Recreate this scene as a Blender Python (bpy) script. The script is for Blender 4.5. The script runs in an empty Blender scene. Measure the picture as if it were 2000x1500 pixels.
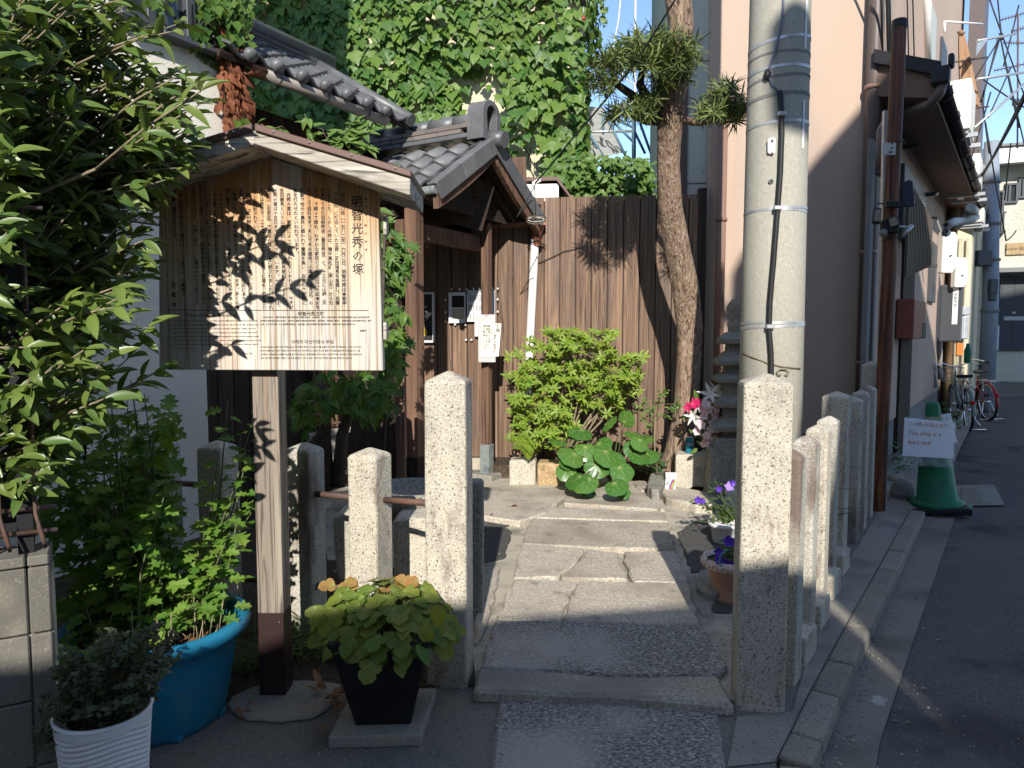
import bpy, bmesh, math, random
import numpy as np
from mathutils import Vector, Matrix

random.seed(7)
RNG = np.random.default_rng(7)
SC = bpy.context.scene
COL = SC.collection
R = math.radians

# ------------------------------------------------------------------ camera, sky, sun, exposure
CAM_H, PITCH, FPX = 1.5, math.atan(100 / 1400), 1400.0
cam_data = bpy.data.cameras.new("camera")
cam = bpy.data.objects.new("camera", cam_data)
COL.objects.link(cam)
cam.location = (0, 0, CAM_H)
cam.rotation_euler = (R(90) - PITCH, 0, 0)
cam_data.sensor_width = 36.0
cam_data.lens = 36.0 * FPX / 2000.0
cam_data.clip_start = 0.05
cam_data.clip_end = 900.0
SC.camera = cam

SUN_DIR = Vector((0.045, 1.0, -0.555)).normalized()      # the way the light travels
SUN_EL = math.asin(-SUN_DIR.z)
world = bpy.data.worlds.new("World")
SC.world = world
world.use_nodes = True
nt = world.node_tree
nt.nodes.clear()
out = nt.nodes.new("ShaderNodeOutputWorld")
bg = nt.nodes.new("ShaderNodeBackground")
sky = nt.nodes.new("ShaderNodeTexSky")
sky.sky_type = 'NISHITA'
sky.sun_disc = False
sky.sun_elevation = SUN_EL
sky.sun_rotation = math.pi + math.atan2(SUN_DIR.x, SUN_DIR.y)
sky.altitude = 300
sky.air_density = 0.8
sky.dust_density = 0.05
sky.ozone_density = 1.8
bg.inputs[1].default_value = 0.15
nt.links.new(sky.outputs[0], bg.inputs[0])
nt.links.new(bg.outputs[0], out.inputs[0])

sun_data = bpy.data.lights.new("sun", 'SUN')
sun_data.energy = 3.7
sun_data.angle = R(0.5)
sun_data.color = (1.0, 0.945, 0.86)
sun = bpy.data.objects.new("sun", sun_data)
COL.objects.link(sun)
sun.rotation_euler = SUN_DIR.to_track_quat('-Z', 'Y').to_euler()
sun.location = (-1, -8, 12)

SC.view_settings.view_transform = 'Standard'
SC.view_settings.look = 'None'
SC.view_settings.gamma = 1.0
SC.view_settings.use_curve_mapping = False
SC.view_settings.exposure = 0.90
SC.render.engine = 'CYCLES'
SC.cycles.use_denoising = True
SC.cycles.max_bounces = 6
SC.cycles.transparent_max_bounces = 12

# ------------------------------------------------------------------ pixel <-> place
CT, ST = math.cos(PITCH), math.sin(PITCH)


def ray(x, y):
    xc, yc = (x - 1000) / FPX, -(y - 750) / FPX
    return Vector((xc, CT + yc * ST, -ST + yc * CT))


def P(x, y, Y):
    d = ray(x, y)
    return Vector((0, 0, CAM_H)) + d * (Y / d.y)


def G(x, y, z=0.0):
    d = ray(x, y)
    return Vector((0, 0, CAM_H)) + d * ((z - CAM_H) / d.z)


def W(x, y, p0, dr):
    """the point of a vertical plane (through p0, running along dr) seen at a pixel"""
    n = Vector((-dr[1], dr[0], 0))
    d = ray(x, y)
    o = Vector((0, 0, CAM_H))
    return o + d * ((Vector((p0[0], p0[1], 0)) - o).dot(n) / d.dot(n))


def px(p):
    q = Vector(p) - Vector((0, 0, CAM_H))
    zc = q.y * CT - q.z * ST
    yc = q.y * ST + q.z * CT
    return (1000 + FPX * q.x / zc, 750 - FPX * yc / zc)


UF, VF = Vector((0.9934, -0.1149, 0)), Vector((0.1149, 0.9934, 0))      # plot front and the way in
HA, HB = Vector((0.5, 0.866, 0)), Vector((-0.866, 0.5, 0))              # the old house's grid
AD, AE = Vector((0.5810, 0.8139, 0)), Vector((0.8139, -0.5810, 0))      # along the alley, out from its wall
ZV = Vector((0, 0, 1))


def frame(o, ax, ay, az=None):
    ax, ay = Vector(ax).normalized(), Vector(ay).normalized()
    az = ax.cross(ay).normalized() if az is None else Vector(az).normalized()
    m = Matrix.Identity(4)
    for i in range(3):
        m[i][0], m[i][1], m[i][2], m[i][3] = ax[i], ay[i], az[i], o[i]
    return m


# ------------------------------------------------------------------ mesh builder
class MB:
    def __init__(self, M=None):
        self.v, self.f, self.sm, self.mi = [], [], [], []
        self.M = M
        self.cur = 0

    def add(self, vs, fs, smooth=False, M=None):
        n = len(self.v)
        T = M if M is not None else self.M
        if M is not None and self.M is not None:
            T = self.M @ M
        for p in vs:
            p = Vector(p)
            self.v.append(T @ p if T is not None else p)
        for f in fs:
            self.f.append(tuple(i + n for i in f))
            self.sm.append(smooth)
            self.mi.append(self.cur)
        return self

    def box(self, c, s, M=None):
        x, y, z = s[0] / 2, s[1] / 2, s[2] / 2
        vs = [(c[0] + a * x, c[1] + b * y, c[2] + d * z) for d in (-1, 1) for b in (-1, 1) for a in (-1, 1)]
        return self.add(vs, [(0, 2, 3, 1), (4, 5, 7, 6), (0, 1, 5, 4), (2, 6, 7, 3), (0, 4, 6, 2), (1, 3, 7, 5)], False, M)

    def hexa(self, lo, hi, M=None):
        """lo, hi: four corners each, counter-clockwise seen from above"""
        return self.add(list(lo) + list(hi), [(3, 2, 1, 0), (4, 5, 6, 7), (0, 1, 5, 4), (1, 2, 6, 5), (2, 3, 7, 6), (3, 0, 4, 7)], False, M)

    def extr(self, poly, off, M=None, smooth=False):
        """a polygon of 3-D points pushed along off"""
        n = len(poly)
        poly = [Vector(p) for p in poly]
        o = Vector(off)
        vs = poly + [p + o for p in poly]
        fs = [tuple(range(n - 1, -1, -1)), tuple(range(n, 2 * n))]
        self.add(vs, fs, False, M)
        k = len(self.v) - 2 * n
        for i in range(n):
            j = (i + 1) % n
            self.f.append((k + i, k + j, k + n + j, k + n + i))
            self.sm.append(smooth)
            self.mi.append(self.cur)
        return self

    def tube(self, pts, r, n=8, cap=True, M=None):
        pts = [Vector(p) for p in pts]
        if not hasattr(r, '__len__'):
            r = [r] * len(pts)
        vs, fs = [], []
        up = None
        for i, p in enumerate(pts):
            a, b = pts[max(i - 1, 0)], pts[min(i + 1, len(pts) - 1)]
            t = (b - a)
            t = t.normalized() if t.length > 1e-9 else Vector((0, 0, 1))
            if up is None:
                up = Vector((0, 0, 1)) if abs(t.z) < 0.9 else Vector((0, 1, 0))
            s = t.cross(up)
            s = s.normalized() if s.length > 1e-6 else Vector((1, 0, 0))
            up = s.cross(t).normalized()
            for k in range(n):
                an = 2 * math.pi * k / n
                vs.append(p + (s * math.cos(an) + up * math.sin(an)) * r[i])
        for i in range(len(pts) - 1):
            for k in range(n):
                a, b = i * n + k, i * n + (k + 1) % n
                fs.append((a, b, b + n, a + n))
        self.add(vs, fs, True, M)
        if cap:
            k = len(self.v) - len(vs)
            self.f.append(tuple(k + i for i in range(n - 1, -1, -1)))
            self.f.append(tuple(k + len(vs) - n + i for i in range(n)))
            self.sm += [False, False]
            self.mi += [self.cur] * 2
        return self

    def lathe(self, prof, n=24, M=None, a0=0.0, a1=2 * math.pi, smooth=True):
        """prof: (r, z) from bottom to top"""
        vs, fs = [], []
        full = abs(a1 - a0 - 2 * math.pi) < 1e-6
        m = n if full else n + 1
        for (r, z) in prof:
            for k in range(m):
                an = a0 + (a1 - a0) * k / n
                vs.append((r * math.cos(an), r * math.sin(an), z))
        for i in range(len(prof) - 1):
            for k in range(n):
                a, b = i * m + k, i * m + (k + 1) % m
                fs.append((a, b, b + m, a + m))
        return self.add(vs, fs, smooth, M)

    def ball(self, c, r, n=10, m=7, jit=0.0, rnd=None):
        r = (r, r, r) if not hasattr(r, '__len__') else r
        prof = []
        vs, fs = [], []
        for i in range(m + 1):
            th = math.pi * i / m
            for k in range(n):
                an = 2 * math.pi * k / n
                q = 1.0 + (rnd.uniform(-jit, jit) if rnd and 0 < i < m else 0)
                vs.append((c[0] + r[0] * q * math.sin(th) * math.cos(an), c[1] + r[1] * q * math.sin(th) * math.sin(an), c[2] - r[2] * q * math.cos(th)))
        for i in range(m):
            for k in range(n):
                a, b = i * n + k, i * n + (k + 1) % n
                fs.append((a, b, b + n, a + n))
        return self.add(vs, fs, True)

    def mesh(self, name, mats, bevel=0.0, seg=1, weld=False):
        me = bpy.data.meshes.new(name)
        me.from_pydata([tuple(p) for p in self.v], [], self.f)
        for m in mats:
            me.materials.append(m)
        me.polygons.foreach_set("use_smooth", self.sm)
        if len(mats) > 1:
            me.polygons.foreach_set("material_index", self.mi)
        if bevel or weld:
            bm = bmesh.new()
            bm.from_mesh(me)
            if weld:
                bmesh.ops.remove_doubles(bm, verts=bm.verts, dist=1e-5)
            if bevel:
                es = [e for e in bm.edges if len(e.link_faces) == 2 and e.calc_face_angle(0) > 0.45]
                bmesh.ops.bevel(bm, geom=es, offset=bevel, offset_type='OFFSET', segments=seg, profile=0.5, affect='EDGES', clamp_overlap=True)
            bm.to_mesh(me)
            bm.free()
        me.update()
        return me


WM = {}


def link(o, parent=None):
    COL.objects.link(o)
    WM[o.name] = Matrix.Identity(4)
    if parent is not None:
        o.parent = parent
        o.matrix_parent_inverse = WM[parent.name].inverted()
    return o


def tag(o, label=None, cat=None, group=None, kind=None):
    if label:
        o['label'] = label
    if cat:
        o['category'] = cat
    if group:
        o['group'] = group
    if kind:
        o['kind'] = kind
    return o


def thing(name, label, cat, loc=(0, 0, 0), group=None):
    o = bpy.data.objects.new(name, None)
    o.empty_display_size = 0.1
    COL.objects.link(o)
    o.location = loc
    WM[o.name] = Matrix.Translation(Vector(loc))
    return tag(o, label, cat, group)


def part(name, mb, m, parent=None, bevel=0.0, seg=1, label=None, kind=None, weld=False):
    mats = m if isinstance(m, (list, tuple)) else [m]
    o = bpy.data.objects.new(name, mb.mesh(name, mats, bevel, seg, weld))
    link(o, parent)
    if label:
        o['label'] = label
    if kind:
        o['kind'] = kind
    return o


def solo(name, label, cat, mb, m, bevel=0.0, seg=1, group=None, weld=False):
    """a thing that is one mesh"""
    return tag(part(name, mb, m, None, bevel, seg, weld=weld), label, cat, group)


def struct(name, mb, m, bevel=0.0, seg=1):
    return tag(part(name, mb, m, None, bevel, seg), kind='structure')


def inst(name, me, M, parent):
    o = bpy.data.objects.new(name, me)
    COL.objects.link(o)
    o.parent = parent
    o.matrix_parent_inverse = WM[parent.name].inverted()
    o.matrix_basis = M
    return o


# ------------------------------------------------------------------ leaves
def leaf_grid(L, Wd, nx=2, ny=6, fold=0.25, droop=0.3, shape=None, wave=0.0):
    """blade along +y, facing +z"""
    vs, fs = [], []
    shape = shape or (lambda t: math.sin(math.pi * t ** 0.8) ** 0.9)
    for j in range(ny + 1):
        t = j / ny
        w = Wd * 0.5 * max(shape(t), 0.02)
        for i in range(-nx // 2, nx // 2 + 1):
            s = i / (nx / 2)
            vs.append((s * w, L * t, abs(s) * w * fold - droop * L * t * t + wave * Wd * math.sin(t * 9 + s * 1.5) * abs(s)))
    m = nx + 1
    for j in range(ny):
        for i in range(nx):
            a = j * m + i
            fs.append((a, a + 1, a + m + 1, a + m))
    return np.array(vs, float), fs


def leaf_outline(pts, curve=0.15, fold=0.15, L=1.0):
    """fan round a centre: pts are (x, y) of the outline, starting at the stalk"""
    vs = [(0, 0.42 * L, 0.0)] + [(x * L, y * L, 0) for x, y in pts]
    vs = [(x, y, fold * abs(x) - curve * (y * y + 0.6 * x * x) / L) for x, y, z in vs]
    n = len(pts)
    fs = [(0, 1 + i, 1 + (i + 1) % n) for i in range(n)]
    return np.array(vs, float), fs


def veined(t, tips, base=(0, .05), w=.016, lift=.006, zf=None):
    """the blade t with raised ribs from its base to each tip (material 1)"""
    v, f = t[:2]
    L = max(p[1] for p in v)
    vs, fs = [tuple(p) for p in v], list(f)
    mi = [0] * len(fs)
    for (x, y) in tips:
        n = 3
        pts = []
        for k in range(n + 1):
            q = k / n
            px_, py_ = (base[0] + (x - base[0]) * q) * L, (base[1] + (y - base[1]) * q) * L
            i = min(range(len(v)), key=lambda a: (v[a][0] - px_) ** 2 + (v[a][1] - py_) ** 2)
            ds = sorted(((v[a][0] - px_) ** 2 + (v[a][1] - py_) ** 2, v[a][2]) for a in range(len(v)))[:3]
            wz = [1 / (d + 1e-6) for d, _ in ds]
            pts.append((px_, py_, sum(a * b[1] for a, b in zip(wz, ds)) / sum(wz) + lift * L))
        dx, dy = x - base[0], y - base[1]
        l = math.hypot(dx, dy) or 1
        nx, ny = -dy / l * w * L, dx / l * w * L
        for k in range(n):
            s0, s1 = 1 - .8 * k / n, 1 - .8 * (k + 1) / n
            a, b = pts[k], pts[k + 1]
            o = len(vs)
            vs += [(a[0] - nx * s0, a[1] - ny * s0, a[2]), (a[0] + nx * s0, a[1] + ny * s0, a[2]), (b[0] + nx * s1, b[1] + ny * s1, b[2]), (b[0] - nx * s1, b[1] - ny * s1, b[2])]
            fs.append((o + 3, o + 2, o + 1, o))
            mi.append(1)
    return np.array(vs, float), fs, mi


def place(pos, d, up, s=1.0):
    y = Vector(d).normalized()
    z = Vector(up)
    z = z - y * z.dot(y)
    if z.length < 1e-4:
        z = Vector((0.3, 0.2, 1)) - y * y.dot(Vector((0.3, 0.2, 1)))
    z.normalize()
    x = y.cross(z)
    return Matrix(((x.x * s, y.x * s, z.x * s, pos[0]), (x.y * s, y.y * s, z.y * s, pos[1]), (x.z * s, y.z * s, z.z * s, pos[2]), (0, 0, 0, 1)))


def joined(name, temps, mats_idx, insts, mats, parent, smooth=True, kind='stuff'):
    """insts: (template index, matrix) joined into one mesh"""
    allv, fl, ft, mi = [], [], [], []
    nv = 0
    for k, M in insts:
        v, f = temps[k][:2]
        fm_ = temps[k][2] if len(temps[k]) > 2 else None
        A = np.array(M)
        allv.append(v @ A[:3, :3].T + A[:3, 3])
        for n_f, q in enumerate(f):
            fl.extend(i + nv for i in q)
            ft.append(len(q))
            mi.append(fm_[n_f] if fm_ else mats_idx[k])
        nv += len(v)
    if not allv:
        return None
    V = np.concatenate(allv).astype(np.float32)
    me = bpy.data.meshes.new(name)
    me.vertices.add(len(V))
    me.vertices.foreach_set("co", V.ravel())
    me.loops.add(len(fl))
    me.loops.foreach_set("vertex_index", np.array(fl, np.int32))
    me.polygons.add(len(ft))
    ls = np.concatenate([[0], np.cumsum(ft)[:-1]]).astype(np.int32)
    me.polygons.foreach_set("loop_start", ls)
    me.polygons.foreach_set("loop_total", np.array(ft, np.int32))
    for m in mats:
        me.materials.append(m)
    me.polygons.foreach_set("material_index", np.array(mi, np.int32))
    me.polygons.foreach_set("use_smooth", [smooth] * len(ft))
    me.update(calc_edges=True)
    me.validate()
    o = bpy.data.objects.new(name, me)
    link(o, parent)
    if kind:
        o['kind'] = kind
    return o


def foliage(parent, temps, insts, mats, mats_idx=None, nparts=300, name='leaf', rest='foliage', smooth=True):
    """the nparts instances nearest to the viewer become parts of their own, the rest one mass"""
    mats_idx = mats_idx or [0] * len(temps)

    def key(im):
        p = im[1].translation
        x, y = px(p)
        seen = 0 if (-20 < x < 2020 and -20 < y < 1520) else 1
        return (seen, p.y)
    ins = sorted(insts, key=key)
    mes = []
    for k, tmp in enumerate(temps):
        v, f = tmp[:2]
        me = bpy.data.meshes.new(name)
        me.from_pydata([tuple(p) for p in v], [], f)
        if len(tmp) > 2:
            for m in mats:
                me.materials.append(m)
            me.polygons.foreach_set("material_index", tmp[2])
        else:
            me.materials.append(mats[mats_idx[k]])
        me.polygons.foreach_set("use_smooth", [smooth] * len(f))
        me.update()
        mes.append(me)
    for k, M in ins[:nparts]:
        inst(name, mes[k], M, parent)
    joined(rest, temps, mats_idx, ins[nparts:], mats, parent, smooth)


# ------------------------------------------------------------------ lettering
def text_geo(body, size, space_line=1.0, align='CENTER', valign='TOP', space=1.0, res=1, bold=0.0):
    cu = bpy.data.curves.new("lettering", 'FONT')
    cu.body = body
    cu.size = size
    cu.space_line = space_line
    cu.space_character = space
    cu.align_x = align
    cu.align_y = valign
    cu.resolution_u = res
    cu.offset = bold
    ob = bpy.data.objects.new("lettering", cu)
    COL.objects.link(ob)
    dg = bpy.context.evaluated_depsgraph_get()
    ev = ob.evaluated_get(dg)
    me = ev.to_mesh()
    vs = [Vector(v.co) for v in me.vertices]
    fs = [tuple(p.vertices) for p in me.polygons]
    ev.to_mesh_clear()
    bpy.data.objects.remove(ob)
    bpy.data.curves.remove(cu)
    return vs, fs


VERT = str.maketrans({'(': '︵', ')': '︶', '(': '︵', ')': '︶', '『': '﹃', '』': '﹄', '、': '︑', '。': '︒', '〜': '︴', '「': '﹁', '」': '﹂'})
# ------------------------------------------------------------------ procedural materials
MATS = {}


def mat(name, base, layers=(), rough=0.85, bump=(), vary=0.0, metal=0.0, spec=0.3, rlayers=None, offset=True, trans=0.0, alpha=None, coat=0.0):
    """base colour, then layers mixed over it: (colour, scale, (mx,my,mz), lo, hi, amount, detail, kind); bump: (scale, (m), strength, distance, detail, kind)"""
    m = bpy.data.materials.new(name)
    m.use_nodes = True
    t = m.node_tree
    t.nodes.clear()
    N, L = t.nodes.new, t.links.new
    o = N("ShaderNodeOutputMaterial")
    b = N("ShaderNodeBsdfPrincipled")
    tc = N("ShaderNodeTexCoord")
    oi = N("ShaderNodeObjectInfo")
    vec = tc.outputs['Object']
    if offset:
        sc = N("ShaderNodeVectorMath"); sc.operation = 'SCALE'
        cx = N("ShaderNodeCombineXYZ")
        for i in range(3):
            L(oi.outputs['Random'], cx.inputs[i])
        L(cx.outputs[0], sc.inputs[0]); sc.inputs['Scale'].default_value = 13.7
        ad = N("ShaderNodeVectorMath"); ad.operation = 'ADD'
        L(vec, ad.inputs[0]); L(sc.outputs[0], ad.inputs[1])
        vec = ad.outputs[0]

    def tex(scale, mm, detail, kind):
        mp = N("ShaderNodeMapping")
        mp.inputs['Scale'].default_value = mm
        L(vec, mp.inputs['Vector'])
        if kind == 'voronoi':
            x = N("ShaderNodeTexVoronoi"); x.inputs['Scale'].default_value = scale
            L(mp.outputs[0], x.inputs['Vector'])
            return x.outputs['Distance']
        if kind == 'cell':
            x = N("ShaderNodeTexVoronoi"); x.inputs['Scale'].default_value = scale
            L(mp.outputs[0], x.inputs['Vector'])
            s = N("ShaderNodeSeparateColor"); L(x.outputs['Color'], s.inputs[0])
            return s.outputs[0]
        if kind == 'wave':
            x = N("ShaderNodeTexWave"); x.inputs['Scale'].default_value = scale
            x.inputs['Distortion'].default_value = 6.0; x.inputs['Detail'].default_value = detail; x.inputs['Detail Scale'].default_value = 1.2
            L(mp.outputs[0], x.inputs['Vector'])
            return x.outputs['Fac']
        x = N("ShaderNodeTexNoise"); x.inputs['Scale'].default_value = scale; x.inputs['Detail'].default_value = detail
        if kind == 'soft':
            x.inputs['Roughness'].default_value = 0.35
        elif kind == 'hard':
            x.inputs['Roughness'].default_value = 0.75
        if kind == 'warp':
            x.inputs['Distortion'].default_value = 1.5
        L(mp.outputs[0], x.inputs['Vector'])
        return x.outputs['Fac']

    rgb = N("ShaderNodeRGB"); rgb.outputs[0].default_value = (*base, 1)
    col = rgb.outputs[0]

    def mixin(col, fac, c):
        mx = N("ShaderNodeMix"); mx.data_type = 'RGBA'
        L(fac, mx.inputs[0]); L(col, mx.inputs[6]); mx.inputs[7].default_value = (*c, 1)
        return mx.outputs[2]

    for ly in layers:
        c, scale, mm, lo, hi, amt, det, kind = (list(ly) + [2.0, 'noise'])[:8] if len(ly) == 6 else (list(ly) + ['noise'])[:8]
        if kind == 'island':
            g = N("ShaderNodeNewGeometry")
            a = N("ShaderNodeMath"); a.operation = 'ADD'; L(g.outputs['Random Per Island'], a.inputs[0]); L(oi.outputs['Random'], a.inputs[1])
            fr = N("ShaderNodeMath"); fr.operation = 'FRACT'; L(a.outputs[0], fr.inputs[0])
            f = fr.outputs[0]
        elif kind == 'height':
            s = N("ShaderNodeSeparateXYZ"); L(tc.outputs['Object'], s.inputs[0]); f = s.outputs[2]
        else:
            f = tex(scale, mm, det, kind)
        mr = N("ShaderNodeMapRange"); mr.interpolation_type = 'SMOOTHSTEP'
        L(f, mr.inputs[0])
        mr.inputs[1].default_value, mr.inputs[2].default_value = min(lo, hi), max(lo, hi)
        mr.inputs[3].default_value, mr.inputs[4].default_value = (0, amt) if hi > lo else (amt, 0)
        col = mixin(col, mr.outputs[0], c)
    if vary:
        hv = N("ShaderNodeHueSaturation")
        mr = N("ShaderNodeMapRange"); L(oi.outputs['Random'], mr.inputs[0])
        mr.inputs[3].default_value, mr.inputs[4].default_value = 1 - vary, 1 + vary
        L(mr.outputs[0], hv.inputs['Value']); L(col, hv.inputs['Color'])
        col = hv.outputs[0]
    L(col, b.inputs['Base Color'])
    b.inputs['Roughness'].default_value = rough
    b.inputs['Metallic'].default_value = metal
    b.inputs['Specular IOR Level'].default_value = spec
    if coat:
        b.inputs['Coat Weight'].default_value = coat
        b.inputs['Coat Roughness'].default_value = 0.15
    nrm = None
    for bp in bump:
        scale, mm, st, dist, det, kind = (list(bp) + ['noise'])[:6]
        f = tex(scale, mm, det, kind)
        bn = N("ShaderNodeBump")
        bn.inputs['Strength'].default_value = st
        bn.inputs['Distance'].default_value = dist
        L(f, bn.inputs['Height'])
        if nrm is not None:
            L(nrm, bn.inputs['Normal'])
        nrm = bn.outputs[0]
    if nrm is not None:
        L(nrm, b.inputs['Normal'])
    sh = b.outputs[0]
    if trans:
        tr = N("ShaderNodeBsdfTranslucent")
        hs = N("ShaderNodeHueSaturation"); hs.inputs['Value'].default_value = 1.6; hs.inputs['Saturation'].default_value = 1.15; hs.inputs['Hue'].default_value = 0.485
        L(col, hs.inputs['Color']); L(hs.outputs[0], tr.inputs[0])
        ms = N("ShaderNodeMixShader"); ms.inputs[0].default_value = trans
        L(sh, ms.inputs[1]); L(tr.outputs[0], ms.inputs[2])
        sh = ms.outputs[0]
    if alpha is not None:
        tp = N("ShaderNodeBsdfTransparent")
        ms = N("ShaderNodeMixShader"); ms.inputs[0].default_value = alpha
        L(tp.outputs[0], ms.inputs[1]); L(sh, ms.inputs[2])
        sh = ms.outputs[0]
    L(sh, o.inputs['Surface'])
    MATS[name] = m
    return m


I3 = (1, 1, 1)
M_GRAN = mat("granite", (0.47, 0.43, 0.35), [
    ((0.30, 0.28, 0.24), 9, I3, .45, .75, .6, 4), ((0.62, 0.57, 0.47), 110, I3, .52, .62, .8, 2), ((0.085, 0.08, 0.07), 112, I3, .58, .66, .85, 2),
    ((0.15, 0.10, 0.08), 5.5, (1, 1, .28), .50, .68, .85, 7, 'hard'), ((0.20, 0.19, 0.16), 2.5, (1, 1, .6), .52, .75, .5, 5)], .9, [(120, I3, .5, .004, 3), (30, I3, .25, .006, 3)])
M_GRAN2 = mat("granite_mossy", (0.42, 0.40, 0.34), [
    ((0.62, 0.58, 0.50), 100, I3, .52, .62, .7, 2), ((0.08, 0.075, 0.07), 140, I3, .58, .66, .85, 2),
    ((0.13, 0.085, 0.07), 6, (1, 1, .3), .50, .68, .85, 5), ((0.06, 0.06, 0.05), 4, (1, 1, .6), .60, .8, .6, 5)], .92, [(120, I3, .55, .004, 3), (30, I3, .3, .006, 3)])
M_STONE = mat("old_stone", (0.24, 0.23, 0.20), [
    ((0.38, 0.36, 0.32), 60, I3, .5, .65, .7, 3), ((0.07, 0.07, 0.06), 80, I3, .55, .66, .8, 3), ((0.10, 0.11, 0.07), 5, I3, .55, .75, .6, 5)], .95, [(50, I3, .7, .008, 4)])
M_SLAB = mat("paving_granite", (0.40, 0.352, 0.28), [
    ((0.60, 0.55, 0.46), 55, (1, 1.6, 1), .50, .62, .7, 3), ((0.16, 0.15, 0.135), 75, (1, 1.5, 1), .56, .64, .8, 3),
    ((0.24, 0.205, 0.165), 2.4, I3, .46, .70, .75, 6), ((0.16, 0.14, 0.115), 7, I3, .58, .72, .6, 5)], .9, [(70, I3, .5, .004, 4), (8, I3, .3, .02, 4)], vary=.10)
M_SLABDK = mat("paving_granite_worn", (0.30, 0.275, 0.235), [
    ((0.50, 0.48, 0.44), 48, (1, 1.4, 1), .52, .60, .8, 3), ((0.05, 0.05, 0.05), 62, (1, 1.3, 1), .44, .60, .9, 5, 'hard'),
    ((0.40, 0.37, 0.32), 1.5, I3, .46, .66, .8, 5)], .9, [(60, I3, .6, .006, 4)])
M_MORTAR = mat("mortar", (0.42, 0.38, 0.30), [((0.24, 0.22, 0.18), 6, I3, .45, .7, .7, 5), ((0.12, 0.11, 0.09), 3, I3, .56, .70, .6, 6)], .95, [(90, I3, .5, .005, 4)])
M_PAVE = mat("pavement_concrete", (0.195, 0.175, 0.145), [
    ((0.26, 0.25, 0.23), 120, I3, .58, .70, .7, 2), ((0.04, 0.04, 0.04), 90, I3, .55, .68, .6, 3), ((0.27, 0.235, 0.19), 1.4, I3, .52, .74, .6, 5),
    ((0.06, 0.058, 0.055), 2.3, I3, .55, .75, .6, 5)], .92, [(160, I3, .6, .004, 3)])
M_FOOT = mat("footway_concrete", (0.28, 0.255, 0.21), [
    ((0.15, 0.14, 0.125), 3, I3, .45, .7, .7, 6), ((0.38, 0.37, 0.34), 90, I3, .56, .68, .5, 3), ((0.10, 0.095, 0.08), 60, I3, .6, .7, .6, 3)], .93, [(110, I3, .5, .004, 4)])
M_KERB = mat("kerb_concrete", (0.25, 0.225, 0.18), [((0.36, 0.33, 0.28), 110, I3, .55, .66, .6, 3), ((0.09, 0.08, 0.07), 70, I3, .56, .68, .7, 3), ((0.13, 0.12, 0.10), 3, I3, .5, .75, .6, 5)], .93, [(110, I3, .6, .004, 4)], vary=.12)
M_GUTTER = mat("gutter_concrete", (0.20, 0.185, 0.155), [((0.09, 0.085, 0.075), 2.5, I3, .45, .7, .7, 6), ((0.26, 0.24, 0.2), 100, I3, .56, .68, .6, 3), ((0.45, 0.43, 0.40), 6, I3, .70, .74, .7, 6)], .93, [(120, I3, .5, .004, 4)])
M_ASPH = mat("asphalt", (0.095, 0.090, 0.086), [((0.19, 0.19, 0.185), 110, I3, .56, .68, .8, 3), ((0.02, 0.02, 0.022), 120, I3, .55, .7, .7, 3), ((0.125, 0.118, 0.11), 0.9, I3, .48, .7, .7, 6), ((.035, .035, .037), 1.7, I3, .54, .66, .75, 6), ((.17, .155, .135), 2.6, I3, .60, .72, .6, 6), ((.3, .3, .29), 60, I3, .76, .79, .8, 2)], .9, [(180, I3, .8, .006, 3)])
M_TAR = mat("asphalt_patch", (0.075, 0.073, 0.07), [((0.2, 0.19, 0.17), 130, I3, .57, .66, .8, 3), ((0.02, 0.02, 0.02), 100, I3, .55, .65, .7, 3)], .92, [(130, I3, .8, .008, 3)])
M_SOIL = mat("soil", (0.07, 0.052, 0.036), [((0.14, 0.10, 0.065), 45, I3, .5, .7, .8, 4), ((0.02, 0.016, 0.012), 60, I3, .5, .7, .7, 4)], 1.0, [(60, I3, 1, .02, 4)])
M_SANDST = mat("tan_stone", (0.36, 0.25, 0.13), [((0.52, 0.42, 0.27), 40, I3, .5, .66, .7, 4), ((0.16, 0.10, 0.06), 12, I3, .55, .7, .6, 5)], .95, [(50, I3, .6, .006, 4)])

GZ = (1, 1, .06)
GX = (.06, 1, 1)
M_FENCE = mat("charred_cedar", (0.16, 0.102, 0.070), [
    ((0.275, 0.178, 0.117), 22, (1, 1, .035), .42, .66, .9, 5, 'warp'), ((0.036, 0.024, 0.020), 60, (1, 1, .02), .52, .66, .75, 4, 'warp'),
    ((0.10, 0.090, 0.084), 2, (1, 1, .4), .5, .75, .45, 4)], .75, [(60, (1, 1, .03), .35, .003, 4)], vary=.22, spec=.25)
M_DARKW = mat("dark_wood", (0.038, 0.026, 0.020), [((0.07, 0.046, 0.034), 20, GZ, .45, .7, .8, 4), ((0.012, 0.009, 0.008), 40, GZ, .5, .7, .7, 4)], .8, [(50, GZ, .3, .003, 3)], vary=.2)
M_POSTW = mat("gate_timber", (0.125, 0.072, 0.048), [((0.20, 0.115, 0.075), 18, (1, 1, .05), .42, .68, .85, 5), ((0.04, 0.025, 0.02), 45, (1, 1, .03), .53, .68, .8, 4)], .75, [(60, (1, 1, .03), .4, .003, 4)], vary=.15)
M_WOODPOLE = mat("stained_log", (0.13, 0.052, 0.028), [((0.30, 0.125, 0.055), 10, (1, 1, .10), .50, .66, .9, 5, 'warp'), ((0.03, 0.016, 0.012), 14, (1, 1, .07), .48, .66, .9, 5, 'warp')], .6, [(40, (1, 1, .06), .4, .004, 4)])
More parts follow.
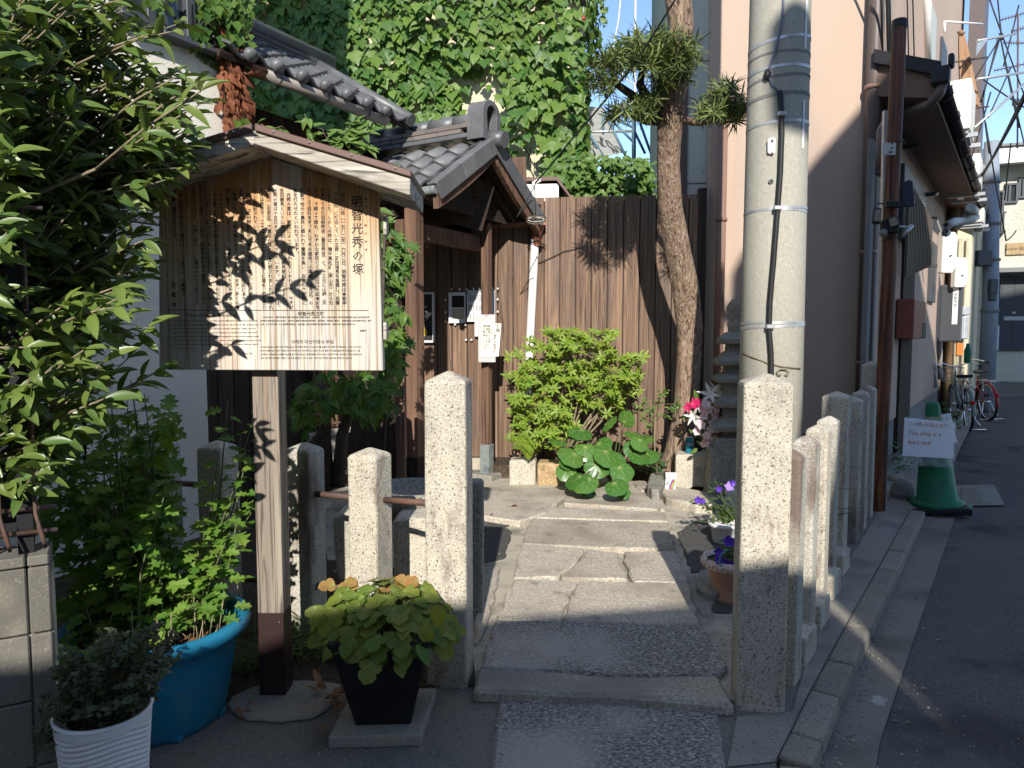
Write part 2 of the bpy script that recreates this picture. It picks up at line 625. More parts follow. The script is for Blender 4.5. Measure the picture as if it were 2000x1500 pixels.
M_BOARD = mat("sign_board_wood", (0.58, 0.47, 0.33), [
    ((0.52, 0.24, 0.075), 1.25, (1, 1, 1), 1.76, 2.06, .92, 2, 'height'),
    ((0.50, 0.485, 0.455), 1.25, (1, 1, 1), 1.92, 1.46, .95, 2, 'height'),
    ((0.52, 0.20, 0.05), 2.6, (1.0, 1, .30), .56, .74, .85, 4),
    ((0.72, 0.60, 0.42), 36, (1, 1, .03), .48, .68, .55, 5, 'warp'), ((0.24, 0.16, 0.095), 74, (1, 1, .014), .50, .64, .75, 4, 'warp'),
    ((0.13, 0.125, 0.12), 26, (1, 1, .06), .58, .70, .65, 5), ((0.80, 0.77, 0.71), 7, (1, 1, .12), .60, .74, .6, 4)], .72, [(80, (1, 1, .015), .35, .002, 4)], offset=False)
M_GREYW = mat("weathered_wood", (0.38, 0.345, 0.295), [((0.58, 0.54, 0.47), 20, (.05, 1, 1), .45, .66, .8, 5, 'warp'), ((0.085, 0.075, 0.068), 34, (.05, 1, 1), .50, .62, .92, 5, 'warp'), ((0.45, 0.30, 0.14), 7, (.1, 1, 1), .62, .74, .6, 4)], .85, [(60, (.03, 1, 1), .5, .003, 4)])
M_SIGNPOST = mat("sign_post_wood", (0.235, 0.195, 0.155), [((0.36, 0.31, 0.25), 26, (1, 1, .03), .45, .66, .8, 5), ((0.40, 0.22, 0.11), 12, (1, 1, .07), .52, .70, .7, 4), ((0.07, 0.06, 0.052), 44, (1, 1, .03), .50, .62, .9, 5, 'warp')], .85, [(60, (1, 1, .03), .5, .003, 4)])
M_SIGNBASE = mat("sign_post_dark_paint", (0.032, 0.016, 0.015), [((0.055, 0.026, 0.022), 20, (1, 1, .05), .5, .7, .7, 4), ((.5, .5, .5), 80, I3, .76, .78, .8, 2)], .5, [(60, (1, 1, .05), .2, .002, 3)])
M_CAP = mat("brown_metal_cap", (0.115, 0.058, 0.045), [((0.16, 0.10, 0.085), 5, I3, .5, .75, .5, 4)], .5, (), spec=.4)
M_INK = mat("sign_ink", (0.028, 0.025, 0.022), [((0.05, 0.04, 0.03), 12, I3, .5, .8, .4, 4)], .7)
M_INKGREY = mat("sign_small_ink", (0.055, 0.052, 0.05), rough=.8)
M_CREAMW = mat("cream_stucco", (0.74, 0.71, 0.62), [((0.60, 0.56, 0.47), 1.2, (1, 1, .5), .5, .8, .4, 5), ((.42, .30, .18), 7, (1, 1, .04), .70, .80, .35, 4)], .9, [(95, I3, .55, .006, 2)])
M_BEIGEW = mat("beige_wall", (0.60, 0.53, 0.38), [((0.45, 0.40, 0.29), 2, I3, .5, .75, .6, 5)], .95, [(40, I3, .4, .006, 4)])
M_PINK = mat("pink_stucco", (0.475, 0.360, 0.285), [((0.505, 0.39, 0.315), 150, I3, .5, .7, .6, 2), ((0.40, 0.30, 0.24), 0.8, (1, 1, .5), .50, .78, .5, 5), ((0.40, 0.32, 0.27), 5, (1, 1, .05), .52, .74, .5, 5), ((0.36, 0.30, 0.26), 1.6, (1, 1, .25), .54, .66, .45, 6)], .93, [(120, I3, .8, .006, 2)], offset=False)
M_GREYST = mat("grey_foundation", (0.20, 0.20, 0.195), [((0.12, 0.12, 0.115), 3, I3, .5, .75, .6, 5)], .95, [(80, I3, .5, .005, 3)])
M_TILE = mat("kawara_tile", (0.115, 0.118, 0.124), [((0.20, 0.20, 0.205), 4, I3, .48, .74, .6, 4), ((0.05, 0.05, 0.052), 16, I3, .56, .72, .5, 4)], .42, [(60, I3, .12, .003, 3)], vary=.18, spec=.5)
M_TILEBR = mat("kawara_tile_brownish", (0.17, 0.145, 0.13), [((0.10, 0.10, 0.10), 6, I3, .5, .7, .6, 4)], .5, (), vary=.2, spec=.4)
M_PIPEW = mat("white_pipe", (0.62, 0.60, 0.585), [((0.6, 0.55, 0.5), 5, (1, 1, .2), .6, .8, .4, 4)], .4)
M_PIPEBR = mat("brown_pipe", (0.245, 0.145, 0.11), [((0.30, 0.19, 0.15), 4, (1, 1, .2), .5, .75, .4, 4)], .42, spec=.4)
M_PIPEGREY = mat("grey_gutter", (0.30, 0.27, 0.245), [((0.38, 0.35, 0.32), 4, I3, .5, .75, .5, 4)], .4, spec=.4)
M_COPPER = mat("copper_pipe", (0.24, 0.095, 0.055), [((0.10, 0.05, 0.035), 12, I3, .5, .7, .6, 4)], .45, metal=.4)
M_PATINA = mat("patina_shoe", (0.20, 0.23, 0.22), [((0.10, 0.12, 0.13), 14, I3, .48, .66, .8, 4), ((0.26, 0.15, 0.09), 12, (1, 1, .5), .58, .68, .7, 4)], .8, [(50, I3, .3, .003, 3)])
M_CONC = mat("pole_concrete", (0.375, 0.36, 0.305), [((0.47, 0.455, 0.39), 60, (1, 1, .5), .5, .68, .6, 3), ((0.26, 0.25, 0.20), 90, I3, .56, .68, .7, 3), ((0.30, 0.285, 0.235), 2.5, (1, 1, .18), .5, .72, .6, 5)], .92, [(100, I3, .4, .003, 3)])
M_RUST = mat("rusty_iron", (0.10, 0.062, 0.052), [((0.17, 0.085, 0.05), 22, I3, .5, .68, .7, 4), ((0.22, 0.20, 0.19), 40, I3, .62, .74, .5, 3)], .65, [(60, I3, .3, .002, 3)])
M_STEEL = mat("galvanised_steel", (0.48, 0.50, 0.51), [((0.36, 0.38, 0.40), 12, I3, .5, .7, .5, 3)], .45, metal=.6)
M_CHROME = mat("chrome", (0.75, 0.75, 0.76), rough=.18, metal=1.0)
M_BLACK = mat("black_plastic", (0.016, 0.016, 0.018), rough=.5)
M_CABLE = mat("black_cable", (0.02, 0.02, 0.021), rough=.5)
M_RUBBER = mat("tyre_rubber", (0.018, 0.018, 0.018), rough=.85)
M_PBLACK = mat("black_planter", (0.010, 0.010, 0.011), [((0.03, 0.03, 0.03), 30, I3, .6, .75, .5, 3)], .42, (), spec=.4)
M_PBLUE = mat("blue_planter", (0.012, 0.185, 0.31), [((0.10, 0.20, 0.24), 7, (1, 1, .4), .54, .72, .55, 5), ((0.02, 0.24, 0.42), 3, I3, .5, .75, .6, 4), ((0.10, 0.28, 0.36), 50, I3, .68, .76, .4, 3)], .45, (), spec=.45)
M_PWHITE = mat("white_planter", (0.66, 0.645, 0.66), [((0.42, 0.40, 0.38), 6, I3, .6, .8, .4, 5)], .55)
M_TERRA = mat("terracotta_pot", (0.40, 0.22, 0.15), [((0.52, 0.34, 0.26), 6, I3, .5, .75, .6, 4)], .75)
M_TERRAPALE = mat("pale_pot", (0.62, 0.50, 0.44), [((0.48, 0.36, 0.30), 8, I3, .5, .75, .5, 4)], .75)
M_CONE = mat("green_cone", (0.008, 0.155, 0.068), [((0.02, 0.22, 0.10), 4, I3, .5, .75, .5, 4), ((0.03, 0.09, 0.055), 16, I3, .54, .68, .65, 5), ((0.12, 0.22, 0.16), 30, (1, 1, .3), .62, .72, .5, 4)], .5, (), spec=.35)
M_MATGREEN = mat("green_mat", (0.06, 0.35, 0.22), rough=.8)
M_WHITE = mat("white_paint", (0.78, 0.77, 0.74), [((0.62, 0.60, 0.55), 4, I3, .55, .8, .4, 4)], .6)
M_PAPER = mat("paper", (0.80, 0.775, 0.68), [((0.70, 0.66, 0.56), 12, I3, .5, .8, .4, 4)], .8)
M_PAPERW = mat("white_paper", (0.72, 0.73, 0.74), rough=.7)
M_PANEL = mat("pale_green_siding", (0.50, 0.52, 0.46), [((0.42, 0.44, 0.40), 2, I3, .5, .75, .4, 4)], .6)
M_GLASS = mat("dark_window_glass", (0.03, 0.035, 0.042), rough=.06, spec=.8)
M_FRAMEDK = mat("dark_window_frame", (0.06, 0.066, 0.075), rough=.45)
M_ORANGE = mat("orange_ink", (0.50, 0.17, 0.04), rough=.7)
M_SLATE = mat("notice_plate_grey", (0.46, 0.46, 0.46), rough=.45)
M_RED = mat("red_paint", (0.35, 0.018, 0.022), rough=.35, coat=.4)
M_BIKEGREEN = mat("sage_paint", (0.17, 0.23, 0.20), rough=.35, coat=.4)
M_REFLECT = mat("red_reflector", (0.55, 0.01, 0.01), rough=.2)
M_BRICKBR = mat("letterbox_brown", (0.26, 0.085, 0.05), [((.32, .12, .08), 5, I3, .5, .7, .5, 3)], .5)
M_APT = mat("apartment_stucco", (0.50, 0.48, 0.40), [((0.40, 0.38, 0.31), 1.2, I3, .5, .75, .5, 5), ((0.58, 0.56, 0.48), 12, (1, 1, .6), .5, .7, .5, 4)], .93, [(14, I3, .7, .03, 3)])
M_CREAMB = mat("cream_tile_wall", (0.46, 0.42, 0.30), [((0.36, 0.33, 0.24), 8, I3, .5, .7, .5, 4)], .9)
M_ACW = mat("cream_enamel", (0.70, 0.67, 0.60), [((0.6, 0.56, 0.48), 3, I3, .55, .8, .4, 4)], .5)
M_CLOTH = mat("brown_cloth", (0.33, 0.20, 0.12), [((0.26, 0.15, 0.09), 30, (1, 1, .1), .5, .7, .5, 3)], .95)
M_BLUEPOLE = mat("blue_grey_pole", (0.23, 0.27, 0.32), [((0.30, 0.34, 0.38), 6, (1, 1, .3), .5, .7, .6, 4), ((.12, .15, .2), 18, I3, .6, .7, .6, 4)], .6)
M_POLYC = mat("polycarbonate_sheet", (0.60, 0.62, 0.60), [((0.45, 0.42, 0.36), 4, (1, 1, 1), .5, .75, .5, 4)], .5, trans=.4)
M_SLATS = mat("brown_slats", (0.085, 0.070, 0.062), rough=.5)
M_SOFFIT = mat("brown_soffit", (0.16, 0.105, 0.08), rough=.8)

# plants
def leafmat(name, c1, c2, c3, rough=.45, trans=.22, spec=.4, extra=()):
    return mat(name, c1, [(c2, 1, I3, 0.0, 1.0, .9, 2, 'island'), (c3, 7, I3, .55, .78, .6, 3), *extra], rough, (), trans=trans, spec=spec)


M_LOSM = leafmat("osmanthus_leaf", (0.075, 0.135, 0.030), (0.145, 0.200, 0.042), (0.19, 0.22, 0.075), .38, .16, .5)
M_LCHR = leafmat("chrysanthemum_leaf", (0.080, 0.185, 0.026), (0.17, 0.28, 0.040), (0.24, 0.27, 0.055), .6, .32)
M_LBOX = leafmat("boxwood_leaf", (0.055, 0.075, 0.038), (0.095, 0.105, 0.050), (0.12, 0.12, 0.07), .6, .15)
M_LSTRAW = leafmat("geranium_leaf", (0.10, 0.17, 0.022), (0.22, 0.24, 0.035), (0.30, 0.27, 0.045), .6, .28)
M_LYEL = leafmat("yellowing_leaf", (0.34, 0.17, 0.06), (0.36, 0.27, 0.07), (0.25, 0.10, 0.04), .65, .3)
M_LAZA = leafmat("azalea_leaf", (0.13, 0.235, 0.022), (0.235, 0.31, 0.036), (0.32, 0.33, 0.06), .5, .25)
M_LFAR = leafmat("farfugium_leaf", (0.045, 0.130, 0.022), (0.075, 0.17, 0.03), (0.05, 0.12, 0.02), .26, .12, .6, [((0.40, 0.42, 0.10), 70, I3, .70, .74, .9, 1)])
M_LIVY = leafmat("ivy_leaf", (0.050, 0.125, 0.022), (0.135, 0.215, 0.036), (0.15, 0.23, 0.05), .5, .25, .4, [((0.17, 0.20, 0.05), .7, I3, .52, .72, .5, 3)])
M_LPODO = leafmat("podocarpus_leaf", (0.055, 0.088, 0.028), (0.17, 0.215, 0.05), (0.08, 0.11, 0.05), .5, .12)
M_LMAPLE = leafmat("maple_leaf", (0.055, 0.130, 0.022), (0.11, 0.19, 0.028), (0.15, 0.22, 0.035), .5, .3)
M_LHEDGE = leafmat("hedge_leaf", (0.075, 0.150, 0.030), (0.13, 0.21, 0.045), (0.18, 0.24, 0.07), .5, .25)
M_LBELL = leafmat("bellflower_leaf", (0.035, 0.080, 0.022), (0.07, 0.125, 0.03), (0.09, 0.14, 0.03), .5, .2)
M_GRASS = leafmat("grass_blade", (0.045, 0.090, 0.020), (0.10, 0.15, 0.03), (0.13, 0.14, 0.04), .55, .25)
M_DEADV = leafmat("dead_vine", (0.17, 0.060, 0.030), (0.27, 0.10, 0.05), (0.08, 0.03, 0.02), .9, .05)
M_DRY = leafmat("dry_leaf", (0.20, 0.095, 0.042), (0.30, 0.15, 0.06), (0.12, 0.06, 0.03), .7, .15)
M_VEIN = mat("leaf_rib", (0.24, 0.30, 0.09), rough=.55)
M_STEM = mat("green_stem", (0.10, 0.13, 0.05), [((0.16, 0.10, 0.06), 8, I3, .5, .7, .6, 3)], .7)
M_TWIG = mat("pale_twig", (0.24, 0.20, 0.13), [((0.14, 0.11, 0.08), 20, I3, .5, .7, .6, 3)], .85)
M_BARK = mat("podocarpus_bark", (0.24, 0.165, 0.115), [((0.40, 0.30, 0.22), 34, (1, 1, .16), .46, .64, .9, 5, 'warp'), ((0.055, 0.036, 0.026), 42, (1, 1, .13), .52, .64, .9, 5, 'warp'), ((.55, .52, .46), 60, I3, .72, .75, .7, 2)], .95, [(38, (1, 1, .15), 1.0, .02, 5, 'warp')], offset=False)
M_BARKDK = mat("dark_bark", (0.075, 0.055, 0.042), [((0.13, 0.10, 0.08), 30, I3, .5, .7, .7, 4)], .95, [(50, I3, .6, .006, 4)])
M_PETPURP = mat("purple_petal", (0.12, 0.045, 0.42), [((0.30, 0.17, 0.62), 9, I3, .5, .7, .7, 3)], .6, trans=.25)
M_PETLILAC = mat("lilac_petal", (0.42, 0.27, 0.72), rough=.6, trans=.25)
M_PETWHITE = mat("white_petal", (0.78, 0.77, 0.74), rough=.55, trans=.15)
M_PETPINK = mat("pale_pink_petal", (0.76, 0.60, 0.64), [((0.60, 0.22, 0.34), 14, I3, .62, .75, .6, 3)], .55, trans=.15)
M_PETRED = mat("crimson_petal", (0.50, 0.020, 0.11), rough=.5, trans=.15)
# ------------------------------------------------------------------ ground, road, kerb, paving
def sheet(name, pts, m, z=None, kind='structure', parent=None):
    mb = MB()
    mb.add([(p[0], p[1], p[2] if z is None else z) for p in pts], [tuple(range(len(pts)))])
    o = part(name, mb, m, parent)
    if kind and parent is None:
        o['kind'] = kind
    me = o.data
    if me.polygons[0].normal.z < 0:
        me.flip_normals()
    return o


def ccw(pts):
    a = sum(pts[i][0] * pts[(i + 1) % len(pts)][1] - pts[(i + 1) % len(pts)][0] * pts[i][1] for i in range(len(pts)))
    return pts if a > 0 else pts[::-1]


def rough_edge(pts, n, j, rnd):
    out = []
    for i in range(len(pts)):
        a, b = Vector(pts[i]), Vector(pts[(i + 1) % len(pts)])
        d = (b - a)
        k = max(1, int(d.length / n))
        nn = Vector((-d.y, d.x, 0)).normalized() if d.length > 0 else Vector((0, 0, 0))
        for q in range(k):
            p = a + d * (q / k)
            if q:
                p = p + nn * rnd.uniform(-j, j)
            out.append(p)
    return out


rnd = random.Random(3)
sheet("road", [(-300, -300, 0), (300, -300, 0), (300, 300, 0), (-300, 300, 0)], M_ASPH, z=-0.062)

kerb_px = [(1585, 1500), (1606, 1450), (1640, 1363), (1668, 1300), (1700, 1230), (1733, 1160), (1770, 1080), (1807, 1000)]
kerb_in = [Vector((0.78, -3.0, 0)), Vector((0.80, 0.5, 0)), Vector((0.90, 1.6, 0))] + [G(*q) for q in kerb_px]
kend = kerb_in[-1]
far_edge = [kend + AD * t + AE * (-.12 if t > .3 else 0) for t in (.35, 3, 8, 16, 40)]
pave_out = [p for p in kerb_in]
# the raised pavement the plot and the houses stand on
poly = [Vector((-30, -3, 0))] + [p + Vector((-.115, .03, 0)) for p in kerb_in] + far_edge + [Vector((-30, 60, 0))]
mb = MB()
mb.extr([Vector((p.x, p.y, -.3)) for p in ccw(poly)], (0, 0, .3))
struct("pavement", mb, M_PAVE)

# kerb: separate stones
kroot = thing("kerb", None, None)
kroot['kind'] = 'structure'
kp = kerb_in[1:]
seg = []
for i in range(len(kp) - 1):
    d = (kp[i + 1] - kp[i])
    k = max(1, round(d.length / .55))
    for q in range(k):
        seg.append((kp[i] + d * (q / k), kp[i] + d * ((q + 1) / k)))
for a, b in seg:
    d = (b - a).normalized()
    nn = Vector((-d.y, d.x, 0))
    a2, b2 = a + d * .004, b - d * .004
    dz = rnd.uniform(-.003, .004)
    lo = [Vector((p.x, p.y, -.2)) for p in (a2, b2, b2 + nn * .112, a2 + nn * .112)]
    lo[0] -= nn * .012; lo[1] -= nn * .012
    hi = [Vector((p.x, p.y, .006 + dz)) for p in (a2, b2, b2 + nn * .112, a2 + nn * .112)]
    mb = MB().hexa(lo, hi)
    part("kerb_stone", mb, M_KERB, kroot, .012, 2)

# concrete gutter between kerb and asphalt
gut_out = [Vector((1.30, -3, 0)), Vector((1.26, .8, 0)), Vector((1.27, 1.8, 0)), G(1706, 1500), G(1720, 1420), G(1790, 1215), G(1862, 1010), G(1880, 950)]
gut = kerb_in + [kend + AD * .5] + gut_out[::-1]
mb = MB(); mb.add([(p.x, p.y, -.055) for p in ccw(gut)], [tuple(range(len(gut)))])
struct("gutter", mb, M_GUTTER)
# footway strip between the stone posts and the kerb
fw = [G(1548, 1390), G(1576, 1290), G(1614, 1190), G(1665, 1085), G(1716, 1000), G(1760, 955), G(1800, 990)] + [p + Vector((-.118, .03, 0)) for p in kerb_in[::-1][:8]] + [G(1420, 1500), G(1440, 1402)]
mb = MB(); mb.add([(p.x, p.y, .0045) for p in ccw(fw)], [tuple(range(len(fw)))])
struct("footway", mb, M_FOOT)
# joints cut in the footway as narrow proud strips of dirt
# drain cover in the alley
mb = MB(); q = [G(1866, 988, -.05), G(1962, 988, -.05), G(1942, 948, -.05), G(1868, 950, -.05)]
mb.extr([p for p in ccw(q)], (0, 0, .012))
dc = solo("drain_cover", "square concrete drain cover set in the alley beside the green cone", "drain cover", mb, M_FOOT, .006)
mb = MB(); q = [G(1880, 983, -.038), G(1922, 983, -.038), G(1912, 954, -.038), G(1876, 954, -.038)]
mb.extr([p for p in ccw(q)], (0, 0, .006)); part("lid", mb, M_KERB, dc, .003)

# inner yard: mortar ground with set stones
yard = [G(924, 1340), G(1440, 1370), G(1442, 1250), G(1446, 1100), G(1470, 1000), G(1500, 930), G(1340, 900), G(1290, 905), G(990, 925), G(700, 925), G(610, 960), G(640, 1100), G(830, 1130)]
mb = MB(); mb.add([(p.x, p.y, .005) for p in ccw(yard)], [tuple(range(len(yard)))])
struct("yard_ground", mb, M_MORTAR)
dirt = [G(100, 1420), G(420, 1380), G(500, 1352), G(930, 1342), G(925, 1290), G(835, 1120), G(640, 1095), G(615, 955), G(500, 930), G(200, 950), G(-100, 1100)]
mb = MB(); mb.add([(p.x, p.y, .009) for p in ccw(dirt)], [tuple(range(len(dirt)))])
struct("planting_soil", mb, M_SOIL)


def slab(name, pxs, m, z=.03, parent=None, jit=.013, bev=.011, step=.07, th=.06):
    pts = ccw([G(x, y, z) for x, y in pxs])
    pts = rough_edge(pts, step, jit, rnd)
    c = sum(pts, Vector()) / len(pts)
    pts = [p - (p - c).normalized() * .0035 for p in pts]
    mb = MB(); mb.extr([Vector((p.x, p.y, z - th)) for p in pts], (0, 0, th))
    return part(name, mb, m, parent, bev, 1)


path = thing("stone_path", None, None)
path['kind'] = 'structure'
slab("paving_stone", [(972, 1349), (1405, 1376), (1432, 1620), (950, 1620)], M_SLABDK, .014, path, .006)
slab("threshold_stone", [(922, 1349), (1190, 1358), (1437, 1376), (1404, 1318), (1200, 1320), (1100, 1312), (932, 1302)], M_SLAB, .052, path, .005, .014)
slab("paving_stone", [(934, 1303), (1100, 1312), (1200, 1320), (1404, 1317), (1424, 1300), (1367, 1218), (1110, 1212), (966, 1209)], M_SLABDK, .040, path)
slab("paving_stone", [(967, 1210), (1098, 1212), (1104, 1180), (1128, 1134), (1002, 1129)], M_SLAB, .042, path)
slab("paving_stone", [(1100, 1213), (1366, 1218), (1346, 1137), (1236, 1136), (1130, 1134), (1106, 1180)], M_SLAB, .044, path)
slab("paving_stone", [(1002, 1129), (1092, 1126), (1130, 1092), (1142, 1070), (1017, 1062)], M_SLAB, .043, path)
slab("paving_stone", [(1094, 1128), (1226, 1131), (1212, 1096), (1209, 1078), (1144, 1071), (1131, 1094)], M_SLAB, .040, path)
slab("paving_stone", [(1238, 1136), (1345, 1137), (1320, 1074), (1218, 1076), (1222, 1100)], M_SLAB, .044, path)
slab("paving_stone", [(1017, 1061), (1142, 1068), (1320, 1072), (1308, 1020), (1036, 1012)], M_SLAB, .046, path)
slab("paving_stone", [(1037, 1010), (1306, 1018), (1300, 999), (1060, 988)], M_SLAB, .044, path)
slab("paving_stone", [(1100, 982), (1300, 996), (1292, 972), (1250, 944), (1180, 930), (1110, 950)], M_SLAB, .052, path, .012)
slab("paving_stone", [(918, 1004), (1014, 1018), (1068, 1000), (1113, 962), (1110, 953), (920, 950)], M_SLAB, .056, path, .01)
slab("paving_stone", [(932, 1140), (950, 1108), (978, 1106), (968, 1160), (940, 1240), (926, 1255)], M_SLAB, .034, path, .012)
slab("paving_stone", [(1308, 1130), (1358, 1120), (1396, 1165), (1395, 1205), (1372, 1200)], M_FOOT, .020, path, .012)
slab("cobble", [(1362, 1112), (1408, 1104), (1440, 1122), (1440, 1150), (1385, 1156), (1358, 1140)], M_STONE, .075, path, .01, .02, th=.08)
for pxs in ([(1322, 1040), (1352, 1020), (1390, 1012), (1436, 1040), (1440, 1100), (1350, 1118)], [(1383, 1160), (1440, 1150), (1440, 1195), (1396, 1196), (1378, 1180)],
            [(928, 1060), (936, 1040), (985, 1030), (1000, 1040), (985, 1090), (935, 1100)], [(932, 1018), (975, 1014), (1000, 1024), (960, 1036), (930, 1035)]):
    pts = rough_edge(ccw([G(x, y, .012) for x, y in pxs]), .06, .012, rnd)
    mb = MB(); mb.extr([Vector((p.x, p.y, 0)) for p in pts], (0, 0, .013))
    part("asphalt_patch", mb, M_TAR, path)

# concrete footing of the notice board
pts = [G(x, y, .01) for x, y in [(443, 1378), (452, 1362), (490, 1345), (520, 1336), (600, 1330), (668, 1338), (655, 1362), (640, 1385), (610, 1402), (545, 1410), (482, 1406), (462, 1396)]]
pts = rough_edge(ccw(pts), .05, .008, rnd)
mb = MB(); mb.extr([Vector((p.x, p.y, 0)) for p in pts], (0, 0, .016))
struct("footing", mb, M_FOOT, .006)
# strip of bare ground and weeds kerb along the pink house
pts = [G(1700, 950), G(1735, 915), G(1780, 860), G(1850, 800), G(1905, 760), G(1925, 780), G(1888, 850), G(1840, 952), G(1800, 985)]
mb = MB(); mb.add([(p.x, p.y, .007) for p in ccw(pts)], [tuple(range(len(pts)))])
struct("earth_strip", mb, M_FOOT)
# ------------------------------------------------------------------ buildings behind the viewer that shade the street
# (the roofs whose shade edge lies across the path and climbs over the pink house)
hz = lambda w, y: w - y * 0.555          # height that throws the shade line w from depth y
xo = lambda xs, y: xs + .045 * y
Yb = -4.2
h = thing("house_across_street", "low rendered house on the far side of the street behind the viewer", "house", (-4, Yb - 3, 0))
mb = MB()
pts = [(-14, 5.1), (-2.08, 5.1), (-2.05, 1.6), (-1.5, 1.66), (-1.0, 1.86), (-.2, 2.03), (1.55, 2.2)]
mb.extr([Vector((xo(-14, Yb), Yb, -.1)), Vector((xo(1.55, Yb), Yb, -.1))] + [Vector((xo(x, Yb), Yb, hz(w, Yb) - .12)) for x, w in pts[::-1]], (0, -6, 0))
part("wall", mb, M_CREAMW, h)
mb = MB()
for i in range(len(pts) - 1):
    (x0, w0), (x1, w1) = pts[i], pts[i + 1]
    a, b = Vector((xo(x0, Yb), Yb + .0, hz(w0, Yb))), Vector((xo(x1, Yb), Yb + .0, hz(w1, Yb)))
    mb.extr([a, b, b - ZV * .1, a - ZV * .1], (0, -6.3, .3))
part("roof", mb, M_TILE, h)
h = thing("tall_house_across_street", "tall gabled house on the far side of the street behind the viewer", "house", (4, Yb - 4, 0))
pts = [(1.60, 2.5), (1.75, 3.4), (1.86, 4.0), (1.95, 6.3), (2.04, 6.48), (2.72, 7.34), (3.32, 8.0), (4.0, 8.1), (5.0, 8.1), (6.8, 8.2), (7.7, 7.9), (8.0, 8.0), (8.12, 12.3), (10, 12.6), (18, 12.6)]
mb = MB()
mb.extr([Vector((xo(1.60, Yb), Yb - .4, -.1)), Vector((xo(18, Yb), Yb - .4, -.1))] + [Vector((xo(x, Yb), Yb - .4, hz(w, Yb - .4) - .1)) for x, w in pts[::-1]], (0, -7, 0))
part("wall", mb, M_PINK, h)
mb = MB()
for i in range(len(pts) - 1):
    (x0, w0), (x1, w1) = pts[i], pts[i + 1]
    a, b = Vector((xo(x0, Yb), Yb, hz(w0, Yb))), Vector((xo(x1, Yb), Yb, hz(w1, Yb)))
    mb.extr([a, b, b - ZV * .08, a - ZV * .08], (0, -7.5, 0))
part("roof", mb, M_TILE, h)

# ------------------------------------------------------------------ high board fence at the back of the plot
F0 = Vector((0, 7.75, 0))
fy = lambda s: F0 + UF * s


def FW(x, y, off=0.0):
    return W(x, y, F0 - VF * off, UF)


fence = thing("board_fence", "tall dark cedar board fence closing the back of the small yard", "fence", tuple(fy(.6)))
s0, s1, bw = -1.32, 1.86, .167
n = int((s1 - s0) / bw)
fence_h = 2.93
for i in range(n + 1):
    a = s0 + i * bw
    rz = rnd.uniform(-.004, .004)
    w = bw - .010
    M = frame(fy(a) + VF * rz, UF, VF, ZV)
    mb = MB(M)
    mb.box((w / 2, .012, .14 + fence_h / 2 - .07), (w, .024, fence_h - .14))
    part("board", mb, M_FENCE, fence, .004)
mb = MB(frame(fy(s0), UF, VF, ZV))
mb.box(((s1 - s0) / 2 + .08, .035, fence_h / 2 - .01), (s1 - s0 + .16, .02, fence_h - .05))
part("backing", mb, M_DARKW, fence)
mb = MB(frame(fy(s1), UF, VF, ZV))
mb.box((.12, .03, fence_h / 2 + .04), (.09, .09, fence_h + .04)); part("end_post", mb, M_DARKW, fence, .006)
mb = MB(frame(fy(-.9), UF, VF, ZV)); mb.box((1.45, .0, .065), (3.0, .07, .13))
part("concrete_footing", mb, M_MORTAR, fence, .006)

# ------------------------------------------------------------------ old house on the left (white upper wall, dark timber below, tiled eave)
H0 = Vector((-2.12, 5.43, 0))
house = thing("old_house", "old two storey house with cream plaster wall dark boards and grey tiled eave", "house", (-3.5, 6.5, 0))
MH = frame(H0, HA, HB, ZV)              # x along the wall away from the viewer, y into the house


def HW(x, y, off=0.0):
    """in the wall's own frame"""
    return MH.inverted() @ W(x, y, H0 - HB * off, HA)


mb = MB(MH)
le = HW(407, 800).x
mb.box((-3.6 + le / 2, .6, 1.1), (7.2 + le, 1.2, 2.25)); part("wall", mb, M_CREAMW, house, .01)
mb = MB(MH)
mb.box((-3.6, .62, 2.24 + 2.0), (7.2, 1.24, 4.0)); part("wall", mb, M_CREAMW, house, .01)
mb = MB(MH); mb.box((-4.0, .64, 7.9), (6.3, 1.2, 3.4)); part("upper_wall", mb, M_CREAMW, house, .01)
# thin ledge across the plaster
# ground floor boards to the right of the plaster
nb = 17
for i in range(nb):
    x = le + .005 + i * .155
    mb = MB(MH); mb.box((x + .075, .31, 1.15), (.148, .03, 2.3)); part("board", mb, M_DARKW, house, .003)
mb = MB(MH); mb.box((le + 1.35, .36, 1.15), (2.7, .04, 2.3)); part("backing", mb, M_DARKW, house)
# boards under the eave (upper part)
for i in range(16):
    x = .05 + i * .155
    mb = MB(MH); mb.box((x + .075, .45, 2.85), (.149, .03, 1.1)); part("board", mb, M_DARKW, house, .003)
mb = MB(MH); mb.box((1.3, .50, 2.85), (2.6, .05, 1.1)); part("backing", mb, M_DARKW, house)
# lattice screen beside the entrance
for k in range(6):
    mb = MB(MH); mb.box((1.05 + k * .055, .22, 1.05), (.022, .022, .85)); part("lattice_bar", mb, M_POSTW, house)
for k in range(8):
    mb = MB(MH); mb.box((1.19, .215, .66 + k * .105), (.34, .02, .02)); part("lattice_bar", mb, M_POSTW, house)
mb = MB(MH); mb.box((1.2, .2, .58), (.55, .09, .05)); part("sill", mb, M_GREYW, house, .004)
for k in range(5):
    mb = MB(MH); mb.box((.98 + k * .1, .21, .35), (.092, .02, .4)); part("apron_board", mb, M_GREYW, house, .003)

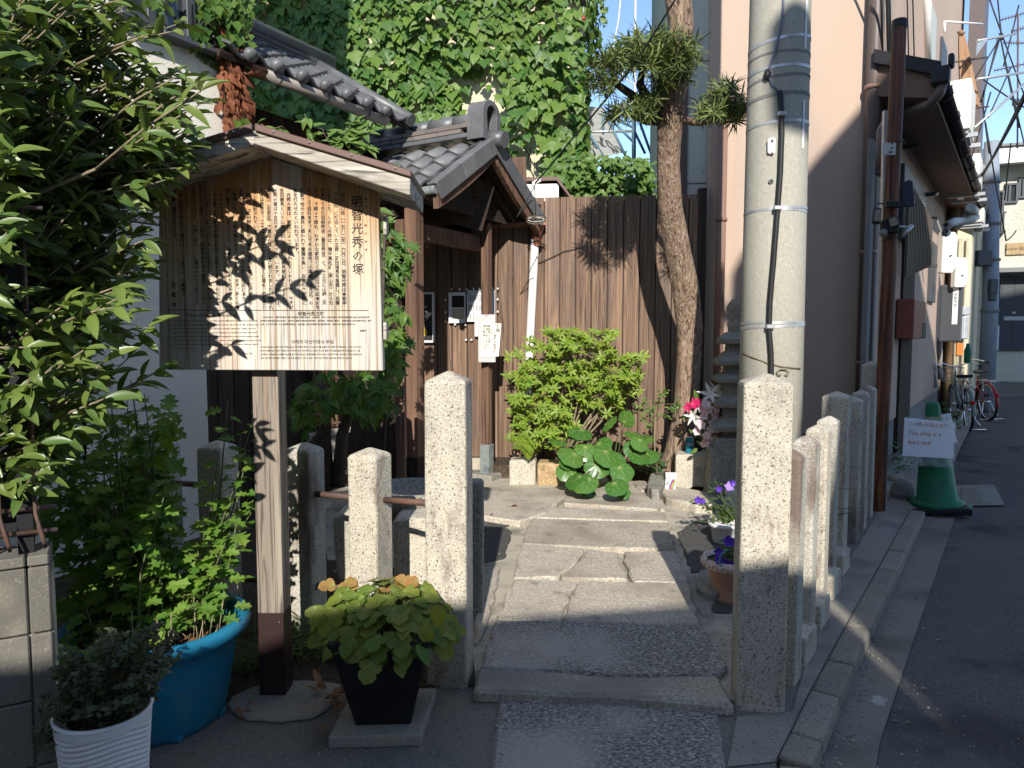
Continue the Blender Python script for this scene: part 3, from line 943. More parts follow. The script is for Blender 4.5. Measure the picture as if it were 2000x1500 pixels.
# windows in the plaster
def house_window(x0, x1, zlo, zhi, tilt):
    w = MB(MH)
    t = .035
    fr = None
    mb = MB(MH)
    xc, zc = (x0 + x1) / 2, (zlo + zhi) / 2
    for (c, s) in (((x0 + t / 2, -.03, zc), (t, .09, zhi - zlo)), ((x1 - t / 2, -.03, zc), (t, .09, zhi - zlo)), ((xc, -.032, zlo + t / 2), (x1 - x0 - 2 * t, .10, t)), ((xc, -.032, zhi - t / 2), (x1 - x0 - 2 * t, .10, t))):
        mb.box(c, s)
    f = part("window", mb, M_FRAMEDK, house, .004)
    g = MB(MH); g.box((xc, -.02, zc), (x1 - x0 - 2 * t, .012, zhi - zlo - 2 * t)); part("pane", g, M_GLASS, f)
    g = MB(MH); g.box((xc, -.07, zlo - .015), (x1 - x0 + .06, .10, .03)); part("sill", g, M_FRAMEDK, f, .004)


def hwin(px0, px1, ylo, yhi):
    a, b = HW(px0, ylo), HW(px1, ylo)
    house_window(a.x, b.x, (a.z + b.z) / 2, (a.z + b.z) / 2 + yhi, 0)


hwin(308, 362, 78, .75)
hwin(384, 430, 104, .75)
hwin(225, 285, 40, .75)
# groove in the plaster
a, b = HW(330, 168), HW(455, 210)
mb = MB(MH); mb.tube([(a.x, -.006, (a.z + b.z) / 2), (-.02, -.006, (a.z + b.z) / 2)], .006, 6); part("wire", mb, M_GREYST, house)

# main eave: gutter, rafters, tiles
ga, gb = Vector((.17, -.17, 3.46)), Vector((1.62, -.17, 3.46))
mb = MB(MH)
prof = [(-.055, 0), (-.05, -.035), (-.03, -.055), (0, -.062), (.03, -.055), (.05, -.035), (.055, 0), (.05, 0), (.03, -.045), (0, -.055), (-.03, -.045), (-.05, 0)]
mb.extr([Vector((ga.x, ga.y + p[0], ga.z + p[1])) for p in prof], (gb.x - ga.x, 0, 0), smooth=True)
gut_o = part("gutter", mb, M_PIPEGREY, house)
mb = MB(MH); mb.extr([Vector((ga.x - .10, ga.y + p[0] * 1.12, ga.z + p[1] * 1.12)) for p in prof], (.13, 0, 0), smooth=True); part("gutter_end", mb, M_COPPER, gut_o)
for k in range(3):
    mb = MB(MH); mb.tube([(.35 + k * .5, ga.y - .065, 3.475), (.35 + k * .5, ga.y - .05, 3.42), (.35 + k * .5, ga.y, 3.39), (.35 + k * .5, ga.y + .06, 3.43)], .008, 5); part("gutter_bracket", mb, M_GREYST, gut_o)
slope = math.atan2(.78, 1.3)
MR = frame(MH @ Vector((.0, -.16, 3.50)), HA, HB * math.cos(slope) + ZV * math.sin(slope))
mb = MB(MR); mb.box((.95, .78, -.03), (2.2, 1.56, .04)); part("roof_deck", mb, M_DARKW, house)


def tile_mesh(w, l, name, m, th=.018, lift=.028, wav=.032):
    """one S-shaped roof tile: x across, y up the slope"""
    vs, fs = [], []
    nx = 10
    for j in range(2):
        for i in range(nx + 1):
            t = i / nx
            z = wav * (math.cos(t * 2 * math.pi * .92 + .25)) + lift * (1 - j)
            vs.append((t * w, j * l, z + th))
    for j in range(2):
        for i in range(nx + 1):
            x, y, z = vs[j * (nx + 1) + i]
            vs.append((x, y, z - th))
    m1 = nx + 1
    for i in range(nx):
        fs.append((i, i + 1, i + 1 + m1, i + m1))
        fs.append((2 * m1 + i + 1, 2 * m1 + i, 2 * m1 + i + m1, 2 * m1 + i + 1 + m1))
        fs.append((i + 1, i, 2 * m1 + i, 2 * m1 + i + 1))
    fs.append((0, m1, 3 * m1, 2 * m1))
    fs.append((nx, 2 * m1 + nx, 3 * m1 + nx, m1 + nx))
    mb = MB(); mb.add(vs, fs)
    mb.sm = [k % 3 == 0 and k < 3 * nx for k in range(len(fs))]
    return mb.mesh(name, [m])


TM = tile_mesh(.262, .26, "roof_tile", M_TILE)
for r in range(6):
    for c in range(8):
        M = MR @ Matrix.Translation((-.12 + c * .25, -.04 + r * .235, .0)) @ Matrix.Rotation(rnd.uniform(-.012, .012), 4, 'Z')
        inst("roof_tile", TM, M, house)
for c in range(7):      # round eave ends
    mb = MB(MR @ frame((.02 + c * .25, -.06, .05), (1, 0, 0), (0, 0, 1)))
    mb.lathe([(0, -.0), (.040, .0), (.047, .008), (.047, .06), (.0, .06)], 14); part("eave_tile", mb, M_TILE, house)
mb = MB(MR)
for k in range(2):
    mb.box((1.0, 1.42, .06 + k * .035), (2.3, .22 - k * .03, .03))
mb.tube([(-.2, 1.42, .14), (2.15, 1.42, .14)], .065, 10); part("ridge", mb, M_TILE, house)
mb = MB(MR); mb.tube([(1.93, -.05, .05), (1.93, 1.4, .05)], .06, 10); part("verge_roll", mb, M_TILE, house)

# dead vine hanging on the corner of the plaster wall
dv = thing("dead_vine", "dead reddish brown vine hanging on the corner of the cream wall", "vine", tuple(H0 + ZV * 3.0))
T_DV = [leaf_grid(.08, .05, 2, 3, .5, .9)]
ins = []
for k in range(420):
    z = rnd.uniform(2.98, 3.92)
    p = MH @ Vector((rnd.gauss(.02, .05), -.04 - rnd.random() * .07, z))
    ins.append((0, place(p, (rnd.uniform(-.5, .5), rnd.uniform(-.5, .3), -1), (rnd.uniform(-.6, .6), -1, rnd.uniform(-.4, .4)), rnd.uniform(.5, 1.25))))
mb = MB(MH)
for k in range(6):
    mb.tube([(.0 + .02 * k, -.03, 4.2), (-.02 + .02 * k, -.05, 3.6), (.01 + .015 * k, -.04, 3.05)], .006, 5)
part("stem", mb, M_BARKDK, dv)
foliage(dv, T_DV, ins, [M_DEADV], nparts=40, name="dead_leaf", rest="dead_leaves")

# ------------------------------------------------------------------ ivy covered house behind
I0 = Vector((0, 10.6, 0))
ivh = thing("ivy_house", "tall beige house almost wholly covered in green ivy behind the gate", "house", tuple(I0 + UF * -2 + VF * 2))
mb = MB(frame(I0, UF, VF, ZV))
mb.box((-3.2, 2.5, 4.2), (8.3, 5.0, 8.4)); part("wall", mb, M_BEIGEW, ivh)

# ------------------------------------------------------------------ pink house at the corner of the alley
C0 = Vector((3.65, 7.30, 0))
PF = Vector((-.985, .172, 0)).normalized()           # its front, running left from the corner
pink = thing("pink_house", "pink stuccoed house at the corner of the alley with brown downpipes", "house", tuple(C0 + Vector((-.5, 3, 0))))
pl = C0 + PF * 1.62
pts = [C0, C0 + AD * 9.5, C0 + AD * 9.5 + Vector((-4, 3, 0)), pl + Vector((0.6, 6, 0)), pl]
mb = MB(); mb.extr([Vector((p.x, p.y, .45)) for p in ccw(pts)], (0, 0, 8.0)); part("wall", mb, M_PINK, pink)
mb = MB(); mb.extr([Vector((p.x, p.y, -.05)) for p in ccw([C0 + Vector((-.015, .02, 0)), C0 + AD * 9.4, C0 + AD * 9.4 + Vector((-4, 3, 0)), pl + Vector((.6, 6, 0)), pl + Vector((.02, .02, 0))])], (0, 0, .50)); part("foundation", mb, M_GREYST, pink)


def PFW(x, y, off=.0):
    n = Vector((PF.y, -PF.x, 0))
    n = n if n.y < 0 else -n
    return W(x, y, C0 + n * off, PF)


def PSW(x, y, off=.0):
    return W(x, y, C0 + AE * off, AD)


PN = Vector((PF.y, -PF.x, 0)); PN = PN if PN.y < 0 else -PN
# downpipes on the front
def downpipe(x, z0, z1, r, m, cl, off=.09):
    a = PFW(x, 400, off)
    mb = MB(); mb.tube([(a.x, a.y, z0), (a.x, a.y, z1)], r, 14)
    o = part("downpipe", mb, m, pink)
    for z in cl:
        mb = MB(); mb.lathe([(r + .002, z - .02), (r + .012, z - .02), (r + .012, z + .02), (r + .002, z + .02)], 14, Matrix.Translation((a.x, a.y, 0))); part("clip", mb, M_PIPEBR, o)
    return a


M_PIPEDK = mat("dark_brown_pipe", (0.115, 0.088, 0.078), rough=.45)
downpipe(1409, .1, 4.0, .050, M_PIPEBR, [1.0, 2.66])
dpr = downpipe(1698, .1, 8.3, .072, M_PIPEDK, [1.2, 2.3, 3.9])
# side wall facing the alley: pent roof with gutter, soffit
pr0, pr1 = C0 + AE * .50 + AD * -.20, C0 + AE * .50 + AD * 9.4
mb = MB()
zt = 4.36
w0, w1 = C0 + AD * -.17, C0 + AD * 9.3
mb.hexa([w0 + ZV * 3.80, pr0 + ZV * 3.68, pr1 + ZV * 3.68, w1 + ZV * 3.80], [w0 + ZV * 4.16, pr0 + ZV * 3.84, pr1 + ZV * 3.84, w1 + ZV * 4.16])
part("pent_roof", mb, M_SOFFIT, pink)
mb = MB()
for k in range(33):
    a = w0 + AD * (k * .285)
    b = pr0 + AD * (k * .285)
    mb.extr([a + ZV * 4.17, b + ZV * 3.85, b + AD * .27 + ZV * 3.85, a + AD * .27 + ZV * 4.17], (0, 0, .03))
part("roof_sheet", mb, M_TILE, pink)
mb = MB(); g0, g1 = pr0 + AE * .05 + ZV * 3.79, pr1 + AE * .05 + ZV * 3.79
mb.tube([g0, g1], .062, 12); pg = part("gutter", mb, M_BLACK, pink)
for k in range(10):
    p = g0 + AD * (.3 + k * .9)
    mb = MB(frame(p, AE, ZV)); mb.lathe([(.064, -.02), (.073, -.02), (.073, .02), (.064, .02)], 12); part("gutter_bracket", mb, M_DARKW, pg)
# front gable edge of the pent roof: fascia and ornamental end
mb = MB(); mb.extr([w0 + ZV * 4.10 + PF * .03, w0 + ZV * 4.23 + PF * .03, pr0 + ZV * 3.99 + AE * .04, pr0 + ZV * 3.86 + AE * .04], AD * -.06); part("fascia", mb, M_BLACK, pink, .004)
e0 = pr0 + AE * .06 + AD * -.03
mb = MB(); mb.box((-.02, 0, 0), (.15, .15, .16), frame(e0 + ZV * 3.86, AE, AD, ZV)); mb.box((.06, 0, .12), (.05, .12, .12), frame(e0 + ZV * 3.86, AE, AD, ZV))
part("gutter_hopper", mb, M_BLACK, pink, .02, 2)
mb = MB()
q = [e0 + ZV * 3.80, e0 + ZV * 3.70 + AE * -.03, e0 + ZV * 3.62 + AE * -.10, PSW(1748, 226, .1) + ZV * 0, PSW(1730, 240, .1), PSW(1722, 256, .1), PSW(1721, 300, .1), PSW(1721, 330, .1)]
mb.tube(q, .046, 12); part("gutter_elbow", mb, M_PIPEDK, pink)
a = PFW(1706, 318, .1); mb = MB(frame(a, -PF, -PN, ZV)); mb.box((.06, .0, 0), (.26, .15, .26)); part("pipe_junction", mb, M_PIPEDK, pink, .02, 2)

# side wall details
def sidebox(name, x0, x1, ytop, ybot, off, th, m, label=None, bevel=.006, parent=None):
    a, b = PSW(x0, ytop, off), PSW(x1, ytop, off)
    c = PSW(x0, ybot, off)
    L = (b - a).dot(AD)
    mb = MB(frame(a, AD, AE, ZV)); mb.box((L / 2, -th / 2, (c.z - a.z) / 2), (L, th, abs(a.z - c.z)))
    return part(name, mb, m, parent or pink, bevel, label=label)


sidebox("corner_band", 1706, 1722, 270, 880, .012, .05, M_GREYST)
a = PSW(1768, 500); b = PSW(1790, 500)
sidebox("door_post", 1768, 1790, 470, 868, .03, .06, M_DARKW, "dark timber door post")
sw = sidebox("window_frame", 1768, 1812, 318, 462, .10, .10, M_FRAMEDK)
for k in range(16):
    x = 1772 + k * 3.0
    yb = 555 - k * 1.6
    a, b = PSW(x, 352 + k * 5.2, .17), PSW(x, 545 - k * 1.5, .17)
    mb = MB(); mb.extr([a, a + AD * .035, a + AD * .035 + AE * .03, a + AE * .03], (0, 0, b.z - a.z)); part("slat", mb, M_SLATS, pink)
sidebox("window_frame", 1822, 1832, 470, 590, .05, .06, M_FRAMEDK)
sidebox("letterbox", 1787, 1809, 583, 662, .20, .19, M_BRICKBR, "brown metal letterbox fixed to the side wall", .01)
sidebox("letterbox_hatch", 1803, 1809.5, 630, 660, .206, .02, M_BLACK)
for xx, yy, L_ in ((1764, 288, .16), (1793, 382, .24), (1800, 520, .20)):
    a = PSW(xx, yy, .0); mb = MB(frame(a, AE, AD, ZV)); mb.box((L_ / 2, 0, 0), (L_, .05, .055)); part("bracket", mb, M_FRAMEDK, pink, .004)
# signboard standing out from the wall at a right angle
sb = PSW(1831, 612, .02)
mb = MB(frame(sb, AE, AD, ZV)); mb.box((.20, 0, .0), (.34, .05, .98)); spl = part("projecting_board", mb, M_FRAMEDK, pink, .03, 2)
mb = MB(frame(sb, AE, AD, ZV)); mb.box((.26, -.03, .12), (.08, .012, .62)); part("name_plate", mb, M_PAPERW, spl)
t = MB(frame(sb + AD * -.038, AE, ZV))
vs, fs = text_geo("京\n都\n市\n会", .06, 1.0); t.add([v + Vector((.26, .34, 0)) for v in vs], fs); part("lettering", t, M_INK, spl)
mb = MB(); mb.tube([PSW(1836, 740, .04), PSW(1836, 660, .04)], .04, 8); part("pipe", mb, M_PIPEGREY, pink)
mb = MB(); mb.tube([PSW(1852, 800, .1), PSW(1852, 640, .1)], .035, 8); part("pipe", mb, M_PIPEGREY, pink)
mb = MB(); mb.tube([PSW(1828, 756, .02), PSW(1826, 708, .02)], .03, 6); part("white_strip", mb, M_WHITE, pink)
# wiry cable tube on the side wall
p = [PSW(1848, 455, .5), PSW(1850, 442, .52), PSW(1862, 434, .55), PSW(1880, 432, .62), PSW(1896, 430, .7), PSW(1905, 424, .72), PSW(1904, 412, .72), PSW(1895, 405, .7)]
mb = MB(); mb.tube(p, .05, 8); part("conduit", mb, M_ACW, pink)
# upper storey: windows, conduit, louvre bay over the pent roof
sidebox("window_frame", 1842, 1852, 70, 158, .04, .05, M_FRAMEDK)
sidebox("window_frame", 1820, 1832, 0, 130, .04, .06, M_PANEL)
for x, m, r in ((1812, M_WHITE, .05), (1724, M_CABLE, .012), (1735, M_CABLE, .014), (1740, M_CABLE, .012), (1775, M_CABLE, .008), (1786, M_CABLE, .008)):
    o_ = .03
    mb = MB(); a, b = PSW(x, 128, o_), PSW(x - 8, -120, o_); mb.tube([a, (a + b) / 2 + AD * .05, b], r, 7); part("cable", mb, m, pink)

# neighbour's pale siding between ivy house and pink house
npan = thing("pale_siding_house", "strip of pale green siding of the house between ivy and pink house", "house", tuple(pl + Vector((-.3, .6, 0))))
a = PFW(1334, 400, -.25); b = PFW(1384, 400, -.25)
mb = MB(); mb.extr([Vector((p.x, p.y, 0)) for p in ccw([a, b, b + Vector((.8, 3, 0)), a + Vector((.2, 3, 0))])], (0, 0, 8)); part("wall", mb, M_PANEL, npan)
mb = MB(); mb.extr([a + Vector((-.06, -.03, -a.z + 2.6)), a + Vector((.03, -.03, -a.z + 2.6)), a + Vector((.03, .05, -a.z + 2.6)), a + Vector((-.06, .05, -a.z + 2.6))], (0, 0, 5)); part("corner_trim", mb, M_PIPEDK, npan)
for yy in (80, 250, 335):
    q = PFW(1372, yy, -.25); mb = MB(frame(q + PN * .004, PF, ZV)); mb.lathe([(.014, -.004), (.014, .008), (0, .01)], 8); part("screw", mb, M_STEEL, npan)
for yy in (358, 120):
    q = PFW(1360, yy, -.25); mb = MB(frame(q, PF, PN, ZV)); mb.box((0, .004, 0), (.26, .012, .01)); part("seam", mb, M_GREYST, npan)

# next house up the alley: a sunlit return wall
nx0 = Vector((7.75, 13.6, 0))
nbh = thing("beige_house", "beige house further up the alley with meters on its sunlit end wall", "house", (8.2, 15.5, 0))
a, b = P(1862, 640, 13.2), P(1891, 640, 13.2)
pts = [a, b, b + AD * 3.2, a + AD * 3.2 + Vector((-1, 0, 0))]
mb = MB(); mb.extr([Vector((p.x, p.y, -.05)) for p in ccw(pts)], (0, 0, 4.1)); part("wall", mb, M_BEIGEW, nbh)
c_, d_ = P(1866, 640, 14.4), P(1896, 640, 14.4)
mb = MB(); mb.extr([Vector((p.x, p.y, -.05)) for p in ccw([c_, d_, d_ + AD * 1.2, c_ + AD * 1.2])], (0, 0, 9.5)); part("upper_wall", mb, M_PIPEDK, nbh)
for x in (1869, 1874, 1884):
    p = P(x, 600, 13.12); mb = MB(); mb.tube([(p.x, p.y, 0), (p.x, p.y, 3.2)], .026, 7); part("pipe", mb, M_CREAMB, nbh)
for k in range(3):
    p = P(1866 + 9 * k, 640, 13.0); mb = MB(); mb.box((p.x, p.y, p.z), (.09, .09, .42)); mb.box((p.x, p.y, p.z + .3), (.11, .11, .16)); part("gas_meter", mb, M_STEEL, nbh, .02, 2)
p = P(1874, 682, 13.08); mb = MB(); mb.box((p.x, p.y, p.z), (.12, .03, .22)); part("notice", mb, M_ORANGE, nbh)
for (x, y, w, hh) in ((1856, 493, .24, .62), (1879, 532, .22, .5)):
    Yq = 11.0 if x < 1870 else 12.2
    p = P(x, y, Yq)
    mb = MB(frame(p, (1, .1, 0), (0, 0, 1)))
    o = [(-.5, .5), (.32, .5), (.5, .38), (.5, -.3), (.22, -.5), (-.5, -.5)]
    mb.extr([Vector((q[0] * w, q[1] * hh, 0)) for q in o], (0, 0, -.13)); 
    mo = solo("electric_meter", "white electric meter box hanging in sunlight above the bicycles" if x < 1870 else "lower white electric meter box beside the beige wall up the alley", "meter", mb, M_WHITE, .02, 2, "electric meters up the alley")
    mb = MB(); mb.box((p.x, p.y - .02, p.z - .05), (.03, .03, .015)); part("latch", mb, M_BLACK, mo)
    mb = MB(); mb.tube([p + Vector((-.05, .1, .2)), p + Vector((-.12, .2, .55)), p + Vector((-.2, .6, .6))], .02, 6); part("conduit", mb, M_GREYST, mo)

# cream tiled pier and far apartment house
cw = thing("cream_wall", "cream tiled wall with hairline joints beside the blue grey pole", "wall", (10.2, 16, 0))
a, b = P(1886, 600, 15.6), P(1926, 600, 15.6)
mb = MB(); mb.extr([Vector((p.x, p.y, -.05)) for p in ccw([a, b, b + AD * 2, a + AD * 2])], (0, 0, 3.6)); part("wall", mb, M_CREAMB, cw)
for zz in (.9, 1.35, 1.8, 2.25, 2.7):
    mb = MB(); mb.box(((a.x + b.x) / 2, a.y - .003, zz), (abs(b.x - a.x) * .98, .006, .012)); part("joint", mb, M_GREYST, cw)

apt = thing("apartment_house", "two storey pale apartment house with grey doors at the end of the alley", "apartment house", (13, 20, 0))
A0 = P(1918, 600, 18.5); A0.z = 0
AX = Vector((.93, -.36, 0)).normalized()
AN = Vector((-AX.y, AX.x, 0)) * -1
AN = AN if AN.y < 0 else -AN


def AW(x, y, off=0.0):
    return W(x, y, A0 + AN * off, AX)


top = AW(1960, 320).z
mb = MB(); q = [A0, A0 + AX * 7, A0 + AX * 7 - AN * 6, A0 - AN * 6]
mb.extr([Vector((p.x, p.y, -.05)) for p in ccw(q)], (0, 0, top + .05)); part("wall", mb, M_APT, apt)
mb = MB(); l0, l1 = AW(1912, 300, .5), AW(2060, 245, .5)
e = A0 + AX * -.2; f2 = A0 + AX * 7.2
mb.hexa([e + AN * .6 + ZV * (top - .1), f2 + AN * .6 + ZV * (top - .1), f2 - AN * 6 + ZV * (top + .5), e - AN * 6 + ZV * (top + .5)],
        [e + AN * .6 + ZV * (top + .28), f2 + AN * .6 + ZV * (top + .28), f2 - AN * 6 + ZV * (top + .8), e - AN * 6 + ZV * (top + .8)])
part("roof", mb, M_WHITE, apt)
for k in range(24):
    p = e + AX * (k * .31) + AN * .62 + ZV * (top + .30)
    mb = MB(frame(p, AX, -AN, ZV)); mb.box((.15, .2, .02), (.30, .5, .07)); part("eave_tile", mb, M_TILE, apt, .01)


def awin(x0, x1, y0, y1, rail=False):
    a, b = AW(x0, y0, .03), AW(x1, y1, .03)
    L = (b - a).dot(AX)
    c = AW((x0 + x1) / 2, (y0 + y1) / 2, .03); hh = abs(AW(x0, y0, .03).z - AW(x0, y1, .03).z)
    mb = MB(frame(c, AX, -AN, ZV))
    t = .05
    for (cc, s) in (((-L / 2, 0, 0), (t, .08, hh)), ((L / 2, 0, 0), (t, .08, hh)), ((0, 0, hh / 2), (L + t, .081, t)), ((0, 0, -hh / 2), (L + t, .081, t)), ((-L * .15, 0, 0), (t, .06, hh))):
        mb.box(cc, s)
    w = part("window", mb, M_FRAMEDK, apt)
    g = MB(frame(c, AX, -AN, ZV)); g.box((0, .02, 0), (L, .02, hh)); part("pane", g, M_GLASS, w)
    if rail:
        g = MB(frame(c, AX, -AN, ZV))
        for k in range(9):
            g.box((-L / 2 + L * k / 8, -.16, -hh * .26), (.025, .025, hh * .46))
        g.box((0, -.16, -hh * .03), (L + .1, .04, .04)); g.box((0, -.16, -hh * .49), (L + .1, .04, .04)); g.box((0, -.08, -hh * .5), (L + .1, .2, .05))
        part("railing", g, M_FRAMEDK, w)


awin(1930, 1956, 375, 455, True)
awin(1965, 1985, 360, 395)
awin(1992, 2012, 348, 385)
awin(1938, 1952, 548, 632)
for k, (x0, x1) in enumerate(((1956, 1977), (1980, 2003))):
    a, b = AW(x0, 537, .04), AW(x1, 685, .04)
    hh = a.z - b.z; L = (b - a).dot(AX); c = (a + b) / 2
    mb = MB(frame(c, AX, -AN, ZV)); mb.box((0, 0, 0), (L, .06, hh)); d = part("door", mb, M_FRAMEDK, apt, .01)
    mb = MB(frame(c, AX, -AN, ZV)); mb.box((L * (.4 if k == 0 else -.4), -.05, .0), (.06, .05, .05)); mb.box((L * (.15 if k == 0 else -.05), -.035, -.14), (.22, .015, .10)); part("handle", mb, M_STEEL, d)
a, b = AW(1940, 640, .02), AW(1953, 680, .02)
mb = MB(frame((a + b) / 2, AX, -AN, ZV)); mb.box((0, -.02, 0), (.28, .05, .62)); part("panel", mb, M_PAPERW, apt)
mb = MB(); a = AW(1915, 528, 0); mb.hexa([a + ZV * -.18, a + AX * 7 + ZV * -.18, a + AX * 7 + AN * .55 + ZV * -.1, a + AN * .55 + ZV * -.1], [a + ZV * .05, a + AX * 7 + ZV * .05, a + AX * 7 + AN * .55 + ZV * .0, a + AN * .55 + ZV * .0]); part("canopy", mb, M_GREYST, apt)
for k in range(3):
    a = AW(1936, 690, .3 + k * .3); mb = MB(frame(Vector((a.x, a.y, 0)), AX, -AN, ZV)); mb.box((3, 0, .17 - k * .1 - .05), (6, .32, .3 - .08 * k)); part("step", mb, M_PAVE, apt, .01)
a = AW(1985, 486, .03)
mb = MB(frame(a, AX, ZV)); mb.box((0, 0, 0), (.44, .30, .05)); sg = part("name_sign", mb, M_SANDST, apt, .01)
t = MB(frame(a + AN * .03, AX, ZV)); vs, fs = text_geo("Sonnel 白川", .095, 1, 'CENTER', 'CENTER'); t.add(vs, fs); part("lettering", t, M_INK, sg)

# blue grey steel pole up the alley
bp = P(1929, 700, 14.2)
up = thing("steel_pole", "tall blue grey steel pole standing before the apartment house", "pole", (bp.x, bp.y, 0))
mb = MB(); mb.tube([(bp.x, bp.y, -.05), (bp.x, bp.y, 2.2), (bp.x - .12, bp.y, 5.2)], [.15, .145, .13], 14); part("shaft", mb, M_BLUEPOLE, up)
for zz in (1.9, 2.9, 3.6, 4.4):
    mb = MB(); mb.lathe([(.15, zz), (.165, zz), (.165, zz + .05), (.15, zz + .05)], 14, Matrix.Translation((bp.x - max(0, zz - 2.2) * .04, bp.y, 0))); part("band", mb, M_GREYST, up)
for zz in (4.3, 4.75):
    mb = MB(); mb.tube([(bp.x - .1, bp.y, zz), (bp.x - 1.1, bp.y + .2, zz - .1)], .035, 6); mb.tube([(bp.x - .15, bp.y, zz - .0), (bp.x - .9, bp.y + .2, zz - .45)], .03, 6); part("bracket_arm", mb, M_STEEL, up)
for (x, y, s) in ((1938, 560, (.16, .14, .3)), (1937, 578, (.14, .12, .2)), (1918, 505, (.3, .2, .3))):
    p = P(x, y, 14.1); mb = MB(); mb.box(p, s); part("junction_box", mb, M_FRAMEDK, up, .02)

# air conditioners
def ac(x0, x1, y0, y1, Y, label, face=True):
    a, b = P(x0, y0, Y), P(x1, y1, Y)
    wz = a.z - b.z
    r = thing("air_conditioner", label, "air conditioner", tuple((a + b) / 2), "air conditioners on the pink house")
    c = (a + b) / 2
    M = frame(c, AE, AD, ZV)
    L = .82
    wd = .34
    mb = MB(M); mb.box((0, L / 2, 0), (wd, L, wz)); part("casing", mb, M_ACW, r, .02, 2)
    for k in range(9):
        mb = MB(M); mb.box((-wd / 2 + .105, -.004, wz / 2 - .07 - k * (wz - .12) / 9), (.075, .014, (wz - .12) / 9 * .55)); part("vent", mb, M_BLACK, r)
        mb = MB(M); mb.box((-wd / 2 + .02, -.004, wz / 2 - .07 - k * (wz - .12) / 9), (.06, .014, (wz - .12) / 9 * .55)); part("vent", mb, M_BLACK, r)
    mb = MB(M); mb.box((0, .1, -wz / 2 - .06), (.5, .05, .05)); mb.box((0, .7, -wz / 2 - .06), (.5, .05, .05)); mb.box((0, L / 2, -wz / 2 - .03), (wd * .9, L * .9, .03)); part("bracket", mb, M_STEEL, r)
    return r


ac(1838, 1890, 156, 255, 8.9, "cream air conditioner with slotted end on bracket beside the brown cloth")
ac(1870, 1908, 301, 372, 11.6, "lower cream air conditioner above the black gutter end up the alley")
ac(1884, 1914, 388, 435, 13.0, "small cream air conditioner lowest of the three over the alley")
# cloth hanging from a drying pole bracket
cl = thing("hanging_cloth", "brown cloth tied at its top hanging beside the upper window", "cloth", tuple(P(1890, 130, 9.6)))
vs, fs = [], []
cols = 9
for j in range(13):
    t = j / 12
    w = .07 + .20 * t ** .8
    c = P(1879 + 18 * t, 66 + 140 * t, 9.6)
    for i in range(cols):
        s = i / (cols - 1) - .5
        vs.append((c.x + s * w, c.y + .05 * math.sin(i * 1.9) * t, c.z))
for j in range(12):
    for i in range(cols - 1):
        a = j * cols + i
        fs.append((a, a + 1, a + cols + 1, a + cols))
mb = MB(); mb.add(vs, fs, True); mb.add([Vector(v) + Vector((0, .02, 0)) for v in vs], [f[::-1] for f in fs], True); part("cloth", mb, M_CLOTH, cl)
p = P(1878, 64, 9.6); mb = MB(); mb.ball(p, (.045, .04, .03), 8, 6, .3, rnd); part("knot", mb, M_CLOTH, cl)
for k, (x0, y0, x1, y1, m) in enumerate(((1845, 42, 1919, 47, M_WHITE), (1858, 122, 1928, 112, M_RUST), (1890, 213, 1930, 208, M_RUST), (1908, 155, 2010, 140, M_STEEL), (1903, 250, 2010, 155, M_STEEL), (1908, 80, 1984, 66, M_STEEL))):
    a, b = P(x0, y0, 9.3), P(x1, y1, 9.9)
    mb = MB(); mb.tube([a, b], .013 if k < 3 else .017, 6)
    if k == 0:
        mb.tube([a, P(1845, 64, 9.3)], .016, 6)
    if k == 5:
        mb.extr([a, a + Vector((.0, 0, -.18)), P(1918, 93, 9.4), P(1930, 76, 9.4)], (0, .03, 0))
    solo("bracket_pole", ["white laundry pole bracket over the knotted cloth", "rusty arm crossing behind the middle of the brown cloth", "rusty arm below the hem of the brown cloth", "long pale crossarm over the sky right of the air conditioner", "slanting pale strut below the long crossarm", "topmost pale crossarm on the right against the sky"][k], "bracket", mb, m)
# unseen drum and arm, added behind the viewer to shade the concrete pole's head
Yd = -3.6
dz = lambda w: w - Yd * .555
dr_ = thing("shade_drum", "unseen grey drum on an arm added behind the viewer to shade the concrete pole", "shade caster", (1.7, Yd, dz(6.0)))
mb = MB(); mb.lathe([(0, dz(5.62)), (.17, dz(5.65)), (.19, dz(5.9)), (.19, dz(6.25)), (.10, dz(6.36)), (0, dz(6.38))], 20, Matrix.Translation((xo(1.68, Yd), Yd, 0))); part("drum", mb, M_GREYST, dr_)
mb = MB(); mb.tube([(xo(1.68, Yd), Yd, dz(6.3)), (xo(2.3, Yd), Yb - .5, dz(5.6))], .05, 8); part("arm", mb, M_STEEL, dr_)
# ------------------------------------------------------------------ wooden notice board
YB = 2.79
sign = thing("notice_board", "roofed wooden notice board of vertical black Japanese writing on a square post", "notice board", (-.965, 2.9, 0))
S = lambda x, y, Y=YB: P(x, y, Y)
front = [S(311, 722), S(748, 724), S(738, 373), S(516, 304), S(310, 357)]
mb = MB(); mb.extr(front, (0, .045, 0)); board = part("board", mb, M_BOARD, sign, .002)
# post
pc = G(532, 1365, .0)
pxl, pxr = G(508, 1365).x, G(557, 1365).x
pw = pxr - pxl
pz = S(530, 735).z
mb = MB(); mb.box(((pxl + pxr) / 2, pc.y + pw / 2, (.36 + 2.1) / 2), (pw, pw, 2.1 - .36)); part("post", mb, M_SIGNPOST, sign, .003)
mb = MB(); mb.box(((pxl + pxr) / 2, pc.y + pw / 2, .18), (pw + .003, pw + .003, .362)); part("painted_foot", mb, M_SIGNBASE, sign, .003)
# small hinge plates at the board's right edge
for y in (440, 645):
    a = S(745, y); mb = MB(); mb.box((a.x + .012, a.y + .03, a.z), (.012, .05, .07)); part("edge_cleat", mb, M_GREYW, sign)
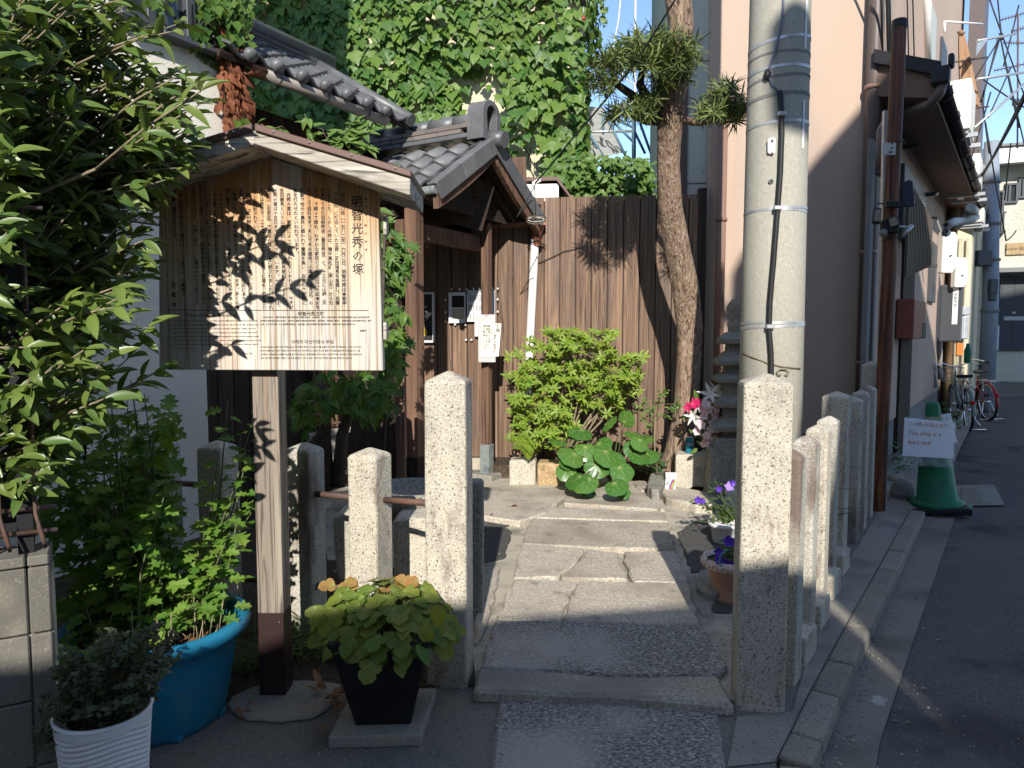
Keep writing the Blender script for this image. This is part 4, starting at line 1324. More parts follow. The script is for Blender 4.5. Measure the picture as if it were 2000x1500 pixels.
# roof boards
Y0, Y1 = 2.60, 2.98
apex, rt = P(497, 254, Y0), P(801, 345, Y0)
apl, rl = P(497, 281, Y0), P(801, 382, Y0)
half = rt.x - apex.x
for sgn in (1, -1):
    X = lambda q: Vector((apex.x + (q.x - apex.x) * sgn, q.y, q.z))
    mb = MB(); q = [X(apex), X(rt), X(rl), X(apl)]
    if sgn < 0:
        q = q[::-1]
    mb.extr(q, (0, Y1 - Y0, 0)); part("roof_board", mb, M_GREYW, sign, .003)
    c0, c1 = X(P(497, 240, Y0 - .012)), X(P(803, 332, Y0 - .012))
    c2, c3 = X(P(803, 346, Y0 - .012)), X(P(497, 255, Y0 - .012))
    q = [c0, c1, c2, c3]
    if sgn < 0:
        q = q[::-1]
    mb = MB(); mb.extr(q, (0, Y1 - Y0 + .02, 0)); cp = part("metal_cap", mb, M_CAP, sign, .003)
    for t in (.12, .35, .62, .9):
        a = c3.lerp(c2, t) + ZV * .015
        m2 = MB(frame(a, (1, 0, 0), (0, 0, 1))); m2.lathe([(.004, 0), (.004, .004), (0, .006)], 6); part("nail", m2, M_STEEL, cp)
# batten under the roof, behind the board top
mb = MB(); q = [S(500, 285, YB + .03), S(735, 358, YB + .03), S(735, 386, YB + .03), S(510, 316, YB + .03), S(312, 372, YB + .03), S(312, 345, YB + .03)]
mb.extr(q, (0, .1, 0)); part("batten", mb, M_SIGNPOST, sign)

# writing: pixel -> board plane
TY = YB - .0012
TL = MB()
TLs = MB()


def put(mb, body, x, y, h_px, align='CENTER', valign='TOP', sl=1.0, sx=1.0, sp=1.0, bold=.012):
    k = h_px * YB / FPX
    vs, fs = text_geo(body, 1.0, sl, align, valign, sp, bold=bold)
    o = S(x, y, TY)
    mb.add([Vector((o.x + v.x * k * sx, TY, o.z + v.y * k)) for v in vs], fs)


def column(mb, s, x, y0, y1, n=None, h=None):
    s = s.translate(VERT)
    n = n or len(s)
    pitch = (y1 - y0) / n
    h = h or pitch * 1.02
    put(mb, "\n".join(s), x, y0, h, sl=pitch / h, sx=.98, bold=.006 if h > 15 else .016)


column(TL, "明智光秀の塚", 697, 383, 538, h=23)
cols = ["　天正一〇年(一五八二年)六月二日、明智光秀は本能寺", "(下京区)に宿泊していた主君・織田信長を急襲し、自害", "させました。しかし光秀は、備中高松城(岡山市)から引",
        "きあげてきた羽柴秀吉(豊臣秀吉)と、十三日に山崎(天", "王山)で戦って敗れ、わずかな家臣とともに近江の坂本城を", "めざして逃れます。そしてその途中、小栗栖(伏見区)の",
        "竹藪で地元の農民に襲われて重傷を負い、自害して家臣に", "首を打たせたといわれています。", "　光秀の首は、家臣によって隠されたといわれます。ですが",
        "吉田兼見という公家が記した日記『兼見卿記』によると、", "光秀の首は十五日までに発見されています。十八日からは、", "粟田口(左京区)で重臣の首とともに晒されました。晒され",
        "たのは数日で、二十二・二十三日には近くに埋め、塚を築い", "たことも記されています。", "　実際、『雍州府志』や『都名所図会』など、江戸時代の", "京都について記した書物には、その塚が蹴上付近にあり、",
        "三条通の北側、人家の裏にあると書かれています。多くの書", "物に書かれていることから、当時よく知られた名所であったこ", "とがわかります。", "　その後、江戸時代中期の安永〜天明のころ(一七七〇",
        "〜八〇年)に、蹴上の塚にあった石塔などがこの地に移され", "ました。以来、この地が、明智光秀を弔う墓地として守ら", "れるようになり、光秀の首もここに埋められたと伝えられ", "ています。", "　また明智光秀を弔う場所は、ここ以外に、小栗栖の", "明智藪・胴塚があります。"]
x0, x1 = 669, 339
for i, c in enumerate(cols):
    x = x0 + (x1 - x0) * i / (len(cols) - 1)
    column(TL, c, x, 368, 600, n=27.0)
column(TL, "京　都　市", 339, 552, 600, h=10)
column(TL, "あけち", 714, 386, 430, h=6.5); column(TL, "みつひで", 714, 437, 500, h=6.5)
a, b = S(328, 605, TY), S(720, 606, TY)
TL.extr([a, b, b - ZV * .0022, a - ZV * .0022], (0, .0006, 0))
put(TL, "Tomb of Akechi Mitsuhide", 411, 611, 9.5, 'CENTER')
put(TLs, "明智光秀之塚", 607, 609, 8.5)
put(TLs, "아케치 미쓰히데의 무덤", 610, 664, 8.5)
en = ["On the second day of the sixth month of 1582, Akechi Mitsuhide attacked his lord Oda", "Nobunaga, who was staying at Honno-ji, and drove him to take his own life. Defeated by", "Hideyoshi at Yamazaki, he fled with a few followers toward Sakamoto Castle, but was", "attacked by local farmers in a bamboo grove at Ogurusu and badly wounded. His head",
      "was hidden by a retainer, found, and displayed at Awataguchi; it was buried nearby under", "    a mound. In the middle of the Edo period the stone tower from that mound was moved", "to this place, which has since been kept as the grave of Akechi Mitsuhide, whose head is", "said to be buried here."]
put(TLs, "\n".join(en), 335, 624, 4.7, 'LEFT', sl=1.62)
put(TLs, "Kyoto City", 493, 688, 4.5, 'RIGHT')
zh = ["　1582年6月2日，明智光秀急袭下榻于本能寺的主君织田信长，迫其自尽。然而，从备中高松城赶回的羽柴秀吉在山崎之战中击败光秀", "光秀率少数家臣逃往近江坂本城，途中在小栗栖竹林遭当地农民袭击，身负重伤，命家臣介错而死。首级在粟田口示众后葬于附近，筑塚", "立碑。江户时代中期，塚上石塔等迁移至此，此后这里一直作为明智光秀之墓受到守护，相传光秀的首级也埋葬于此。"]
put(TLs, "\n".join(zh), 508, 618, 3.6, 'LEFT', sl=1.9)
put(TLs, "京都市", 716, 644, 4.5, 'RIGHT')
ko = ["1582년 6월 2일, 아케치 미쓰히데는 혼노지에 머물던 주군 오다 노부나가를 급습하여 자결하게 하였습니다. 그러나 다카마쓰", "성에서 되돌아온 하시바 히데요시와 야마자키에서 싸워 패하고, 소수의 가신과 함께 사카모토성을 향해 도망쳤습니다. 도중", "오구루스의 대숲에서 농민들의 습격을 받아 중상을 입고 자결하였습니다. 머리는 아와타구치에서 효수된 후 근처에 묻혔으며", "에도 시대 중기에 무덤의 석탑이 이곳으로 옮겨져, 그 후 이 땅은 아케치 미쓰히데의 무덤으로 지켜지고 있습니다."]
put(TLs, "\n".join(ko), 508, 676, 3.9, 'LEFT', sl=1.85)
part("lettering", TL, M_INK, board)
part("small_lettering", TLs, M_INKGREY, board)

# ------------------------------------------------------------------ granite posts
def granite_post(c, ax, w, d, h, apexh, label, m=M_GRAN, group="granite fence posts of the small yard", taper=.0, sink=.15, top_bevel=.012):
    ax = Vector(ax).normalized()
    ay = Vector((-ax.y, ax.x, 0))
    M = frame(Vector((c[0], c[1], 0)), ax, ay, ZV)
    a, b = w / 2, d / 2
    k = 1 + taper
    mb = MB(M)
    n = 6
    lv = []
    for j in range(n + 1):
        z = -sink + (h + sink) * j / n
        f = k + (1 - k) * j / n
        q = .0015
        lv.append([(-a * f + rnd.uniform(-q, q), -b * f + rnd.uniform(-q, q), z), (a * f + rnd.uniform(-q, q), -b * f + rnd.uniform(-q, q), z), (a * f, b * f, z), (-a * f, b * f, z)])
    vs = [p for l in lv for p in l] + [(rnd.uniform(-.006, .006), rnd.uniform(-.006, .006), h + apexh)]
    fs = [(3, 2, 1, 0)]
    for j in range(n):
        for i in range(4):
            fs.append((j * 4 + i, j * 4 + (i + 1) % 4, j * 4 + 4 + (i + 1) % 4, j * 4 + 4 + i))
    t = len(vs) - 1
    for i in range(4):
        fs.append((n * 4 + i, n * 4 + (i + 1) % 4, t))
    mb.add(vs, fs)
    return solo("stone_post", label, "stone post", mb, m, top_bevel, 2, group)


granite_post((-.268, 3.02), UF, .176, .17, 1.30, .045, "tall pale granite post at the left of the stone path beside the black planter")
rp = G(1487, 1393)
granite_post((rp.x + .015, rp.y + .095), (.985, -.17, 0), .186, .18, 1.305, .04, "tall stained granite post right of the stone path before the concrete pole", M_GRAN)
# left row, running back to the left
LF = Vector((-.935, .355, 0)).normalized()
for (x, y, Yq, w, wd, lab, m) in ((722, 872, 3.24, .148, .148, "short granite post rising behind the yellow green potted plant", M_GRAN),
                                 (593, 862, 3.42, .15, .13, "narrow granite post just behind the post of the notice board", M_GRAN2),
                                 (425, 858, 3.62, .15, .14, "short granite post wrapped in chrysanthemum stems left of the notice board post", M_GRAN),
                                 (312, 852, 3.80, .155, .14, "shaded granite post before the grey plaster wall behind the foliage", M_GRAN2)):
    t = P(x, y, Yq)
    granite_post((t.x, t.y), -LF, w, wd, t.z - .035, .035, lab, m)
def rail(xa, ya, Ya, xb, yb, Ybb, lab):
    a, b = P(xa, ya, Ya), P(xb, yb, Ybb)
    mb = MB(); mb.tube([a, b], .0145, 10)
    return solo("iron_rail", lab, "iron rail", mb, M_RUST, group="iron rails between the granite posts")


rail(598, 963, 3.42, 700, 972, 3.24, "upper rusty iron rail from narrow post to the short granite post")
rail(748, 976, 3.22, 840, 983, 3.06, "upper rusty iron rail between short post and the tall left post")
rail(600, 1141, 3.42, 700, 1152, 3.24, "lower rusty iron rail at the grass left of the potted plant")
rail(748, 1156, 3.22, 840, 1166, 3.06, "lower iron rail hidden behind the yellow green leaves")
rail(318, 942, 3.80, 410, 948, 3.62, "dark iron rail in the shade before the plaster wall")
rail(440, 1128, 3.62, 580, 1138, 3.42, "lower iron rail behind the foot of the notice board")

# right row along the alley
def rpost(x, y, Yq, w, d, lab, m):
    t = P(x, y, Yq)
    return granite_post((t.x, t.y), AE, w, d, t.z - .035, .035, lab, m)


for (x, y, Yq, w, lab, m) in ((1544, 873, 3.02, .115, "low slim granite post first behind the tall right post", M_GRAN2), (1574, 848, 3.40, .115, "slim granite post with reddish stain second in the alley row", M_GRAN2),
                              (1600, 826, 3.80, .115, "slim granite post third in the alley row", M_GRAN), (1619, 810, 4.20, .115, "slim granite post fourth in the alley row just before the taller one", M_GRAN2),
                              (1635, 763, 4.62, .155, "taller granite post in the middle of the alley row", M_GRAN), (1667, 772, 5.08, .12, "shaded granite post next behind the taller middle post of the alley row", M_GRAN2),
                              (1682, 760, 5.45, .12, "mossy granite post second behind the taller middle post of the alley row", M_GRAN2), (1696, 751, 5.80, .12, "mossy granite post just before the tall end post of the alley row", M_GRAN2),
                              (1706, 704, 6.22, .16, "tall dark granite post ending the alley row beside the stained log pole", M_GRAN2)):
    rpost(x, y, Yq, w, w * .95, lab, m)
# low stones between the posts of the alley row
for k, (Yq) in enumerate((3.22, 3.61, 4.02, 4.42)):
    xx = 1.24 + (Yq - 3.02) * .60
    mb = MB(frame((xx, Yq, .06), AD, AE, ZV)); mb.box((0, -.02, 0), (.22, .09, .15)); solo("footing_stone", ["low granite block beside the first slim alley post", "low granite block beside the stained second alley post", "low granite block beside the taller middle alley post", "farthest low granite block among the shaded alley posts"][k], "stone block", mb, M_GRAN, .015, 2, "low granite blocks between the alley posts")
# ------------------------------------------------------------------ small tiled gate
GA = Vector((-.21, 6.80, 0))
gate = thing("roofed_gate", "small timber gate with grey tiled roof and carved bargeboards before the board fence", "gate", (-.6, 6.9, 0))
MG = frame(GA, HA, HB, ZV)               # x along the gable, y along the ridge away
gw, zr, ze = .88, 3.27, 2.72
# posts
pr = G(951, 925, .03); pr = Vector((pr.x, min(pr.y, 7.36), 0)); pr = P(951, 900, 7.30)
plp = Vector((pr.x, pr.y, 0)) - HA * 1.18
for (q, w) in ((Vector((pr.x, pr.y, 0)), .082), (plp, .118)):
    mb = MB(frame(q, HA, HB, ZV)); mb.box((0, 0, 1.32), (w, w, 2.55)); part("post", mb, M_POSTW, gate, .004)
mb = MB(frame(Vector((pr.x, pr.y, 0)), HA, HB, ZV)); mb.box((0, 0, .18), (.105, .105, .36)); part("post_shoe", mb, M_PATINA, gate, .004)
mb = MB(frame(plp, HA, HB, ZV)); mb.box((0, 0, .2), (.13, .13, .42)); part("post_shoe", mb, M_DARKW, gate, .004)
for q in (Vector((pr.x, pr.y, 0)), plp):
    mb = MB(frame(q, HA, HB, ZV)); mb.box((0, 0, .02), (.26, .26, .09)); part("plinth", mb, M_STONE, gate, .015, 2)
# back posts
for q in (Vector((pr.x, pr.y, 0)) + HB * 1.0, plp + HB * 1.0):
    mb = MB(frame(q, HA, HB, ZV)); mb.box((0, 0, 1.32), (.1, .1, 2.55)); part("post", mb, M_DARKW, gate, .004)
# tie beam with carved ends
mid = (Vector((pr.x, pr.y, 0)) + plp) / 2 + HB * .10
mb = MB(frame(mid, HA, HB, ZV)); mb.box((0, 0, 2.40), (1.36, .10, .15)); part("beam", mb, M_POSTW, gate, .01)
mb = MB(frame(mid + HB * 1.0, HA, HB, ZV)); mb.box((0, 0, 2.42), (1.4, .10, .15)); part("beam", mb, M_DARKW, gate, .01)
for s in (-.6, .6):
    mb = MB(frame(mid + HA * s, HA, HB, ZV)); mb.box((0, .78, 2.56), (.09, 1.4, .1)); part("beam", mb, M_DARKW, gate, .006)
# bargeboards (curved underside) at the front gable
for s in (-1, 1):
    up_, lo_ = [], []
    for k in range(9):
        t = k / 8
        x = s * gw * t * 1.03
        z = zr - .05 - (zr - ze) * t - .05 * math.sin(t * math.pi)
        wd = .13 + .02 * t - (.02 * math.sin(t * math.pi))
        up_.append(Vector((x, -.06, z))); lo_.append(Vector((x * .985, -.06, z - wd)))
    q = up_ + lo_[::-1]
    if s < 0:
        q = q[::-1]
    mb = MB(MG); mb.extr(q, (0, .055, 0)); part("bargeboard", mb, M_POSTW, gate, .004)
# gable field
mb = MB(MG); mb.extr([Vector((-.72, .22, 2.62)), Vector((.72, .22, 2.62)), Vector((0, .22, 3.1))], (0, .03, 0)); part("gable_board", mb, M_DARKW, gate)
# roof slopes with tiles
RL = 2.05
sl = math.hypot(gw, zr - ze)
GT = tile_mesh(.262, .30, "roof_tile", M_TILE, .018, .030, .030)
for s in (-1, 1):
    ax = HB * (-1 if s < 0 else 1)
    upv = (HA * (-s) * gw + ZV * (zr - ze)).normalized()
    o = MG @ Vector((s * gw, RL if s < 0 else 0, ze))
    MT = frame(o, ax, upv)
    mb = MB(MT); mb.box((RL / 2, sl / 2, -.045), (RL, sl, .04)); part("roof_deck", mb, M_DARKW, gate)
    for r in range(4):
        for c in range(8):
            M = MT @ Matrix.Translation((.02 + c * .252, -.07 + r * .262, .0)) @ Matrix.Rotation(rnd.uniform(-.012, .012), 4, 'Z')
            inst("roof_tile", GT, M, gate)
    # rake tiles hanging over the bargeboard
    for r in range(5):
        mb = MB(MT)
        x0 = -.03 if s > 0 else RL + .03
        y0 = -.07 + r * .215
        mb.box((x0, y0 + .112, .035), (.10, .218, .022)); mb.box((x0 - .05 * (1 if s > 0 else -1), y0 + .112, -.03), (.018, .222, .15))
        part("rake_tile", mb, M_TILE, gate, .006)
    mb = MB(MT); mb.box((RL / 2, .02, -.085), (RL, .05, .07)); part("eave_board", mb, M_POSTW, gate, .004)
    for k in range(7):
        mb = MB(MT); mb.box((.18 + k * .28, .45, -.09), (.045, .9, .05)); part("rafter", mb, M_DARKW, gate)
# ridge: bed, layers of flat tiles, round caps
for k in range(3):
    x = .10 - k * .0
    n = 7
    for i in range(n):
        mb = MB(MG); L = (RL - .10) / n
        mb.box((0, .10 + L * (i + .5) + (L * .5 if k % 2 else 0) * (1 if i < n - 1 else 0), zr + .055 + k * .048), (.27 - k * .022, L - .006 if not (k % 2 and i == n - 1) else L * .5, .04))
        part("ridge_tile", mb, M_TILEBR if k else M_TILE, gate, .004)
for i in range(7):
    L = (RL - .06) / 7
    mb = MB(MG); mb.tube([(0, .08 + i * L, zr + .20), (0, .08 + (i + 1) * L + .01, zr + .20)], [.088, .080], 14); part("ridge_cap", mb, M_TILE, gate)
# end tile: an arched block with sunk face
mb = MB(MG)
out_, inn = [], []
for k in range(13):
    a = math.pi * k / 12
    out_.append((.155 * math.cos(a), zr + .235 + .135 * math.sin(a)))
    inn.append((.085 * math.cos(a), zr + .235 + .085 * math.sin(a)))
out_ = [(.165, zr + .0)] + out_ + [(-.165, zr + .0)]
inn = [(.075, zr + .06)] + inn + [(-.075, zr + .06)]
mb.extr([Vector((x, .12, z)) for x, z in inn], (0, -.06, 0))
n = len(out_)
vs = [(x, -.03, z) for x, z in out_] + [(x, -.03, z) for x, z in inn] + [(x, .14, z) for x, z in out_] + [(x, .06, z) for x, z in inn]
fs = []
for i in range(n - 1):
    fs += [(i, i + 1, n + i + 1, n + i), (2 * n + i + 1, 2 * n + i, i, i + 1)[::-1], (n + i, n + i + 1, 3 * n + i + 1, 3 * n + i)]
fs += [(0, n, 2 * n - 1, n - 1), tuple(range(2 * n, 3 * n))]
mb.add(vs, fs, False)
part("end_tile", mb, M_TILE, gate, .004)
mb = MB(MG); mb.tube([(0, .02, zr + .03), (0, -.17, zr - .005)], .075, 14); part("end_roll", mb, M_TILE, gate)
# small gutter and copper outlet on the right eave, patina gutter on the left eave
a = MG @ Vector((gw + .04, -.02, ze - .06)); b = MG @ Vector((gw + .04, RL, ze - .08))
mb = MB(); mb.tube([a, b], .045, 10); part("eave_gutter", mb, M_COPPER, gate)
a = MG @ Vector((-gw - .05, -.06, ze - .05)); b = MG @ Vector((-gw - .05, RL, ze - .05))
mb = MB(); mb.tube([a, b], .035, 10); part("eave_gutter", mb, M_PATINA, gate)
# porcelain insulator knobs and coiled wire at the right bargeboard
ins_ = MG @ Vector((.70, -.10, 2.98))
wire_tangle = thing("wire_bundle", "coiled old wires and white insulators at the gate's right bargeboard", "wire bundle", tuple(ins_))
for k in range(4):
    mb = MB(); p = ins_ + Vector((.02 * k - .01, 0, .012 * k)); mb.lathe([(.012, 0), (.02, .008), (.012, .02), (.02, .03), (.012, .04), (0, .042)], 10, Matrix.Translation(p)); part("insulator", mb, M_WHITE, wire_tangle)
for k in range(5):
    pts = []
    c = MG @ Vector((.66, -.14, 2.62))
    r1 = rnd.uniform(.05, .09)
    for j in range(13):
        an = j / 12 * 2 * math.pi
        pts.append(c + Vector((r1 * math.cos(an) * 1.2 + rnd.uniform(-.01, .01), rnd.uniform(-.01, .01), r1 * .35 * math.sin(an) + .008 * k)))
    mb = MB(); mb.tube(pts, .004, 4); part("wire_loop", mb, [M_TWIG, M_CABLE, M_STEEL][k % 3], wire_tangle)
mb = MB(); mb.tube([ins_, MG @ Vector((.68, -.12, 2.8)), MG @ Vector((.66, -.14, 2.63))], .004, 4); part("wire_loop", mb, M_CABLE, wire_tangle)

# hanging tablet
tb = thing("hanging_tablet", "dark old wooden name tablet tilted under the gate's gable", "tablet", tuple(P(905, 395, 6.72)))
q = [(848, 428), (866, 356), (906, 333), (966, 366), (942, 452)]
pc_ = sum((P(x, y, 6.92) for x, y in q), Vector()) / 5
nrm = Vector((.30, -.93, -.22)).normalized()
pts = []
for x, y in q:
    d = ray(x, y); o = Vector((0, 0, CAM_H))
    pts.append(o + d * ((pc_ - o).dot(nrm) / d.dot(nrm)))
mb = MB(); mb.extr(pts, -nrm * .035); tbo = part("tablet", mb, M_DARKW, tb, .004)
cx_ = (pts[3] - pts[1]).normalized()
zx_ = nrm.cross(cx_).normalized(); zx_ = zx_ if zx_.z > 0 else -zx_
t = MB(frame(pc_ + nrm * .004, cx_, zx_))
vs, fs = text_geo("家\n光", .15, 1.0, 'CENTER', 'CENTER'); t.add([v + Vector((-.10, 0, 0)) for v in vs], fs)
vs, fs = text_geo("奉\n納", .15, 1.0, 'CENTER', 'CENTER'); t.add([v + Vector((.10, 0, 0)) for v in vs], fs)
part("lettering", t, M_BARKDK, tbo)

# notice hung on the right post
npl = thing("hanging_notice", "handwritten paper notice on a grey plate tied to the gate's right post", "notice", tuple(P(951, 640, 7.12)))
Yn = 7.16
mb = MB(); a = P(951, 661, Yn); mb.box(a, (.172, .012, .475)); part("plate", mb, M_SLATE, npl, .002)
q = [P(942, 697, Yn - .012), P(974, 696, Yn - .015), P(979, 632, Yn - .02), P(941, 630, Yn - .012)]
mb = MB(); mb.extr(q, (0, .003, 0)); pap = part("paper", mb, M_PAPER, npl)
t = MB()
for s, x, y, hpx in (("お願い!!", 972.5, 633, 8.5), ("この場所は佐良町", 966, 640, 6.2), ("どうぞ", 960.6, 639, 5), ("御線香のお香りは", 955.5, 634, 6), ("有志の皆さまから", 950.3, 634, 6), ("頂き奉納しています", 945, 634, 5.8)):
    k = hpx * Yn / FPX
    vs, fs = text_geo("\n".join(s), 1.0, 1.0)
    o = P(x, y, Yn - .0225); t.add([Vector((o.x + v.x * k, o.y, o.z + v.y * k)) for v in vs], fs)
part("lettering", t, M_INK, pap)
mb = MB(); mb.tube([P(936, 606, Yn), P(950, 618, Yn - .01), P(962, 606, Yn)], .002, 4); part("wire", mb, M_RUST, npl)

# posters on the fence
def poster(name, label, x0, x1, y0, y1, m, frame_m=None, off=.05, lines=None):
    c = FW((x0 + x1) / 2, (y0 + y1) / 2, off)
    a, b = FW(x0, y0, off), FW(x1, y1, off)
    L = (b - a).dot(UF); hh = a.z - b.z
    r = thing(name, label, "poster", tuple(c), "posters on the dark boards behind the gate")
    M = frame(c, UF, ZV)
    mb = MB(M); mb.box((0, 0, -.005), (L, hh, .01)); sh = part("sheet", mb, m, r)
    if frame_m:
        t = .022
        for (cc, s) in (((0, hh / 2, .006), (L, t, .02)), ((0, -hh / 2, .006), (L, t, .02)), ((-L / 2, 0, .006), (t, hh, .019)), ((L / 2, 0, .006), (t, hh, .019))):
            mb = MB(M); mb.box(cc, s); part("frame_bar", mb, frame_m, r)
    return r, M, L, hh


r, M, L, hh = poster("poster", "framed black poster with a yellow flower beside the gate's left post", 800, 847, 573, 667, M_PBLACK, M_PAPERW)
mb = MB(M)
for k in range(5):
    an = k * 1.256; mb.lathe([(0, .002), (.03, .003), (.034, .001)], 8, Matrix.Translation((.0 + .028 * math.cos(an), -hh * .30 + .026 * math.sin(an), .001)))
part("printed_flower", mb, mat("yellow_print", (.55, .38, .03), rough=.7), r)
t = MB(M)
for k in range(5):
    t.box((-.01, hh * .22 - k * .05, .0005), (L * .6 - .02 * k, .012, .001))
part("printed_lines", t, M_SLATE, r)
r, M, L, hh = poster("poster", "white poster with a dark picture pinned left of the newspaper sheet", 876, 909, 571, 631, M_PAPERW)
mb = MB(M); mb.box((.012, hh * .2, .0006), (L * .74, hh * .38, .001)); part("printed_picture", mb, M_DARKW, r)
mb = MB(M); mb.box((.012, -hh * .2, .0006), (L * .74, hh * .34, .001)); part("printed_picture", mb, M_CREAMB, r)
r, M, L, hh = poster("poster", "newspaper sheet pinned to the boards behind the gate's right post", 912, 967, 567, 628, M_PAPERW)
t = MB(M); vs, fs = text_geo("山の光秀忌", .05, 1, 'CENTER', 'CENTER'); t.add([v + Vector((-.05, hh * .42, .0006)) for v in vs], fs)
for k in range(16):
    for j in range(3):
        t.box((-L * .43 + k * .016, hh * (.25 - .3 * j), .0005), (.006, hh * .25 - rnd.random() * .03, .001))
part("lettering", t, M_INKGREY, r)
r, M, L, hh = poster("poster", "narrow sunlit paper strip below the newspaper on the boards", 927, 937, 614, 657, M_PAPERW, off=.06)
t = MB(M)
for k in range(3):
    t.box((-.015 + k * .014, 0, .0005), (.005, hh * .8, .001))
part("lettering", t, M_INKGREY, r)
for k, (x, y) in enumerate([(882, 565), (898, 565), (911, 565), (925, 564), (936, 564), (962, 563), (972, 564), (972, 585), (972, 609), (870, 586), (870, 610), (870, 628), (889, 634), (909, 635), (910, 664), (921, 664)]):
    q = FW(x, y, .03); mb = MB(frame(q, UF, ZV)); mb.lathe([(.004, -.02), (.004, .0), (.013, .002), (.011, .01), (0, .013)], 8)
    solo("drawing_pin", "white round drawing pin stuck in the boards around the posters", "pin", mb, M_WHITE, group="white pins around the posters")

# white downpipe on the fence with copper hopper
dp = thing("downpipe", "white downpipe with a brown copper hopper on the board fence", "downpipe", tuple(FW(1038, 800, .07)))
a, b = FW(1045, 468, .08), FW(1028, 812, .08)
mb = MB(); mb.tube([a, b, b - ZV * .3], .043, 14); part("pipe", mb, M_PIPEW, dp)
c = FW(1048, 455, .08)
mb = MB(); mb.lathe([(.05, -.14), (.052, -.02), (.075, .04), (.08, .09)], 14, Matrix.Translation(c)); mb.box((c.x, c.y, c.z + .09), (.19, .13, .03)); part("hopper", mb, M_COPPER, dp)
# little roof behind the gate
q = FW(1065, 372, -.5)
lr = thing("side_shed", "white box with reddish metal cap peeping over the fence beside the gate", "shed", tuple(q))
mb = MB(frame(q, UF, VF, ZV)); mb.box((-.03, .2, -.6), (.36, .4, 1.35)); part("wall", mb, M_WHITE, lr)
mb = MB(frame(q, UF, VF, ZV)); mb.extr([Vector((-.26, -.05, .10)), Vector((.13, -.05, .10)), Vector((.30, -.05, -.12)), Vector((.30, -.05, -.09)), Vector((.14, -.05, .14)), Vector((-.26, -.05, .14))], (0, .6, 0)); part("roof", mb, M_CAP, lr)
mb = MB(frame(FW(1014, 325, -.4), UF, VF, ZV)); mb.box((0, 0, -1.0), (.16, .04, 2.2)); solo("wood_plank", "reddish plank standing behind the gate roof beside the ivy", "plank", mb, M_POSTW, .004)

# dark things left of the gate: upright slab, basin stones
sl_ = thing("upright_slab", "dark rough stone slab standing left of the gate post", "stone slab", tuple(P(732, 945, 5.6)))
q = [P(x, y, 5.5) for x, y in [(686, 968), (680, 860), (690, 800), (708, 748), (740, 738), (766, 760), (772, 830), (780, 900), (784, 968)]]
mb = MB(); mb.extr(rough_edge(q, .06, .0, rnd), (.02, .14, 0)); part("slab", mb, M_DARKW, sl_, .012)
a = P(783, 850, 5.45); mb = MB(); mb.box(a, (.07, .06, .9)); part("side_post", mb, M_POSTW, sl_, .004)
bs = thing("stone_basin", "rough granite trough with a round bowl behind the left posts", "stone basin", tuple(P(790, 1100, 3.75)))
def rough_stone(pts2, Yq, depth, m, parent, name, bev=.02):
    q = rough_edge([P(x, y, Yq) for x, y in pts2], .08, .0, rnd)
    q = [p + Vector((rnd.uniform(-.004, .004), rnd.uniform(-.012, .012), rnd.uniform(-.004, .004))) for p in q]
    mb = MB(); mb.extr(q, (0, depth, 0)); return part(name, mb, m, parent, bev, 2)


rough_stone([(646, 1012), (690, 995), (735, 1000), (740, 1140), (660, 1140), (650, 1060)], 3.75, .3, M_GRAN, bs, "block")
rough_stone([(765, 1022), (774, 1014), (905, 1012), (912, 1150), (770, 1150)], 3.70, .3, M_GRAN, bs, "block")
bc = P(800, 952, 4.15)
mb = MB(); mb.lathe([(.05, -.22), (.16, -.19), (.22, -.12), (.255, -.04), (.262, .0), (.25, .008), (.215, .0), (.19, -.08), (.0, -.12)], 26, Matrix.Translation(bc)); part("bowl", mb, M_STONE, bs)
mb = MB(); c = P(932, 1040, 3.62); mb.box((c.x - .07, c.y + .1, .36), (.20, .12, .74)); solo("dark_slab", "dark slim stone standing behind the tall left granite post", "stone slab", mb, M_STONE, .02, 2)
# lantern and textile in the dark of the gate
lt = P(772, 440, 6.6)
mb = MB(); mb.box(lt, (.13, .13, .26)); mb.box(lt + Vector((0, 0, .16)), (.16, .16, .05)); mb.box(lt - Vector((0, 0, .15)), (.15, .15, .04))
for k in range(9):
    mb.box(lt + Vector((0, -.067, -.11 + k * .028)), (.132, .006, .006))
solo("red_lantern", "small red paper lantern in the dark left of the gate post", "lantern", mb, mat("red_paper", (.10, .012, .015), rough=.8))
tx = thing("hanging_textile", "patterned reddish cloth hanging beside the left gate post", "cloth", tuple(P(825, 480, 6.75)))
mb = MB(); mb.extr([P(822, 445, 6.7), P(848, 452, 6.7), P(838, 480, 6.7), P(815, 505, 6.7)], (0, .01, 0)); part("cloth", mb, mat("patterned_cloth", (.14, .05, .045), [((.34, .27, .24), 40, I3, .5, .56, .9, 3)], rough=.9), tx)
# ------------------------------------------------------------------ concrete utility pole
PY = 5.1
pb, ptp = P(1506, 720, PY), P(1524, 0, PY)
pole = thing("utility_pole", "big weathered concrete utility pole behind the right granite post", "utility pole", (pb.x, PY, 0))
r720, r0 = 118 / 2 / FPX * PY, 110 / 2 / FPX * PY
dzdr = (r0 - r720) / (ptp.z - pb.z)
rad = lambda z: r720 + dzdr * (z - pb.z)
cxz = lambda z: pb.x + (ptp.x - pb.x) * (z - pb.z) / (ptp.z - pb.z)
mb = MB(); mb.tube([(cxz(z), PY, z) for z in (-.2, 2, 4, 6, 8)], [rad(z) for z in (-.2, 2, 4, 6, 8)], 40); part("shaft", mb, M_CONC, pole)


